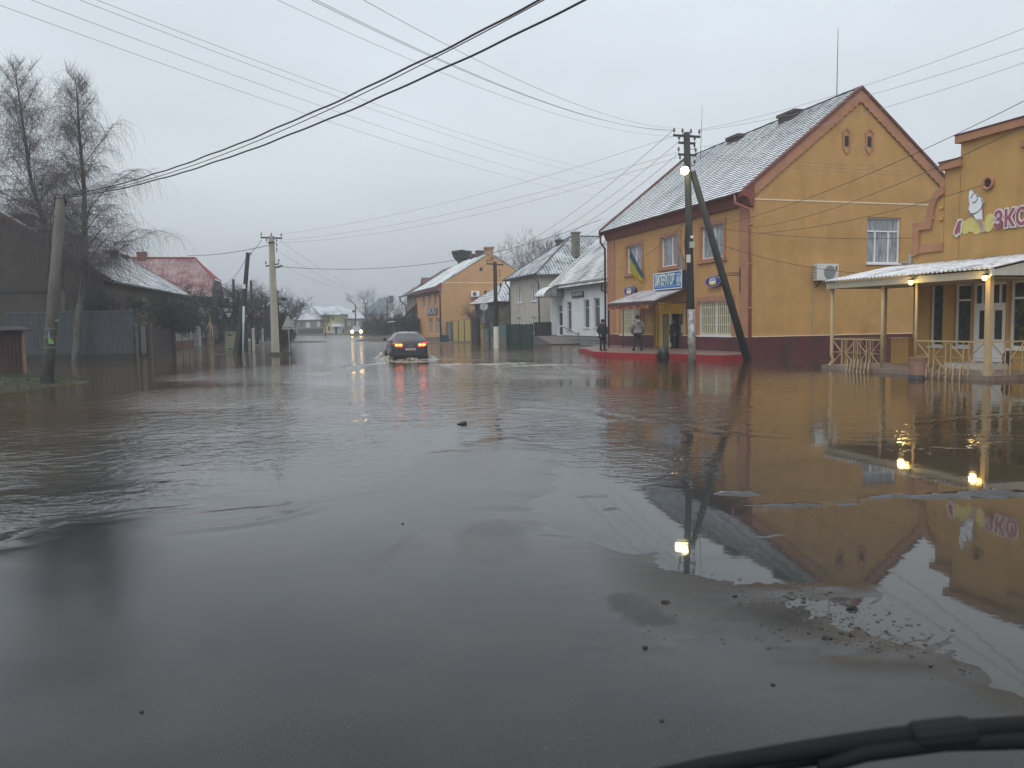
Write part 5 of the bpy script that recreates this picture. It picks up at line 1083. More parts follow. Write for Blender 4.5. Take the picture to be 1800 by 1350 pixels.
# satellite dish on its pole
g = G(849, 606); sd2 = WORLD.thing('satellite_dish', 'weathered round satellite dish on a pole before the small dark house', 'satellite dish', g.x, g.y, 0); t = AT(854, 539, g.y)
f = MB(); f.tube([(0, 0, -.1), (.15, 0, t.z)], .05, 7); f.build('mast', mat('grey_mast', (.25, .24, .23), .6), sd2)
f = MB(); f.lathe([(.01, .11), (.18, .075), (.31, .01), (.34, -.04), (.33, -.04), (.15, .05), (.01, .08)], (0, 0, 0), 22, 'y'); o = f.build('dish', mat('dish_white', (.33, .33, .32), .6, .25, 3, col2=(.17, .16, .15), c2amt=(.5, .62), c2scale=3), sd2, smooth=True); o.location = (.15, -.2, t.z); o.rotation_euler = (-.25, 0, -.2)
f = MB(); f.bar((.15, -.25, t.z - .25), (.15, -.6, t.z - .05), .02); f.box(.12, .18, -.64, -.57, t.z - .08, t.z); f.build('feed_arm', DARKM, sd2)
# orange house
g = G(777, 597); Of = Frame(g.x, g.y, -16.6); oh_ = Of.thing('orange_house', 'orange two-storey house with long snowy roof and a stork nest, gable facing the road', 'house')
oL = Of.xx(735, 594)[0]; xr, zr = Of.yy(861, 446); oZ = Of.xx(777, 499)[1]; oW = 2 * xr
ORG = mat('orange_plaster', (.47, .272, .130), .9, .06, 1.0, col2=(.41, .235, .112), c2amt=(.5, .7), c2scale=.4); ORF = mat('orange_facade', (.52, .268, .105), .9, .06, 1.0)
o_w = [rect_x(Of, [(743, 519.8), (747.6, 519.3), (743, 540.5), (747.6, 540)]), rect_x(Of, [(752.7, 517.5), (757.7, 517), (752.7, 539), (757.7, 538.5)]), rect_x(Of, [(763, 516), (768.5, 515.3), (763, 538), (768.5, 537.5)]),
       rect_x(Of, [(753.4, 559.3), (760.6, 559), (753.4, 587), (760.6, 587.5)]), rect_x(Of, [(765.4, 559), (773, 558.5), (765.4, 587.5), (773, 588)])]
f = MB(); wall(f, map_x(0), 0, oL, -.3, oZ, o_w, .2); f.build('facade_wall', ORF, oh_, recalc=False)
f = MB(); f.poly([(0, 0, -.3), (oW, 0, -.3), (oW, 0, oZ), (xr, 0, zr), (0, 0, oZ)]); f.build('gable_wall', ORG, oh_); f = MB(); f.poly([(0, oL, -.3), (oW, oL, -.3), (oW, oL, oZ), (xr, oL, zr), (0, oL, oZ)]); f.build('end_wall', ORG, oh_)
for h in o_w: window(oh_, map_x(0), h, (.5,), (.7,), .18, .12, glass=GLASSC, frame=mat('old_frame', (.36, .35, .33), .6))
zs = Of.yy(790, 497)[1]; f = MB(); f.box(.1, oW * .75, -.03, -.001, zs - .05, zs + .06); f.build('string_course', mat('pale_orange', (.66, .50, .30), .8), oh_)
osl = (zr - oZ) / xr; ORS = snow_roof('orange_roof_snow', (.09, .095, .1), (.52, .56, .57), (.34, .52), 3, big=.5)
f = MB(); oe = .7
quad_roof(oh_, [[(-oe, -.06, oZ - oe * osl + .2), (-oe, oL, oZ - oe * osl + .2), (xr, oL, zr + .2), (xr, -.06, zr + .2)], [(oW + oe, -.06, oZ - oe * osl + .2), (oW + oe, oL, oZ - oe * osl + .2), (xr, oL, zr + .2), (xr, -.06, zr + .2)]], ORS, .12)
f = MB(); f.prism([(-.6, -.1, oZ - .6), (.02, -.1, oZ - 1.0), (.02, -.1, oZ + .2), (-.6, -.1, oZ - .2)], (0, oL + .1, 0)); f.build('cornice', mat('maroon_cornice', (.16, .05, .05), .7), oh_)
f = MB(); f.tube([(-.5, .5, oZ - .6), (-.5, .5, oZ - .9), (-.12, .1, oZ - 1.4), (-.12, .1, .0)], .09, 6); f.build('downpipe', RUST, oh_, smooth=True)
zt = Of.yy(861, 434)[1]; f = MB(); f.box(xr - .42, xr + .42, -.02, .9, zr - .9, zt); f.box(xr - .52, xr + .52, -.1, 1.0, zt - .2, zt + .02); f.build('chimney', mat('stained_orange', (.45, .23, .09), .9, .3, 3, col2=(.14, .08, .05), c2amt=(.45, .6), c2scale=2), oh_)
for px, py, w_ in ((844, 441, .5), (834, 447, .7)):
    y, z = Of.xx(px, py, xr); f = MB(); f.box(xr - .45, xr + .45, y - w_, y + w_, zr - .4, z); f.box(xr - .52, xr + .52, y - w_ - .08, y + w_ + .08, z - .16, z + .02); f.build('chimney', mat('dark_red_brick', (.09, .04, .045), .8, .3, 6), oh_)
y, z = Of.xx(751, 488, 1.6); f = MB(); f.prism([(.8, y - .9, z - 1.6), (.8, y + .9, z - 1.6), (.8, y + .9, z - .9), (.8, y, z), (.8, y - .9, z - .9)], (3, 0, 0)); dm = f.build('dormer', mat('maroon_board', (.10, .045, .045), .7, .2, 3), oh_); f = MB(); f.box(.76, .79, y - .4, y + .4, z - 1.4, z - .8); f.build('window', DARK, dm)
for px, py, s_ in ((845.5, 473, .17), (853.5, 514, .17)):
    x, z = Of.yy(px, py); f = MB(); f.box(x - s_, x + s_, -.03, -.001, z - s_ * 1.2, z + s_ * 1.2); f.build('attic_opening', DARK, oh_)
x, z = Of.yy(834, 517); f = MB(); f.box(x - .75, x + .75, -.5, -.1, z - .45, z + .45); aco = Of.thing('air_conditioner', 'small white air conditioner high on the orange gable wall', 'air conditioner', x, -.1, z); f = MB(); f.box(-.46, .46, -.4, 0, -.32, .32); f.build('casing', WHITE, aco, bevel=.03); f = MB(); f.lathe([(.24, -.02), (.24, .02)], (-.1, -.41, 0), 16, 'y'); f.build('fan_grille', mat('ac_dark', (.12, .13, .14), .6), aco); f = MB(); f.bar((-.5, -.4, -.52), (-.5, .02, -.52), .05); f.bar((.5, -.4, -.52), (.5, .02, -.52), .05); f.build('bracket', DARKM, aco)
q = [Of.xx(a, b2, -.25) for a, b2 in ((748.6, 549), (765, 548))]; osg = Of.thing('orange_house_sign', 'row of dark-edged pale letters on the orange house front above the shop door', 'sign', -.1, (q[0][0] + q[1][0]) / 2, q[0][1])
wq = abs(q[0][0] - q[1][0])
text_mesh('letter_edge', 'МЯСКО', 1.0, mat('letter_purple', (.05, .035, .11), .5), osg, facing_x(0, 0, .02), .05, wq / 3.3, .05); text_mesh('lettering', 'МЯСКО', 1.0, mat('letter_pale', (.45, .45, .5), .5), osg, facing_x(0, 0, -.05), .015, wq / 3.3, .0)  # purple layer behind gives the pale letters their dark edge
y, z = Of.xx(754, 510, -.05); f = MB(); f.box(-.06, -.002, y - .3, y + .3, z - .22, z + .22); f.build('coat_plaque', DARKM, oh_)
# stork nest on the ridge
y, z = Of.xx(812, 459, xr); ns = Of.thing('stork_nest', 'big dark stork nest of sticks on the ridge of the orange house', 'nest', xr, y, z - .3); f = MB(); f.lathe([(.55, -.3), (.6, .2), (.95, .55), (1.2, .9), (1.3, 1.3), (1.15, 1.55), (.5, 1.6)], (0, 0, 0), 14)
NST = mat('nest_sticks', (.022, .021, .02), .95, .5, 8, .6, 10); f.build('nest_body', NST, ns); rr_ = random.Random(8); it = []
for _ in range(420):
    a = rr_.uniform(0, 6.28); h = rr_.uniform(.3, 1.65); r = .3 + .95 * min(1, h / 1.2); p = Vector((r * math.cos(a), r * math.sin(a), h)); d = Vector((-math.sin(a), math.cos(a), rr_.uniform(-.4, .3))) * rr_.uniform(.3, .8) + Vector((math.cos(a), math.sin(a), 0)) * rr_.uniform(-.05, .30); it.append(([p - d * .5, p, p + d * .5], .04, .018))
strands('stick', it, NST, ns)
# stone house beyond the orange house and its lean-to
Tf = Frame(*Of.w(0.3, oL + .05)[:2], -16.6); th_ = Tf.thing('stone_house', 'patchy stone-walled house adjoining the far end of the orange house', 'house'); tL = Tf.xx(717, 592)[0]
tz = Tf.xx(735, 514)[1]; f = MB(); wall(f, map_x(0), 0, tL, -.3, tz); f.poly([(0, tL, -.3), (9, tL, -.3), (9, tL, tz), (0, tL, tz)]); f.build('wall', mat('patchy_stone', (.34, .31, .23), .95, .5, 1.4, col2=(.13, .115, .09), c2amt=(.46, .58), c2scale=1.2), th_)
quad_roof(th_, [[(-.9, -.0, tz - .2), (-.9, tL + .8, tz - .2), (xr - .3, tL + .8, zr), (xr - .3, 0, zr)]], mat('brown_roof', (.085, .06, .055), .85, .4, 2), .12); f = MB(); f.tube([(-1, 0, tz - .25), (-1, tL + .9, tz - .25)], .12, 6); f.tube([(-.9, tL + .6, tz - .3), (-.9, tL + .6, tz - .8), (-.1, tL + .2, tz - 1.5), (-.1, tL + .2, .2)], .12, 6); f.build('gutter', GUT, th_)
f = MB(); f.prism([(-.05, .2, 2.6), (-2.0, .2, 2.2), (-.05, tL * .75, 2.6)], (0, 0, .1)); f.prism([(-.1, .1, 4.6), (-1.4, .1, 3.6), (-1.4, tL * .8, 2.2), (-.1, tL * .8, 3.2)], (0, 0, .12)); f.build('porch_roof', mat('maroon_tin', (.10, .035, .04), .6, .2, 2), th_)
g = G(727, 592); sdh = Of.thing('shed', 'dark lean-to shed with pale roof edge before the stone house', 'shed', -2.5, oL * .9, 0); f = MB(); f.box(-.3, 2.4, 0, 5.5, 0, 2.2); f.build('shed_wall', mat('dark_shed', (.06, .058, .055), .9, .3, 2), sdh); f = MB(); f.prism([(-.9, -.3, 2.1), (2.45, -.3, 2.5), (2.45, -.3, 2.6), (-.9, -.3, 2.2)], (0, 6.2, 0)); f.build('shed_roof', mat('pale_tin', (.36, .37, .38), .6, .2, 1), sdh)
# ------------------------------------------------------------------ fences on the right
def fence(name, lab, cat, p0, p1, h, m_, post_m=None, board=.0, n=0, z0=-.1, th=.06, group=None, cap=None):
    a, b2 = G(*p0), G(*p1); L_ = (b2 - a).length; ang = math.degrees(math.atan2(b2.y - a.y, b2.x - a.x)); Ff = Frame(a.x, a.y, -ang)
    r = Ff.thing(name, lab, cat, group=group); f = MB()
    if board:
        k = int(L_ / board); rr2 = random.Random(int(p0[0]))
        for i in range(k): x = L_ * i / k; o_ = rr2.uniform(-.006, .006); f.box(x + .008, x + L_ / k - .008, o_, o_ + th, z0, h + rr2.uniform(-.03, .03))
    else: f.box(0, L_, 0, th, z0, h)
    f.build('panel', m_, r)
    for i in range(n):
        x = L_ * i / max(1, n - 1); f = MB(); f.box(x - .06, x + .06, -.08, -.005, -.1, h + .05); f.build('post', post_m or DARKM, r)
    if cap: f = MB(); f.box(-.05, L_ + .05, -.05, th + .05, h, h + .05); f.build('rail', cap, r)
    return r, Ff, L_
GRN = mat('dark_green_metal', (.022, .042, .036), .5, .15, 3)
fence('green_fence', 'dark green sheet metal fence in front of the grey house', 'fence', (893, 610.5), (937, 612.5), 1.66, GRN, GRN, .38, 3)
fence('plank_screen', 'dark plum slatted screen between the green fence and the white house', 'fence', (940, 604), (968, 603), 1.75, mat('plum_planks', (.055, .045, .058), .7, .2, 4), DARKM, .22, 3, cap=DARKM)
r, Ff, L_ = fence('teal_fence', 'worn teal board fence behind the white-footed pole', 'fence', (849, 606.5), (889.5, 610), 1.62, mat('teal_boards', (.075, .145, .145), .8, .3, 5, col2=(.13, .19, .18), c2amt=(.5, .6), stretch=(4, 4, .5)), None, .16, 0, z0=.75)
f = MB(); f.box(-.05, L_, .02, .12, -.1, .76); f.build('footing', CONCD, r)
fence('metal_railing', 'thin grey railing beside the white house door', 'railing', (969, 600), (977, 600), 1.45, mat('railing_grey', (.22, .23, .24), .5), DARKM, .0, 0, th=.004, z0=1.4)[0]
rl = [o for o in bpy.data.objects if o.name == 'metal_railing'][0]; f = MB(); 
for k in range(7): f.bar((.12 * k, 0, .5), (.12 * k, 0, 1.42), .02)
f.bar((0, 0, .55), (.8, 0, .55), .03); f.build('bars', DARKM, rl)
YEL = mat('ochre_gate', (.42, .32, .10), .7, .2, 2, col2=(.30, .22, .08), c2amt=(.52, .65))
fence('yellow_gate', 'ochre yellow panelled gate before the orange gable wall', 'gate', (797, 598), (829, 602), 2.1, YEL, mat('gate_post', (.10, .075, .04), .8), .0, 4)
r, Ff, L_ = fence('wooden_gate', 'dark narrow wooden gate with two pointed tops beside the yellow gate', 'gate', (829.5, 604), (839, 605.5), 2.15, mat('black_brown_wood', (.03, .024, .024), .8, .3, 5), None, .11, 0)
f = MB()
for k in (0, 1): f.prism([(L_ * .5 * k, 0, 2.12), (L_ * .5 * (k + 1), 0, 2.12), (L_ * (.25 + .5 * k), 0, 2.62)], (0, .06, 0))
f.build('finial', mat('black_brown_wood', (.03, .024, .024)), r)
fence('gate_post', 'short ochre masonry gate post right of the dark pointed gate', 'gate post', (840, 604.5), (845, 605), 1.9, YEL, None, 0, 0, th=.4, cap=CONC)
fence('blue_gate', 'small blue-grey gate with one orange board at the orange house corner', 'gate', (779, 596), (794, 598), 2.0, mat('bluegrey_boards', (.14, .16, .17), .7, .5, 2), DARKM, .45, 3)
g = G(781, 601); f = MB(); f.box(-.42, .42, -.3, .3, -.2, .62); f.box(-.46, .46, -.34, .34, .62, .68); o = f.build('dark_crate', mat('blueblack_box', (.028, .032, .045), .6), None); o.location = (g.x, g.y, 0); tag(o, 'dark blue-black lidded box at the corner of the orange house', 'box')
# ------------------------------------------------------------------ left side of the street
p_ = AT(187, 560, 50); Lf = Frame(p_.x, p_.y, -11.7)
lh = Lf.thing('long_house', 'long low brown house with snowy roof, its dark gable behind the blue-grey fence and birches', 'house')
lZ = Lf.xx(187, 488)[1]; lL = Lf.xx(325, 516)[0]; kx, kz = Lf.yy(245, 455, lL); gx_, gz_ = Lf.yy(0, 378)
lsl = (gz_ - lZ) / -gx_; lk = 8.0; lr = lZ + lsl * lk
BRN = mat('dark_brown_render', (.062, .052, .045), .95, .25, .8, .2, 20, col2=(.04, .036, .033), c2amt=(.45, .7), c2scale=.6)
l_w = [rect_x(Lf, [(191, 529), (199, 528), (191, 555), (199, 554)]), rect_x(Lf, [(228, 531), (237, 532), (228, 570), (237, 570)])]
f = MB(); wall(f, map_xn(0), 0, lL, -.3, lZ, l_w, .15); f.build('facade_wall', mat('grey_brown_render', (.13, .105, .085), .9, .25, 1.5, .2, 30, col2=(.08, .065, .055), c2amt=(.45, .65)), lh, recalc=False)
for h in l_w: window(lh, map_xn(0), h, (.5,), (.7,), .14, .07, glass=GLASS, frame=mat('pale_green_frame', (.36, .40, .36), .6), sill=.06)
f = MB(); f.poly([(0, 0, -.3), (-2 * lk, 0, -.3), (-2 * lk, 0, lZ), (-lk, 0, lr), (0, 0, lZ)]); f.build('gable_wall', BRN, lh); f = MB(); f.poly([(0, lL, -.3), (-2 * lk, lL, -.3), (-2 * lk, lL, lZ), (-lk, lL, lr), (0, lL, lZ)]); f.build('end_wall', BRN, lh)
f = MB(); z = Lf.yy(60, 512)[1]; f.box(-2 * lk, -.2, -.05, -.002, z - .07, z + .05); f.build('string_course', mat('dark_course', (.045, .04, .036), .9), lh)
LSN = snow_roof('long_roof_snow', (.075, .078, .082), (.47, .51, .54), (.36, .58), 4, big=.5, stretch=(1.2, 1.2, 1))
rt = MB(); stepped_roof(rt, (.4, .2, lZ - .4 * lsl + .1), (.4, lL + .3, lZ - .4 * lsl + .1), (-lk, .2, lr + .1), (-lk, lL + .3, lr + .1), 24, .03, 40, .025, 6); lrf = rt.build('roof', [LSN, RSD], lh, recalc=False)
quad_roof(lh, [[(-lk, .2, lr + .1), (-lk, lL + .3, lr + .1), (-2 * lk - .4, lL + .3, lZ), (-2 * lk - .4, .2, lZ)]], LSN, .08, 'roof_back')
f = MB(); 
for sg_ in (0, 1):
    f = MB(); e = (.35, lZ - .35 * lsl) if not sg_ else (-2 * lk - .35, lZ - .35 * lsl)
    f.prism([(e[0], -.15, e[1] - .1), (-lk, -.15, lr - .1), (-lk, -.15, lr + .2), (e[0], -.15, e[1] + .2)], (0, .4, 0))
    f.build('verge_board', mat('rust_brown_verge', (.085, .042, .033), .85, .3, 4), lh)
f = MB(); f.tube([(.5, y, lZ - .3) for y in np.linspace(0, lL + .3, 8)], .07, 6); f.build('gutter', GUT, lh)
for px, pt, pb, w_, yy_ in ((40, 378, 402, .55, 3), (132, 413, 445, .5, 8), (193, 441, 460, .5, 17), (215, 449, 462, .4, 22)):
    x, z = Lf.yy(px, pt, yy_); x = max(x, -lk); f = MB(); f.box(x - w_, x + w_, yy_ - w_, yy_ + w_, z - 1.9, z); f.box(x - w_ - .09, x + w_ + .09, yy_ - w_ - .09, yy_ + w_ + .09, z - .16, z + .02); f.build('chimney', mat('left_chimney', (.075, .05, .045), .9, .3, 6), lrf)
y, z = Lf.xx(254, 560, .03); f = MB(); f.box(-.02, .06, y - .7, y + .7, .6, lZ - 1.0); f.build('quoin', mat('sand_quoin', (.26, .23, .16), .9, .35, 6, .3, 20), lh)
# fence, posts and gates along the left
BLG = mat('bluegrey_sheet', (.042, .047, .052), .6, .12, .8)
def sheet_fence(name, lab, p0, p1, h, m_, z0, wl=.2, amp=.025):
    a, b2 = G(*p0), G(*p1); L_ = (b2 - a).length; ang = math.degrees(math.atan2(b2.y - a.y, b2.x - a.x)); Ff = Frame(a.x, a.y, -ang); r = Ff.thing(name, lab, 'fence')
    f = MB(); n = int(L_ / wl * 6)
    f.grid(lambda u, v: (L_ * u, amp * max(-.6, min(.6, math.sin(u * L_ / wl * 2 * math.pi))), z0 + (h - z0) * v), n, 1); o = f.build('sheet_panel', m_, r, recalc=False); s_ = o.modifiers.new('thick', 'SOLIDIFY'); s_.thickness = .01
    return r, L_
r, L_ = sheet_fence('sheet_fence', 'blue-grey corrugated sheet fence on a dark footing at the left', (14, 637), (236, 634), 2.75, BLG, .38)
f = MB(); f.box(0, L_, -.03, .25, -.2, .40); f.build('footing', mat('black_footing', (.018, .018, .017), .7, .3, 3), r)
f = MB(); f.box(0, L_, -.04, .02, 2.72, 2.78); f.build('rail', GUT, r)
def simple_post(lab, px, py, w_, h_, m_, name='fence_post', lean=0):
    g = G(px, py); f = MB(); f.prism([(-w_ / 2, -w_ / 2, -.15), (w_ / 2, -w_ / 2, -.15), (w_ / 2, w_ / 2, -.15), (-w_ / 2, w_ / 2, -.15)], (lean, 0, h_ + .15)); o = f.build(name, m_, None, bevel=.01); o.location = g; tag(o, lab, 'post'); return o
simple_post('worn brown concrete post at the right end of the blue-grey fence', 239, 633, .22, 2.0, mat('worn_post', (.17, .145, .12), .9, .3, 5, col2=(.07, .05, .045), c2amt=(.48, .56), c2scale=5))
simple_post('dark brown post right of the grey gate leaf on the left side', 265, 629, .25, 1.95, mat('brown_post', (.13, .09, .075), .9, .25, 5))
fence('grey_gate', 'narrow grey sheet gate between two posts next to the blue-grey fence', 'gate', (247, 631), (259.5, 629.5), 1.95, mat('grey_gate_sheet', (.135, .135, .14), .6, .1, 1), DARKM, .0, 2, z0=.3)
fence('board_fence', 'dark red-brown board fence under the evergreen shrubs', 'fence', (268, 627), (308, 613), 1.75, mat('brown_boards', (.042, .028, .025), .9, .3, 4, stretch=(5, 5, .5)), None, .18, 0)
r, Ff, L_ = fence('panel_fence', 'pale panelled fence on a faded red footing at the left', 'fence', (308, 613), (342, 608), 1.85, mat('pale_panel', (.27, .28, .26), .8, .12, 3), mat('panel_joint', (.10, .10, .095), .8), 0, 4, z0=.62)
f = MB(); f.box(0, L_, -.04, .1, -.1, .61); f.build('footing', mat('faded_red', (.15, .048, .045), .8, .3, 2), r)
simple_post('broad white gate post right of the panelled fence', 347.5, 608, .55, 1.95, mat('white_post', (.40, .40, .385), .8, .12, 3), 'gate_post')
r, Ff, L_ = fence('picket_fence', 'pale blue-white picket fence by the red-roofed house', 'fence', (354, 607), (372, 604), 2.0, mat('bluewhite_pickets', (.30, .335, .36), .7, .12, 3), DARKM, .28, 0, z0=.72)
f = MB(); f.box(0, L_, -.05, .15, -.1, .72); f.build('footing', mat('grey_footing', (.07, .07, .072), .8), r)
fence('brown_fence', 'brown plank fence on pinkish footing left of the grey cabinet', 'fence', (374, 606), (396, 602), 2.05, mat('red_brown_planks', (.105, .052, .04), .8, .25, 3), mat('white_post', (.4, .4, .38)), .3, 2, z0=.5)
# reddish shed gate with grass bank at the far left
a, b2 = G(-70, 660), G(44, 655); r, Ff, L_ = fence('red_shed', 'dark red-brown sheet lean-to with snow edge and timber post at the left border', 'shed', (-70, 661), (44, 655), 1.75, mat('oxide_sheet', (.052, .026, .026), .7, .25, 3, stretch=(8, 8, .5)), None, .14, 0)
f = MB(); f.box(L_ - .08, L_ + .03, -.12, -.01, -.2, 1.6); f.build('timber_post', mat('raw_timber', (.19, .13, .085), .8, .2, 5), r); f = MB(); f.prism([(-.1, -.3, 1.75), (L_ + .3, -.3, 1.75), (L_ + .3, .9, 1.9), (-.1, .9, 1.9)], (0, 0, .05)); f.build('roof', snow_roof('shed_snow', (.03, .028, .028), amt=(.52, .66)), r)
def bank(name, lab, px, rx, ry, h, m_):
    g = G(*px); n, k = 28, 8; vs = []; rr2 = random.Random(int(px[0]))
    f = MB(); f.grid(lambda u, v: (rx * v * math.cos(u * 6.2832) * (1 + .15 * math.sin(u * 19)), ry * v * math.sin(u * 6.2832) * (1 + .15 * math.sin(u * 25)), h * (1 - v * v) - .06 + .02 * math.sin(u * 31 + v * 9)), n, k); o = f.build(name, m_, None, smooth=True); o.location = (g.x, g.y, 0); return struct(o), g
GRASSY = mat('grass_bank', (.035, .042, .022), .9, .4, 4, col2=(.045, .035, .022), c2amt=(.45, .6), c2scale=3)
bo_, bg_ = bank('verge', '', (-8, 678), 2.6, 3.0, .3, GRASSY)
rr2 = random.Random(4); it = []
for _ in range(2600):
    a = rr2.uniform(0, 6.28); q = math.sqrt(rr2.random()) * .95; x, y = bg_.x + 2.6 * q * math.cos(a), bg_.y + 3.0 * q * math.sin(a); z = .3 * (1 - q * q) - .05; h = rr2.uniform(.05, .16); dx, dy = rr2.gauss(0, .04), rr2.gauss(0, .04); it.append(([(x, y, z), (x + dx * .4, y + dy * .4, z + h * .6), (x + dx, y + dy, z + h)], .007, .002))
tag(strands('grass', it, mat('winter_grass', (.05, .06, .028), .8, .4, 2)), 'short wet winter grass on the bank at the left border', kind='stuff')
# red roofed house
p_ = AT(364, 560, 84); Rf = Frame(p_.x, p_.y, -11.7); rh = Rf.thing('red_roof_house', 'pale house with red tiled half-hipped roof beyond the long low house', 'house')
eZ = Rf.yy(362, 515)[1]; rx1, rZ = Rf.yy(343, 454, 4.6); rx0 = Rf.yy(225, 458, 4.6)[0]; eZ2 = Rf.yy(364, 482, 2.6)[1]
f = MB(); f.box(-18, -.2, .5, 8.7, -.3, eZ); f.build('wall', mat('pale_render', (.36, .34, .27), .9, .1, 1), rh)
RED = snow_roof('red_tiles', (.125, .042, .046), (.31, .235, .245), (.38, .60), 1.2, 1.56, 'X', big=.4)
n_, m2 = 110, 9; f = MB()
def redslope(u, v):
    x0 = rx0 - 4; xe = .6; xr_ = rx1 + .0; x = x0 + (xe + (xr_ - xe) * max(0, (v - .45) / .55) - x0) * u; y = -.5 + 5.1 * v
    return (x, y, eZ - .4 + (rZ - eZ + .4) * v + .05 * math.sin(x * 2 * math.pi / .32) + .05 * ((v * m2 * 2) % 1))
f.grid(redslope, n_, m2 * 2); f.build('roof', RED, rh, recalc=False)
f = MB(); f.poly([(rx0 - 4, 4.6, rZ), (rx1, 4.6, rZ), (.6, 9.7, eZ - .4), (rx0 - 4, 9.7, eZ - .4)]); f.build('roof_back', RED, rh)
jz = eZ - .4 + (rZ - eZ + .4) * .45; jy = -.5 + 5.1 * .45
f = MB(); f.poly([(rx1, 4.6, rZ + .02), (.65, jy - .1, jz), (.65, 9.2 - jy + .1, jz)]); f.build('half_hip', mat('red_hip', (.22, .03, .03), .6), rh)
f = MB(); f.prism([(.5, jy, jz - .05), (.5, -.4, eZ - .4), (.5, 9.6, eZ - .4), (.5, 9.2 - jy, jz - .05)], (-.2, 0, 0)); f.prism([(1.1, .2, eZ - 1.3), (1.1, 9, eZ - 1.3), (1.1, 9, eZ - .3), (1.1, .2, eZ - .3)], (-1.4, 0, 0)); f.build('gable_boarding', mat('grey_boarding', (.075, .078, .08), .8, .15, 3), rh)
f = MB(); f.tube([(rx0 - 4, 4.6, rZ + .04), (rx1, 4.6, rZ + .04), (.65, jy - .1, jz + .04)], .12, 6); f.build('ridge_cap', mat('red_hip', (.22, .03, .03)), rh)
x, z = Rf.yy(249, 443, 4.6); f = MB(); f.box(x - .45, x + .45, 4.2, 5.0, rZ - .6, z); f.build('chimney', mat('red_chimney', (.13, .04, .035), .8), rh)
x, z = Rf.yy(366, 545, 0); f = MB(); f.box(x - .2, x + .2, -.1, .3, -.1, eZ - 1.2); f.build('porch_pillar', mat('yellow_pillar', (.42, .36, .18), .8), rh)
f = MB(); f.box(-.19, .0, 1, 8, -.1, eZ - 1.4); f.build('porch_shadow_wall', DARK, rh)  # near-black panel stands in for the shade under the porch
# ------------------------------------------------------------------ trees and shrubs
def bez(p0, d0, d1, L_, n): 
    p = [Vector(p0)]; 
    for i in range(n): t = (i + .5) / n; d = d0.lerp(d1, t).normalized(); p.append(p[-1] + d * (L_ / n))
    return p
BARKM = mat('birch_bark', (.10, .095, .09), .9, .4, 4, col2=(.035, .03, .028), c2amt=(.48, .58), c2scale=4, stretch=(1, 1, .4)); TWIG = mat('birch_twigs', (.115, .100, .100), .9, .2, 2)
def birch(name, lab, path, r0, seed, spread, nprim):
    rr2 = random.Random(seed); base = path[0]; root = WORLD.thing(name, lab, 'tree', base.x, base.y, 0); P = [p - Vector((base.x, base.y, 0)) for p in path]
    pts = [P[i].lerp(P[i + 1], k / 6) for i in range(len(P) - 1) for k in range(6)] + [P[-1]]; n = len(pts); rad = [r0 * (1 - i / n) ** .9 + .012 for i in range(n)]
    f = MB(); f.tube([pts[0] - Vector((0, 0, .3))] + pts, [r0 * 1.25] + rad, 9); f.build('trunk', BARKM, root, smooth=True); it = []
    H = lambda a, z: Vector((math.cos(a), math.sin(a), z)).normalized()
    for k in range(nprim):
        t = .27 + .71 * (k + rr2.random()) / nprim; i = min(n - 2, int(t * n)); p0 = pts[i].lerp(pts[i + 1], rr2.random()); az = k * 2.4 + rr2.uniform(-.5, .5)
        L_ = (spread * max(0.05, 1 - t) ** .72 * 1.2 + .35) * rr2.uniform(.5, 1.15)
        b1 = bez(p0, H(az, rr2.uniform(1.3, 2.2) + 1.2 * max(0, t - .6)), H(az + rr2.uniform(-.4, .4), (rr2.uniform(.45, 1.1) if t < .55 else 1.1 + 2 * (t - .55))), L_, 9); tl_ = bez(b1[-1], (b1[-1] - b1[-2]).normalized(), (H(az, -1.6) if t < .6 else H(az, .6)), L_ * .3, 9); it.append((tl_, .0065, .004))
        it.append((b1, max(.012, rad[i] * .32), .0065))
        br = [(b1, .35, L_ * .8, az), (tl_, .0, L_ * .6, az)]
        for s in range(int(4 + L_ * 3.6)):
            u = rr2.uniform(.15, .98); j = min(8, int(u * 9)); q = b1[j].lerp(b1[j + 1], u * 9 - j); a2 = az + rr2.choice((-1, 1)) * rr2.uniform(.4, 1.3); l2 = (.35 + .42 * L_ * (1.1 - u)) * rr2.uniform(.5, 1.1)
            b3 = bez(q, H(a2, rr2.uniform(.4, 1.3)), H(a2, (rr2.uniform(-.6, .5) if t < .6 else 1.0)), l2, 5); it.append((b3, .0075, .0045)); br.append((b3, .3, l2, a2))
        for b, u0, lb, a2 in br:
            m_ = len(b) - 1
            for w_ in range(int(2 + lb * 9)):
                u = rr2.uniform(u0, 1); j = min(m_ - 1, int(u * m_)); q = b[j].lerp(b[j + 1], u * m_ - j); a3 = rr2.uniform(0, 6.283)
                if rr2.random() < (t - .62) * 2.6: l3 = rr2.uniform(.3, .9); c = bez(q, H(a3, 1.2), H(a3, 1.6 + rr2.random()), l3, 4)
                else: l3 = rr2.uniform(.6, 1.5) + 1.9 * rr2.random() ** 2 * (1.2 - t); c = bez(q, H(a3, rr2.uniform(-.2, .5)), Vector((rr2.gauss(0, .09), rr2.gauss(0, .09), -1)).normalized(), l3, 5)
                it.append((c, .0055, .0036))
    strands('crown', it, TWIG, root); return root
birch('birch_tree', 'bare weeping birch with dark forked foot in front of the blue-grey fence', [AT(134, 632, 43.6) * 1.0, AT(138, 560, 43.6), AT(150, 470, 43.8), AT(148, 330, 44), AT(140, 240, 44.2), AT(134, 150, 44.4)], .22, 5, 4.5, 38)
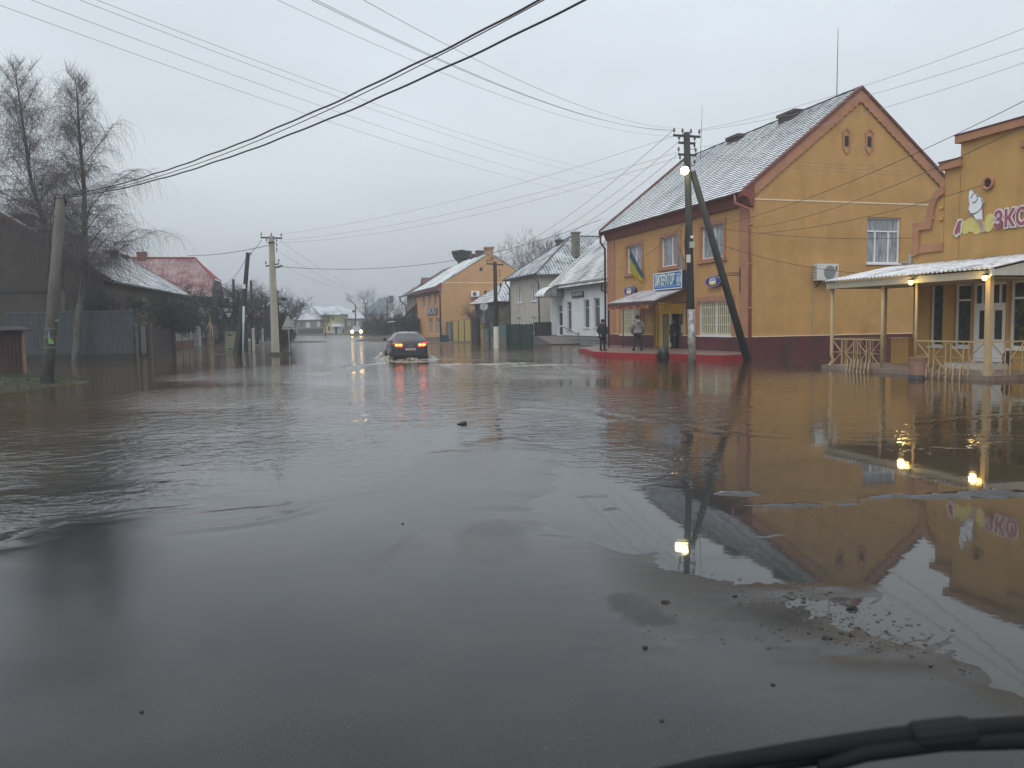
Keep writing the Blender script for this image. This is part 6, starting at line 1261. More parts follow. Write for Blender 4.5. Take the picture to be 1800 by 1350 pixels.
birch('birch_tree', 'bare birch leaning left behind the leaning concrete pole, left of the other birch', [AT(128, 630, 45.2), AT(112, 520, 45.4), AT(84, 415, 45.6), AT(55, 320, 45.8), AT(42, 230, 46), AT(27, 128, 46.2)], .19, 12, 4.6, 38)
BK = mat('dark_bark', (.035, .030, .027), .95, .3, 4)
def bare_tree(name, lab, base, h, seed, spread=.6, r0=.16, levels=4, m_=None, kids=5, upb=.5, cat='tree', group=None, twig=.006):
    rr2 = random.Random(seed); root = WORLD.thing(name, lab, cat, base.x, base.y, 0, group=group); it = []; th = h * .3
    f = MB(); f.tube([(0, 0, -.4), (rr2.gauss(0, .06), 0, th * .5), (rr2.gauss(0, .1), rr2.gauss(0, .1), th)], [r0 * 1.15, r0 * .9, r0 * .75], 8); f.build('trunk', m_ or BK, root, smooth=True)
    def grow(p, d, L_, r, lv):
        d1 = (d + Vector((rr2.gauss(0, .35), rr2.gauss(0, .35), rr2.gauss(.12, .2) + upb * .2))).normalized(); b = bez(p, d, d1, L_, 4); it.append((b, r, max(twig * .6, r * .55)))
        if lv == 0: return
        for k in range(kids + (1 if lv > 1 else 0)):
            u = rr2.uniform(.3, 1) if k else 1; j = min(3, int(u * 4)); q = b[j].lerp(b[j + 1], u * 4 - j); v = Vector((rr2.gauss(0, 1), rr2.gauss(0, 1), rr2.gauss(.15, .5) * (1 + upb))).normalized()
            nd = (d1 * (1 - spread) + v * spread).normalized(); grow(q, nd, L_ * rr2.uniform(.5, .78), max(twig, r * .52), lv - 1)
    for k in range(4):
        a = k * 1.57 + rr2.uniform(-.5, .5); grow(Vector((0, 0, th)), Vector((math.cos(a) * .7, math.sin(a) * .7, .9)).normalized(), h * .30, r0 * .5, levels)
    strands('crown', it, m_ or BK, root); return root
def leaf_mesh(name, cs, n, s, m_, parent, seed=0, flat=.0):
    rs = np.random.RandomState(seed); tot = sum(c[1][0] * c[1][1] * c[1][2] for c in cs); V = []
    for c, rad in cs:
        k = int(n * rad[0] * rad[1] * rad[2] / tot) + 30; d = rs.normal(size=(k, 3)); d /= np.linalg.norm(d, axis=1, keepdims=True); q = rs.uniform(.45, 1.0, (k, 1)) ** .45; lump = 1 + .22 * np.sin(d[:, :1] * 7 + d[:, 2:3] * 5 + seed) + .12 * rs.normal(size=(k, 1))
        p = np.array(c) + d * q * lump * np.array(rad); p[:, 2] = np.maximum(p[:, 2], .0); a = rs.normal(size=(k, 3)) + d * .5; a /= np.linalg.norm(a, axis=1, keepdims=True); b = np.cross(a, rs.normal(size=(k, 3))); b /= np.linalg.norm(b, axis=1, keepdims=True) + 1e-9
        l_ = s * rs.uniform(.6, 1.5, (k, 1)); V.append(np.stack([p - a * l_, p + b * l_ * .35, p + a * l_, p - b * l_ * .35], 1))
    V = np.concatenate(V).reshape(-1, 3); return npmesh(name, V, np.arange(len(V)).reshape(-1, 4), m_, parent)
EVG = mat('evergreen', (.018, .028, .017), .8, .5, 1.3, col2=(.034, .045, .026), c2amt=(.5, .62), c2scale=2); EVB = mat('brown_evergreen', (.026, .026, .02), .9, .5, 1.3)
HEDGE = mat('bare_hedge', (.030, .026, .024), .95, .4, 1.5)
def shrub(name, lab, px, Y, w_, h_, n, s, m_, seed, parts=5, cat='shrub', dep=None, twiggy=0, lift=0.0):
    p = AT(px[0], px[1], Y); root = WORLD.thing(name, lab, cat, p.x, p.y, 0); rr2 = random.Random(seed); cs = []; dep = dep or w_
    for k in range(parts):
        x = (k + .5) / parts - .5; hh_ = h_ * rr2.uniform(.72, 1.0); cs.append(((x * w_ * .85, rr2.uniform(-.2, .2) * dep, lift + (hh_ - lift) * .5), (w_ / parts * .95, dep * .4, (hh_ - lift) * .5)))
    leaf_mesh('foliage', cs, n, s, m_, root, seed); f = MB(); f.tube([(0, 0, -.3), (.05, 0, h_ * .6)], [.12, .05], 7); f.build('stem', BK, root)
    if twiggy:
        it = []
        for k in range(twiggy): x = rr2.uniform(-.5, .5) * w_; b = Vector((x, rr2.uniform(-.3, .3) * dep, h_ * rr2.uniform(.1, .7))); it.append((bez(b, Vector((rr2.gauss(0, .3), 0, 1)), Vector((rr2.gauss(0, .5), rr2.gauss(0, .3), 1)).normalized(), rr2.uniform(.5, 1.4) * h_ * .45, 4), .02, .006))
        strands('twigs', it, BK, root)
    return root
def mpp(Y): return Y / FPX
shrub('evergreen_shrub', 'large drooping dark green juniper spilling over the brown board fence', (305, 600), 65.5, 84 * mpp(65.5), 4.5, 9000, .10, EVG, 1, 5, dep=2.6, lift=1.35)
bare_tree('bare_bush', 'tangled bare bush before the long house wall, right of the blue-grey fence', AT(272, 620, 56), 5.2, 61, .7, .09, 4, kids=4, upb=.4, cat='bush', twig=.008)
bare_tree('bare_bush', 'tall bare bush rising behind the blue-grey sheet fence', AT(180, 620, 46.5), 5.0, 62, .7, .08, 4, kids=4, upb=.5, cat='bush', twig=.007)
shrub('evergreen_shrub', 'rounded dark green conifer before the red-roofed house', (342, 600), 79, 46 * mpp(79), 5.8, 7000, .10, EVG, 2, 3, dep=2.6, lift=1.0)
shrub('dark_hedge', 'clipped dark green hedge behind the brown plank fence', (402, 600), 90, 60 * mpp(90), 3.7, 6000, .12, EVG, 3, 5, 'hedge')
bare_tree('fruit_tree', 'bare tangled fruit tree behind the grey cabinet', AT(404, 600, 72), 7.6, 21, .75, .20, 4, kids=4, upb=.2)
bare_tree('fruit_tree', 'bare dark tree between the black leaning pole and the slim pole', AT(432, 600, 64), 6.4, 22, .7, .15, 4, kids=4, upb=.3)
bare_tree('fruit_tree', 'bare spreading tree right of the slim dark pole', AT(452, 600, 80), 7.0, 23, .75, .16, 4, kids=4, upb=.1)
shrub('dark_hedge', 'tall dark brown hedge behind the short far poles left of the pale concrete pole', (466, 600), 100, 72 * mpp(100), 4.4, 9000, .13, HEDGE, 4, 6, 'hedge', dep=3, twiggy=60)
shrub('dark_hedge', 'dark hedge block between the pale concrete pole and the road sign', (497, 600), 72, 24 * mpp(72), 3.1, 4000, .11, HEDGE, 5, 2, 'hedge', dep=3)
bare_tree('bare_tree', 'bare bush-like tree above the hedge beside the road sign', AT(500, 595, 110), 8.2, 24, .7, .2, 4, kids=4)
bare_tree('bare_tree', 'far bare tree at the left end of the snowy house row', AT(520, 592, 150), 8.5, 25, .7, .2, 4, kids=4)
bare_tree('bare_tree', 'tall far bare tree behind the oncoming car', AT(645, 592, 165), 10.5, 26, .55, .2, 4, kids=3)
bare_tree('bare_tree', 'far bare tree below the big grey-blue roof', AT(662, 592, 150), 6.5, 27, .65, .16, 3, kids=4)
bare_tree('bare_tree', 'far bare tree before the pale roof left of the stone house', AT(702, 592, 140), 8.5, 28, .6, .16, 4, kids=3)
bare_tree('bare_tree', 'bare young tree on the verge before the far yellow house', AT(572, 590, 140), 5.0, 31, .6, .12, 3, kids=4)
for k, (px, Y, w_, h_, lab) in enumerate(((655, 140, 34, 3.2, 'low dark bushes on the grassy verge right of the oncoming car'), (690, 115, 52, 3.4, 'dark bare hedge just above the roof of the dark car'), (716, 104, 36, 3.3, 'dark bush before the lean-to shed'))):
    shrub('bare_bush', lab, (px, 592), Y, w_ * mpp(Y), h_, 4500, .13, HEDGE, 40 + k, 4, 'bush', dep=4, twiggy=70)
birchlet = lambda lab, px, py, Y, h, s: bare_tree('bare_tree', lab, AT(px, py, Y), h, s, .45, .2, 5, m_=mat('pale_twigs', (.11, .09, .085), .9), kids=3, upb=.9, twig=.012)
birchlet('tall bare pale birch behind the grey house roof', 948, 590, 110, 14.5, 51); birchlet('lower bare pale birch left of the grey house roof ridge', 925, 590, 112, 11.0, 52); birchlet('small bare tree behind the right slope of the orange gable', 910, 590, 105, 9.0, 53)
bare_tree('climbing_shrub', 'bare branchy shrub beside the white-footed pole before the teal fence', AT(862, 606, 62.5), 3.2, 33, .6, .07, 3, kids=3, cat='shrub'); bare_tree('bare_tree', 'bare dark branches leaning over the orange wall left of the small house', AT(838, 600, 78), 4.6, 34, .8, .1, 3, kids=4, upb=-.2)
# ------------------------------------------------------------------ far houses
def far_house(name, lab, x0, x1, ye, yb, Y, roofpts, wallm, roofm, dep=10, ridge=None, wins=(), side=None):
    """a house straight across the end of the street: front wall, a hipped or gabled roof, depth behind"""
    A = AT(x0, 585, Y); B = AT(x1, 585, Y); mx = (A.x + B.x) / 2; r = WORLD.thing(name, lab, 'house', mx, Y, 0); ze_ = AT((x0 + x1) / 2, ye, Y).z; hw_ = (B.x - A.x) / 2
    f = MB(); f.box(-hw_, hw_, 0, dep, -.4, ze_); f.build('wall', wallm, r)
    P0, P1 = [AT(*p, Y + dep / 2) for p in ridge]; zr_ = (P0.z + P1.z) / 2; a, b2 = P0.x - mx, P1.x - mx; o_ = .5
    E = [(-hw_ - o_, -o_, ze_ - .1), (hw_ + o_, -o_, ze_ - .1), (hw_ + o_, dep + o_, ze_ - .1), (-hw_ - o_, dep + o_, ze_ - .1)]; r0_, r1_ = (a, dep / 2, zr_), (b2, dep / 2, zr_)
    quad_roof(r, [[E[0], E[1], r1_, r0_], [E[1], E[2], r1_], [E[2], E[3], r0_, r1_], [E[3], E[0], r0_]], roofm, .12)
    for (px, py, w_, h_, m_) in wins:
        p = AT(px, py, Y); q = p.x - mx; s_ = mpp(Y); f = MB(); f.box(q - w_ * s_ / 2, q + w_ * s_ / 2, -.05, -.003, p.z - h_ * s_ / 2, p.z + h_ * s_ / 2); f.build('window', m_, r)
    return r, mx
FSN = snow_roof('far_snow', (.14, .15, .16), (.42, .46, .49), (.32, .54), 2.5, big=.3); FSB = snow_roof('far_bluegrey', (.08, .10, .115), (.14, .17, .19), (.3, .6), 1.2, big=.3)
FW = mat('far_window_dark', (.04, .04, .045), .3); FWW = mat('far_window_white', (.5, .5, .49), .5)
r, mx = far_house('far_house', 'far low house with snowy hip roof, leftmost of the row across the road end', 520, 567.5, 561, 586, 172, None, mat('far_greybrown', (.20, .18, .15), .9, .2, 1), FSN, 10, ((526, 538), (546, 541)), ((541.5, 571, 7, 10, FWW), (560, 570, 5, 9, FWW), (530, 571, 4, 8, FW))); c_z = AT(524, 537, 177).z; f = MB(); f.box(-3.2, -2.3, 4.6, 5.5, c_z - 1, c_z + .5); f.build('chimney', BRICK, r)
far_house('far_house', 'far yellow house with long snowy roof amid the row across the road end', 569, 596.5, 552, 586, 170, None, mat('far_yellow', (.42, .36, .20), .9, .1, 1), FSN, 14, ((549, 538), (588, 539)), ((577, 561, 3, 7, FW), (585.5, 560, 3, 7, FW), (592.5, 562, 7, 9, mat('far_board', (.20, .27, .18), .6)), (578.5, 577, 3.5, 8, FW), (587, 577, 3.5, 8, FW)))
r, mx = far_house('far_house', 'far house with steep snowy pyramid roof behind the oncoming car', 597, 632, 559, 586, 176, None, mat('far_pinkgrey', (.27, .24, .20), .9, .1, 1), FSN, 12, ((593, 536), (596, 536)), ((613, 568, 7, 10, FWW), (628, 568, 4.5, 8, FWW))); 
r, mx = far_house('far_house', 'big far house with blue-grey roof behind the bare trees', 640, 696, 552, 586, 190, None, mat('far_brick', (.24, .17, .13), .9, .2, 1), FSB, 16, ((666, 525), (677, 525)), ((650, 570, 5, 8, FW),)); c_z = AT(677, 525, 198).z; f = MB(); f.box(1.2, 2.2, 7, 8.5, c_z - 1, c_z + .7); f.build('chimney', BRICK, r)
far_house('far_house', 'far house with pale grey roof just left of the stone house', 688, 718, 558, 586, 150, None, mat('far_grey', (.25, .24, .22), .9, .1, 1), snow_roof('far_palegrey', (.2, .2, .21), (.36, .37, .39), (.3, .6), 2), 12, ((704, 530), (716, 528)))
p = AT(594, 588, 160); ks = WORLD.thing('bus_shelter', 'small pale kiosk with flat white canopy before the far yellow house', 'kiosk', p.x, p.y, 0); s_ = mpp(160)
f = MB(); f.box(-7 * s_, 9 * s_, -2, 1.5, AT(594, 572, 160).z - .25, AT(594, 569, 160).z); f.build('canopy_roof', WHITEW, ks)
for x in (-5 * s_, 5 * s_): f = MB(); f.box(x - .35, x + .35, -1.5, 1, -.2, 1.8); f.build('pillar', mat('kiosk_pillar', (.4, .4, .38), .8), ks)
f = MB(); f.box(-3 * s_, 2 * s_, .2, .8, -.2, 1.8); f.build('door', FW, ks)
for k, (px0, px1, lab) in enumerate(((524, 567, 'far dark fence before the leftmost snowy house'), (600, 622, 'far pale panel fence left of the oncoming car'))):
    a, b2 = AT(px0, 588, 160), AT(px1, 588, 160); w_ = b2.x - a.x; fr = WORLD.thing('far_fence', lab, 'fence', a.x, a.y, 0); f = MB(); f.box(0, w_, 0, .1, -.2, 1.25 if k == 0 else 1.0); f.build('panel', mat('far_dark_fence', (.05, .052, .06), .8, .3, .8) if k == 0 else mat('far_pale_fence', (.33, .33, .32), .8), fr)
    for i in range(6): f = MB(); f.box(w_ * i / 5 - .08, w_ * i / 5 + .08, -.08, -.01, -.2, 1.35 if k == 0 else 1.1); f.build('post', DARKM, fr)
# verges and banks emerging from the flood
for px, rx, ry, h in (((655, 587), 7, 14, .5), ((560, 589), 22, 8, .35), ((700, 595), 5, 20, .5), ((765, 597), 4, 6, .35), ((812, 603), 5, 2.5, .2), ((455, 607), 3, 4, .12), ((405, 622), 2.2, 1.6, .08), ((480, 603), 6, 8, .25), ((600, 587), 25, 6, .35)): bank('verge', '', px, rx, ry, h, GRASSY if px[0] in (655,) else mat('muddy_bank', (.06, .052, .04), .9, .3, 2, col2=(.035, .03, .024), c2amt=(.45, .6)))
# ------------------------------------------------------------------ cars
CARP = mat('car_paint_dark', (.020, .019, .027), .2, .1, 2, spec=.6); CGL = mat('car_glass', (.016, .018, .024), .08, .1, 2, spec=.6); CARP.node_tree.nodes['Principled BSDF'].inputs['Coat Weight'].default_value = .4; CARP.node_tree.nodes['Principled BSDF'].inputs['Coat Roughness'].default_value = .06
TYRE = mat('tyre', (.012, .012, .012), .8); TRIM = mat('car_trim', (.015, .015, .016), .5)
def make_car(lab, paint, group=None, sz=1.0):
    root = WORLD.thing('estate_car' if sz == 1 else 'oncoming_car', lab, 'car'); f = MB()
    ST = [  # y, half width low, half width belt, belt z, roof half width, roof z
        (0.0, .80, .84, .62, .80, .66), (.06, .87, .88, .84, .74, .92), (.18, .90, .895, .92, .70, 1.02), (.50, .915, .90, .935, .60, 1.28), (.75, .92, .90, .94, .57, 1.335), (1.6, .925, .905, .93, .57, 1.375), (2.5, .925, .905, .92, .56, 1.35), (3.0, .92, .90, .90, .58, 1.18), (3.45, .92, .89, .86, .70, .92), (4.1, .91, .86, .80, .66, .82), (4.5, .86, .78, .68, .60, .70), (4.68, .70, .66, .50, .5, .52)]
    rings = []
    for y, wl, wb, zb, wr, zr in ST:
        zr *= sz; rings.append([(0, y, -.18), (wl * .86, y, -.18), (wl, y, .02), (wl * 1.01, y, .42), (wb, y, zb - .12), (wb - .03, y, zb), ((wb + wr) / 2 - .0, y, (zb + zr) / 2 + .03), (wr + .02, y, zr - .04), (wr - .08, y, zr), (wr * .5, y, zr + .018), (0, y, zr + .025)])
    vs = []; n = len(rings[0]); full = 2 * n - 2
    for rg_ in rings: vs += rg_ + [(-x, y, z) for x, y, z in reversed(rg_[1:-1])]
    fs = [(i * full + j, i * full + (j + 1) % full, (i + 1) * full + (j + 1) % full, (i + 1) * full + j) for i in range(len(rings) - 1) for j in range(full)] + [list(range(full - 1, -1, -1)), [(len(rings) - 1) * full + j for j in range(full)]]
    f.add(vs, fs); o = f.build('body', paint, root, smooth=True); s = o.modifiers.new('sub', 'SUBSURF'); s.levels = s.render_levels = 2
    def bilerp(i0, i1, j, t, off): 
        a = Vector(rings[i0][j]); b = Vector(rings[i1][j]); return a.lerp(b, t) + off
    # rear and front screens, side windows just proud of the body
    f = MB(); f.grid(lambda u, v: ((2 * u - 1) * (.72 - .16 * v), .125 + .33 * v + .05 * (2 * u - 1) ** 2 - .02, (.925 + .315 * v + .01) * 1.0), 8, 5); f.build('rear_window', CGL, root, smooth=True)
    f = MB(); f.grid(lambda u, v: ((2 * u - 1) * (.76 - .17 * v), 3.42 - .55 * v - .06 * (2 * u - 1) ** 2 + .04, (.90 + .30 * v) * sz + .03), 8, 5); f.build('windscreen', CGL, root, smooth=True)
    for sd in (-1, 1):
        for y0, y1 in ((.75, 1.35), (1.42, 2.15), (2.22, 2.95)):
            f = MB(); f.grid(lambda u, v: (sd * (.885 - .27 * v + .012), y0 + (y1 - y0) * u - (.0 if y0 < 2.2 else .15 * v * u), (.96 + .33 * v * (1 - (.35 * u if y0 > 2.2 else 0))) * sz), 3, 3); f.build('side_window', CGL, root)
        f = MB(); f.prism([(sd * .95, 2.72, .93), (sd * 1.13, 2.70, .93), (sd * 1.12, 2.68, 1.06), (sd * .97, 2.72, 1.06)], (0, .16, 0)); f.build('mirror', paint, root, bevel=.02)
        f = MB(); f.tube([(sd * .55, .6, 1.33 * sz), (sd * .55, .8, 1.40 * sz), (sd * .55, 2.3, 1.415 * sz), (sd * .55, 2.6, 1.36 * sz)], .018, 6); f.build('roof_rail', TRIM, root)
        for yw in (.95, 3.72):
            f = MB(); f.lathe([(.20, -.1), (.31, -.11), (.335, -.05), (.335, .08), (.31, .11), (.2, .1)], (0, 0, 0), 20, 'x'); w = f.build('wheel', TYRE, root, smooth=False); w.location = (sd * .86, yw, .08); f = MB(); f.lathe([(.05, .115), (.2, .105), (.21, .08)], (0, 0, 0), 14, 'x'); o2 = f.build('rim', GUT, w); o2.scale = (sd, 1, 1)
    f = MB(); f.box(-.9, .9, -.05, .05, .12, .30); f.build('bumper', TRIM, root, bevel=.03)
    return root
tl = mat('tail_lamp_red', (.45, .01, .015), .3, .05, 2, emit=4.5, ecol=(1, .02, .035)); tb = mat('tail_bulb', (1, .4, .05), .3, .0, 1, emit=9, ecol=(1, .26, .03))
car = make_car('dark estate car seen from behind with red tail lamps lit, ploughing through the flood', CARP)
for sd in (-1, 1):
    f = MB(); f.grid(lambda u, v: (sd * (.42 + .45 * u), -.005 + .02 + .10 * u ** 3 - .02, .665 + (.19 - .05 * (1 - u)) * v), 6, 3); o = f.build('tail_lamp', tl, car); s_ = o.modifiers.new('t', 'SOLIDIFY'); s_.thickness = .03
    for u0 in (.5, .69):
        f = MB(); f.lathe([(.03, -.015), (.07, -.01), (.075, .0)], (0, 0, 0), 12, 'y'); q = f.build('lamp_bulb', tb, o); q.location = (sd * u0, -.025 + (.02 if u0 > .6 else 0), .75); q.scale = (1.15, 1, .62)
f = MB(); f.box(-.26, .26, -.03, -.012, .49, .60); npl = f.build('number_plate', mat('plate_white', (.48, .40, .34), .5), car); f = MB(); rr2 = random.Random(9)
for k in range(8): f.box(-.21 + .055 * k, -.175 + .055 * k, -.034, -.031, .52, .575)
f.build('plate_marks', mat('plate_ink', (.16, .13, .12), .6), npl)
f = MB()
for k in range(4):
    for i in range(12): a0, a1 = i * math.pi / 6, (i + 1) * math.pi / 6; c = -.078 + .052 * k; f.bar((c + .035 * math.cos(a0), -.012, .69 + .035 * math.sin(a0)), (c + .035 * math.cos(a1), -.012, .69 + .035 * math.sin(a1)), .008)
f.build('badge', mat('chrome', (.5, .5, .52), .2, .0, 1, metal=.9), car)
f = MB(); f.tube([(.0, .09, .90), (.18, .08, .915), (.42, .09, .90)], .014, 5); f.build('rear_wiper', TRIM, car); f = MB(); f.tube([(0, .75, 1.36), (0, .6, 1.42)], .012, 5); f.build('aerial', TRIM, car)
g = G(722, 633); car.location = (g.x, g.y, -.02); car.rotation_euler = (0, 0, math.radians(14)); car.scale = (.97, 1.0, 1.03)
oc = make_car('oncoming silver-grey car far down the road with both headlights on', mat('car_silver', (.16, .17, .175), .35, .05, 2), sz=1.12)
for sd in (-1, 1):
    f = MB(); f.lathe([(.27, .03), (.27, .0), (.12, -.07)], (0, 0, 0), 14, 'y'); o = f.build('headlight', mat('headlight_lit', (1, .85, .5), .3, 0, 1, emit=10, ecol=(1, .58, .16)), oc); o.location = (sd * .66, 4.66, .66); o.rotation_euler = (0, 0, math.pi); o.scale = (.9, 1, .9)
f = MB(); f.box(-.42, .42, 4.62, 4.72, .46, .62); f.build('radiator_grille', TRIM, oc)
g = G(627, 590.5); oc.location = (g.x, g.y + 4.5, .05); oc.rotation_euler = (0, 0, math.pi + math.atan2(-g.x, g.y) * .95); oc.scale = (1.1, 1.1, 1.1)
v = Vector((0, 4.65, 0)); v.rotate(oc.rotation_euler); oc.location = Vector((g.x, g.y, .0)) - v * 1.1
# spray and broken water round the car
nx, ny = 130, 150; U, V_ = np.meshgrid(np.linspace(-2.4, 2.6, nx), np.linspace(-2.3, 5.6, ny)); dx = np.maximum(np.abs(U) - .86, 0); dy = np.maximum(np.maximum(-.02 - V_, V_ - 4.6), 0); dd = np.hypot(dx, dy)
nzv = vnoise(U * 1.8 + 40, V_ * 1.8 + 40, 4, 7, .55)
hh = .16 * np.exp(-((dd - .12) / .30) ** 2) * (.2 + 1.8 * np.clip(nzv - .3, 0, 1)) + .08 * np.exp(-(dd / .8) ** 2) * (nzv - .5)
hh += .38 * np.exp(-((U + 1.15) / .25) ** 2 - ((V_ - 3.4) / .5) ** 2) * nzv + .26 * np.exp(-((U + 1.1) / .22) ** 2 - ((V_ - .3) / .5) ** 2) * nzv + .22 * np.exp(-((U - 1.15) / .25) ** 2 - ((V_ - .5) / .5) ** 2) * nzv
hh -= .02 + .05 * np.clip((dd - .9) / .6, 0, 1); vs = np.stack([U, V_, hh], -1).reshape(-1, 3); ii = np.arange(nx * ny).reshape(ny, nx); fq = np.stack([ii[:-1, :-1], ii[:-1, 1:], ii[1:, 1:], ii[1:, :-1]], -1).reshape(-1, 4)
wk = npmesh('wake_foam', vs, fq, mat('churned_water', (.12, .105, .08), .12, .2, 6, .5, 14, .5, col2=(.42, .41, .36), c2amt=(.5, .62), c2scale=5), None, True); g = G(722, 633); wk.location = (g.x, g.y, 0); wk.rotation_euler = (0, 0, math.radians(14)); tag(wk, 'churned muddy foam thrown up round the wading dark car', kind='stuff')
# ------------------------------------------------------------------ people
def skin(name, nodes, edges, m_, parent, sub=2):
    me = bpy.data.meshes.new(name); me.from_pydata([n[0] for n in nodes], edges, []); o = bpy.data.objects.new(name, me); COL.objects.link(o); o.parent = parent; me.materials.append(m_)
    s = o.modifiers.new('skin', 'SKIN'); s.use_smooth_shade = True; sv = me.skin_vertices[0].data
    for i, n in enumerate(nodes): r = n[1]; sv[i].radius = (r, r) if not isinstance(r, tuple) else r; sv[i].use_root = (i == 0)
    b = o.modifiers.new('sub', 'SUBSURF'); b.levels = b.render_levels = sub; return o
SKINM = mat('skin', (.42, .25, .18), .6, .05, 8)
def person(lab, px, py, z, h, yaw, coat, coat_len, trousers, headm, legs=.08, hood=False, head='hat', lean=0, face=False, arm=.12, mats=None):
    g = G(px, py, z); root = WORLD.thing('person', lab, 'person', g.x, g.y, z); root.rotation_euler = (0, 0, yaw); k = h / 1.75
    def v(x, y, zz): return (x * k, (y + lean * zz / 1.5) * k, zz * k)
    N = [(v(0, 0, .92), .13 * k), (v(0, .01, 1.12), .125 * k), (v(0, 0, 1.34), .14 * k), (v(0, 0, 1.47), .06 * k), (v(0, -.01, 1.54), .058 * k), (v(0, -.02, 1.64), .095 * k), (v(0, -.01, 1.71), .07 * k)]; E = [(0, 1), (1, 2), (2, 3), (3, 4), (4, 5), (5, 6)]
    for s in (-1, 1):
        b = len(N); N += [(v(s * .19, 0, 1.38), .062 * k), (v(s * (.22 + arm * .5), .05, 1.12), .047 * k), (v(s * (.20 + arm * .2), -.10, .90), .034 * k)]; E += [(2, b), (b, b + 1), (b + 1, b + 2)]
        pz = (s * (.20 + arm * .2), -.13, .85); b2 = len(N); N += [(v(*pz), (.036 * k, .018 * k))]; E += [(b + 2, b2)]
        for q in range(5):   # four unequal curled fingers and a thumb from the side of the palm
            if q < 4: c = -.027 + .018 * q; L_ = (.055, .068, .064, .05)[q]; b3 = len(N); N += [(v(pz[0] + c * .4, pz[1] - .02 + c, pz[2] - .035), .009 * k), (v(pz[0] + c * .4 - s * .01, pz[1] - .02 + c, pz[2] - .035 - L_ * .55), .0085 * k), (v(pz[0] + c * .4 - s * .028, pz[1] - .018 + c, pz[2] - .035 - L_), .007 * k)]
            else: b3 = len(N); N += [(v(pz[0] - s * .012, pz[1] - .045, pz[2] + .01), .011 * k), (v(pz[0] - s * .022, pz[1] - .062, pz[2] - .02), .009 * k), (v(pz[0] - s * .024, pz[1] - .066, pz[2] - .045), .008 * k)]
            E += [(b2, b3), (b3, b3 + 1), (b3 + 1, b3 + 2)]
        b = len(N); N += [(v(s * .09, 0, .86), .10 * k), (v(s * (.10 + legs * .4), -.02, .48), .06 * k), (v(s * (.10 + legs), .02, .08), .042 * k), (v(s * (.11 + legs), -.12, .035), .035 * k)]; E += [(0, b), (b, b + 1), (b + 1, b + 2), (b + 2, b + 3)]
    skin('body', N, E, SKINM, root, 1)
    T = [(v(0, 0, .95), .155 * k)]; TE = []
    for s in (-1, 1): b = len(T); T += [(v(s * .095, 0, .84), .115 * k), (v(s * (.10 + legs * .4), -.02, .48), .082 * k), (v(s * (.10 + legs), .02, .09), .066 * k)]; TE += [(0, b), (b, b + 1), (b + 1, b + 2)]
    skin('trousers', T, TE, trousers, root, 1)
    for s in (-1, 1):
        f = MB(); f.lathe([(.05 * k, -.02 * k), (.062 * k, .03 * k), (.058 * k, .12 * k), (.06 * k, .2 * k)], v(s * (.10 + legs), .02, .01), 10); x, y, zz = v(s * (.105 + legs), -.07, .045); f.lathe([(.02 * k, -.13 * k), (.05 * k, -.08 * k), (.055 * k, 0), (.05 * k, .1 * k)], (x, y, zz), 10, 'y'); f.build('boot', mat('dark_boot', (.018, .017, .017), .5), root, smooth=True)
    f = MB(); zl_ = coat_len; prof = [(zl_, .245, .19), (zl_ + .12, .24, .185), (.95, .225, .175), (1.1, .222, .165), (1.28, .235, .17), (1.40, .215, .145), (1.47, .12, .105), (1.52, .082, .085)]; n = 18; vs = []
    for zz, rx, ry in prof:
        for j in range(n): t = 2 * math.pi * j / n; wv = 1 + .04 * math.sin(3 * t + zz * 9); vs.append(v(rx * wv * math.cos(t), ry * wv * math.sin(t), zz))
    fs = [(i * n + j, i * n + (j + 1) % n, (i + 1) * n + (j + 1) % n, (i + 1) * n + j) for i in range(len(prof) - 1) for j in range(n)] + [list(range(n))]; f.add(vs, fs)
    for s in (-1, 1): f.tube([v(s * .17, 0, 1.42), v(s * .225, .01, 1.33), v(s * (.235 + arm * .5), .055, 1.12), v(s * (.21 + arm * .2), -.085, .925)], [.075 * k, .092 * k, .078 * k, .058 * k], 10)
    cm = coat if not isinstance(coat, tuple) else coat[0]; c = f.build('coat', cm, root, smooth=True)
    if hood: f = MB(); f.grid(lambda a, b2: v(.15 * math.cos(a * 6.283) * (1 - .25 * abs(b2 - .5)), .02 + .135 * math.sin(a * 6.283) + .05 * b2, 1.40 + .14 * b2 + .02 * math.sin(a * 6.283)), 18, 5); f.lathe([(.05 * k, -.09 * k), (.12 * k, -.03 * k), (.13 * k, .04 * k), (.07 * k, .1 * k)], v(0, .12, 1.44), 12); f.build('hood', hood, c, smooth=True)
    f = MB()
    if head == 'hat': f.lathe([(.105 * k, -.05 * k), (.112 * k, .0), (.108 * k, .06 * k), (.085 * k, .11 * k), (.03 * k, .135 * k)], v(0, -.015, 1.655), 14); f.build('hat', headm, root, smooth=True)
    else: f.lathe([(.09 * k, -.07 * k), (.108 * k, 0), (.103 * k, .055 * k), (.075 * k, .095 * k), (.02 * k, .11 * k)], v(0, .012, 1.66), 14); f.build('hair', headm, root, smooth=True)
    f = MB()
    for s in (-1, 1): f.lathe([(.006 * k, -.004 * k), (.012 * k, 0), (.006 * k, .004 * k)], v(s * .034, -.108, 1.645), 8, 'y')
    f.build('eye', mat('eye_dark', (.02, .015, .012), .3), root); f = MB(); f.prism([v(-.014, -.10, 1.60), v(.014, -.10, 1.60), v(0, -.135, 1.605), v(0, -.10, 1.65)][:3], (0, .012 * k, .035 * k)); f.box(*(a * k for a in (-.025, .025, -.105, -.095)), 1.565 * k, 1.573 * k); f.build('nose_and_mouth', mat('skin_red', (.36, .17, .13), .6), root)
    f = MB()
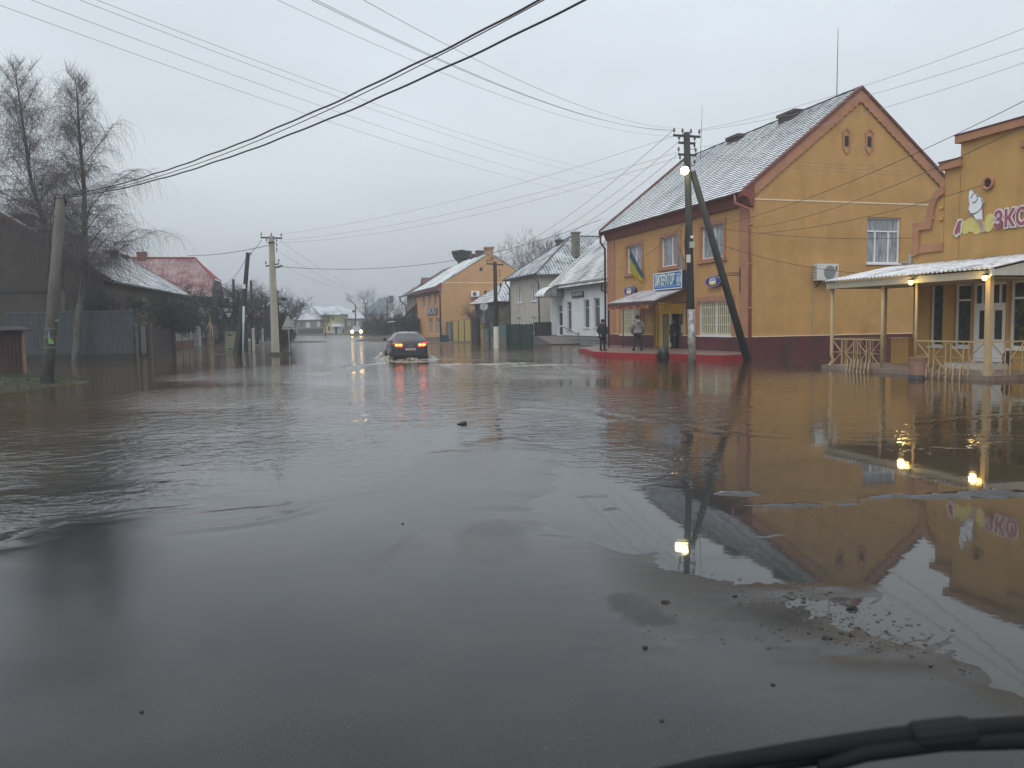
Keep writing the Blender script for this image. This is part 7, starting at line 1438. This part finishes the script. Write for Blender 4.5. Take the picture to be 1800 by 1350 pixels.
    for s in (-1, 1): f.lathe([(.008 * k, -.012 * k), (.028 * k, 0), (.02 * k, .012 * k)], v(s * .098, -.005, 1.63), 8, 'x')
    f.build('ear', SKINM, root); return root
BLK = mat('black_cloth', (.012, .012, .014), .85, .2, 6); NVY = mat('navy_coat', (.018, .021, .032), .8, .25, 6)
puff = mat('grey_puffer', (.17, .155, .155), .6, .25, 3, .8, 9, stretch=(.4, .4, 4)); pants = mat('black_trousers', (.018, .017, .019), .85, .2, 5)
zt_ = pz + .01
person('person in navy hooded coat, back turned, at the left end of the red kerb', 1059.5, 616.2, zt_, 1.62, .5, NVY, .70, pants, BLK, .03, NVY, 'hat')
person('person in grey quilted hooded jacket, back turned, looking in at the shop window', 1121, 616.5, zt_, 1.80, math.pi + .15, puff, .86, pants, BLK, .10, mat('hood_grey', (.25, .225, .205), .8, .2, 8), 'hat', arm=.2)
pr3 = Yh.w(.05, Yh.xx(1184, 590, .05)[0], zt_)
q = person('person in long black coat standing in the shop doorway, facing the street', 1184, 617.5, zt_, 1.58, math.radians(-52) + .0, BLK, .36, pants, mat('brown_hair', (.055, .03, .02), .7), .02, None, 'hair', arm=.05); q.location = pr3
# ------------------------------------------------------------------ overhead wires
WIRE = mat('wire_grey', (.15, .155, .165), .6); CABLE = mat('cable_black', (.030, .031, .036), .55, .1, 3); WTHIN = mat('wire_pale', (.32, .33, .35), .6)
def wire(lab, p0, p1, sag, r, m_=WIRE, group=None, t1=1.0, n=40, wob=0.0, t0=0.0):
    p0, p1 = Vector(p0), Vector(p1); pts = []
    for i in range(n + 1):
        t = t0 + (t1 - t0) * i / n; p = p0.lerp(p1, t); p.z -= 4 * sag * t * (1 - t); 
        if wob: p.z += wob * math.sin(t * 61) * math.sin(t * 23)
        pts.append(p)
    f = MB(); f.tube(pts, r, 5); r_w = r; o = f.build('overhead_wire', m_, None, smooth=True); tag(o, lab, 'wire', group); return o
tp = lpo + lpd * .985
wire('thick upper bundled cable from the leaning concrete pole, crossing to the top of the sky', tp + Vector((.1, 0, .12)), AT(950, 0, 11.6), .42, .017, CABLE, 'thick cables from the leaning pole', 1.12, 90, .012)
wire('thick lower cable from the leaning concrete pole, just below the upper bundled one', tp + Vector((.1, 0, .06)), AT(1030, 0, 10.8), .47, .017, CABLE, 'thick cables from the leaning pole', 1.12, 90, .010)
wire('slim cable twisted close beneath the upper thick cable', tp + Vector((.1, 0, .10)), AT(956, 0, 11.5), .50, .009, CABLE, 'thick cables from the leaning pole', 1.12, 60)
wire('thin cable from the top of the leaning pole down to the long house eaves', tp + Vector((.1, 0, -.5)), AT(330, 505, 62), .3, .014, CABLE); wire('thin cable from the leaning pole sloping off to the left border', tp + Vector((-.2, 0, -.5)), AT(-60, 300, 20), .1, .012, CABLE)
for k, (x0, y0, x1, y1) in enumerate(((-20, 2, 1180, 352), (50, -2, 1185, 338), (125, -6, 1190, 318), (160, -4, 1195, 308))):
    wire(f'{("lowest", "second lowest", "second highest", "highest")[k]} of the four thin wires from the upper left to the corner house roof', AT(x0, y0, 12), AT(x1, y1, 62), .95, .0040, WTHIN, 'four thin wires from the upper left', t0=-.05)
top = rpo + rpd * .985 + Vector((0, 0, .25))
for k, (x0, dx, dz) in enumerate(((480, -.55, -.25), (540, -.56, .0), (548, -.5, -.02), (632, -.15, .05))):
    wire(f'{("leftmost", "second", "third", "rightmost")[k]} of four wires from the top of the sky to the lamp pole', AT(x0, -4, 13), top + Vector((dx, 0, dz)), .5, 0.0040 if k == 0 else .0048, WIRE if k in (1, 2) else WTHIN, 'four wires from the top to the lamp pole', t0=-.05)
ctop = cpo + cpd * .985 + Vector((.5, 0, .2))
for k, (dz, d2, s_) in enumerate(((0, -.2, .5), (-.35, -.9, .55), (-.5, -1.1, .7))):
    wire(f'{("highest", "middle", "lowest")[k]} of three thin wires from pale concrete pole to street lamp pole', ctop + Vector((0, 0, dz)), top + Vector((-.4, 0, d2)), s_, .008, WTHIN, 'three wires between pale pole and lamp pole')
wire('darker sagging cable from the pale concrete pole across to the white house roof', cpo + cpd * .75 + Vector((.2, 0, 0)), Yh.w(-.3, LEN + .3, ZE + .6), 1.25, .014, CABLE)
m_top = mpo + mpd * .97 + Vector((0, 0, .2))
for k, (dx, d0, d2) in enumerate(((-.55, 0, -.0), (-.3, -.45, .02), (-.4, -1.0, 0), (-.2, -1.3, -.5))):
    wire(f'{("highest", "second highest", "second lowest", "lowest")[k]} of the wires fanning from lamp pole to white-footed pole', top + Vector((dx, 0, d0)), m_top + Vector((-.5 + .35 * k, 0, d2)), .6 + .1 * k, .009, WTHIN if k % 2 else WIRE, 'wires between lamp pole and white-footed pole')
for k, (y0, y1, Y1, s_) in enumerate(((50, 0, 13, .25), (84, -.05, 13, .25), (110, -.7, 13, .3))):
    wire(f'{("highest", "middle", "lowest")[k]} of three thin wires rising right above the gable peak', top + Vector((.5, 0, y1)), AT(1800, y0, 20), s_, .0065, WTHIN, 'thin wires right of the lamp pole', t1=1.05)
cr = rpo + rpd * .6
for k, (a, b2, s_, r_2, lab) in enumerate((((1238, 402, 33.2), (1805, 175, 17.5), .35, .008, 'dark wire slanting up right across the gable wall to the shop parapet'), ((1325, 400, 36.6), (1800, 222, 16.5), .35, .008, 'dark wire across the gable just below the slanting one'), ((1335, 410, 36.6), (1739, 322, 23.2), .25, .009, 'service cable from the house corner to the round vent of the shop'), ((1240, 397, 33.2), (1606, 418, 26.2), .2, .008, 'sagging wire low across the gable wall ending at the shop corner'), ((1238, 420, 33.2), (1600, 485, 27.5), .35, .009, 'thin wire drooping across the gable above the air conditioner'))):
    wire(lab, AT(*a), AT(*b2), s_, r_2, CABLE, t1=1.04 if k < 2 else 1)
for k, y in enumerate((286, 297, 306)): wire('faint wire running level across the gable below the attic vents', AT(1222, 268 + 4 * k, 33.2), AT(1810, y + 2, 36), .3, .006, WIRE, 'faint level wires across the gable')
wire('short service wire from the window of the amber facade to the lamp pole', Yh.w(-.1, Yh.xx(1090, 473, 0)[0], Yh.xx(1090, 473, 0)[1]), cr + Vector((-.1, 0, .2)), .3, .010, CABLE)
wire('thin cable from the black leaning pole to the red-roofed house', p1o + p1d * .97, Rf.w(.6, 2, eZ + 1.2), .9, .016, CABLE); wire('thin cable from the pale concrete pole to the left past the black pole', cpo + cpd * .93, AT(330, 449, 70), .2, .02, CABLE)
wire('slanted stay wire between the black pole top and the pale concrete pole', p1o + p1d * .98, cpo + cpd * .97 + Vector((-.6, 0, 0)), .1, .014, CABLE)
for k in range(3): wire('faint far wire between the pale concrete pole and the far pole with crossarm', cpo + cpd * (.96 - .1 * k) + Vector((.5, 0, 0)), AT(681 + 3 * k, 523, 150), .9, .008, WTHIN, 'faint far wires down the street')
for k in range(2): wire('faint far wire between the pole before the stone house and the white-footed pole', AT(733, 508 + 3 * k, 115), m_top + Vector((-.5 + k, 0, -.1)), .9, .016, WTHIN, 'faint far wires on the right side')
# ------------------------------------------------------------------ windscreen wiper of the car the picture is taken from
def wpt(px, py, d): return CAMP + ray(px, py) * d
wp = WORLD.thing('windscreen_wiper', 'blurred black windscreen wiper blade close in front at the lower right corner', 'wiper', *wpt(1660, 1300, .62))
o0 = Vector(wp.location); BLR = mat('wiper_rubber', (.008, .009, .010), .8, .1, 20, spec=.15)
P = [wpt(*p) - o0 for p in ((1120, 1372, .60), (1250, 1345, .605), (1420, 1318, .61), (1560, 1298, .615), (1700, 1283, .62), (1860, 1272, .63))]
f = MB(); f.tube(P, [.0055, .0065, .0075, .008, .008, .008], 8); f.build('blade', BLR, wp, smooth=True)
f = MB(); f.tube([p + (-UP) * .013 + FWD * .004 for p in P], [.0025] * 6, 6); f.build('rubber_lip', BLR, wp, smooth=True)
f = MB(); c = wpt(1655, 1291, .616) - o0; d = (P[4] - P[3]).normalized(); f.tube([c - d * .026, c - d * .02, c + d * .02, c + d * .026], [.009, .0118, .0118, .009], 12); f.build('clip', mat('wiper_clip', (.010, .011, .012), .75, spec=.15), wp, bevel=.003)
Q = [wpt(*p) - o0 for p in ((1655, 1296, .605), (1760, 1320, .60), (1900, 1390, .60), (2100, 1600, .62))]
Q = [wpt(*p) - o0 for p in ((1440, 1350, .60), (1520, 1325, .605), (1655, 1306, .612), (1860, 1300, .62), (2100, 1420, .66))]
f = MB(); f.tube(Q, [.005, .006, .0065, .007, .008], 8); f.build('arm', BLR, wp, smooth=True)
# ------------------------------------------------------------------ misty air
hz = MB(); hz.box(-420, 420, -25, 520, -1.5, 24)
hm = bpy.data.materials.new('haze'); hm.use_nodes = True; hn = hm.node_tree; hn.nodes.clear(); ho = hn.nodes.new('ShaderNodeOutputMaterial'); hv = hn.nodes.new('ShaderNodeVolumePrincipled')
hv.inputs['Color'].default_value = (.85, .90, .96, 1); hv.inputs['Density'].default_value = .0014; hn.links.new(hv.outputs[0], ho.inputs['Volume'])
if HAZE: tag(hz.build('haze', hm), 'thin grey mist hanging over the flooded street', kind='stuff')
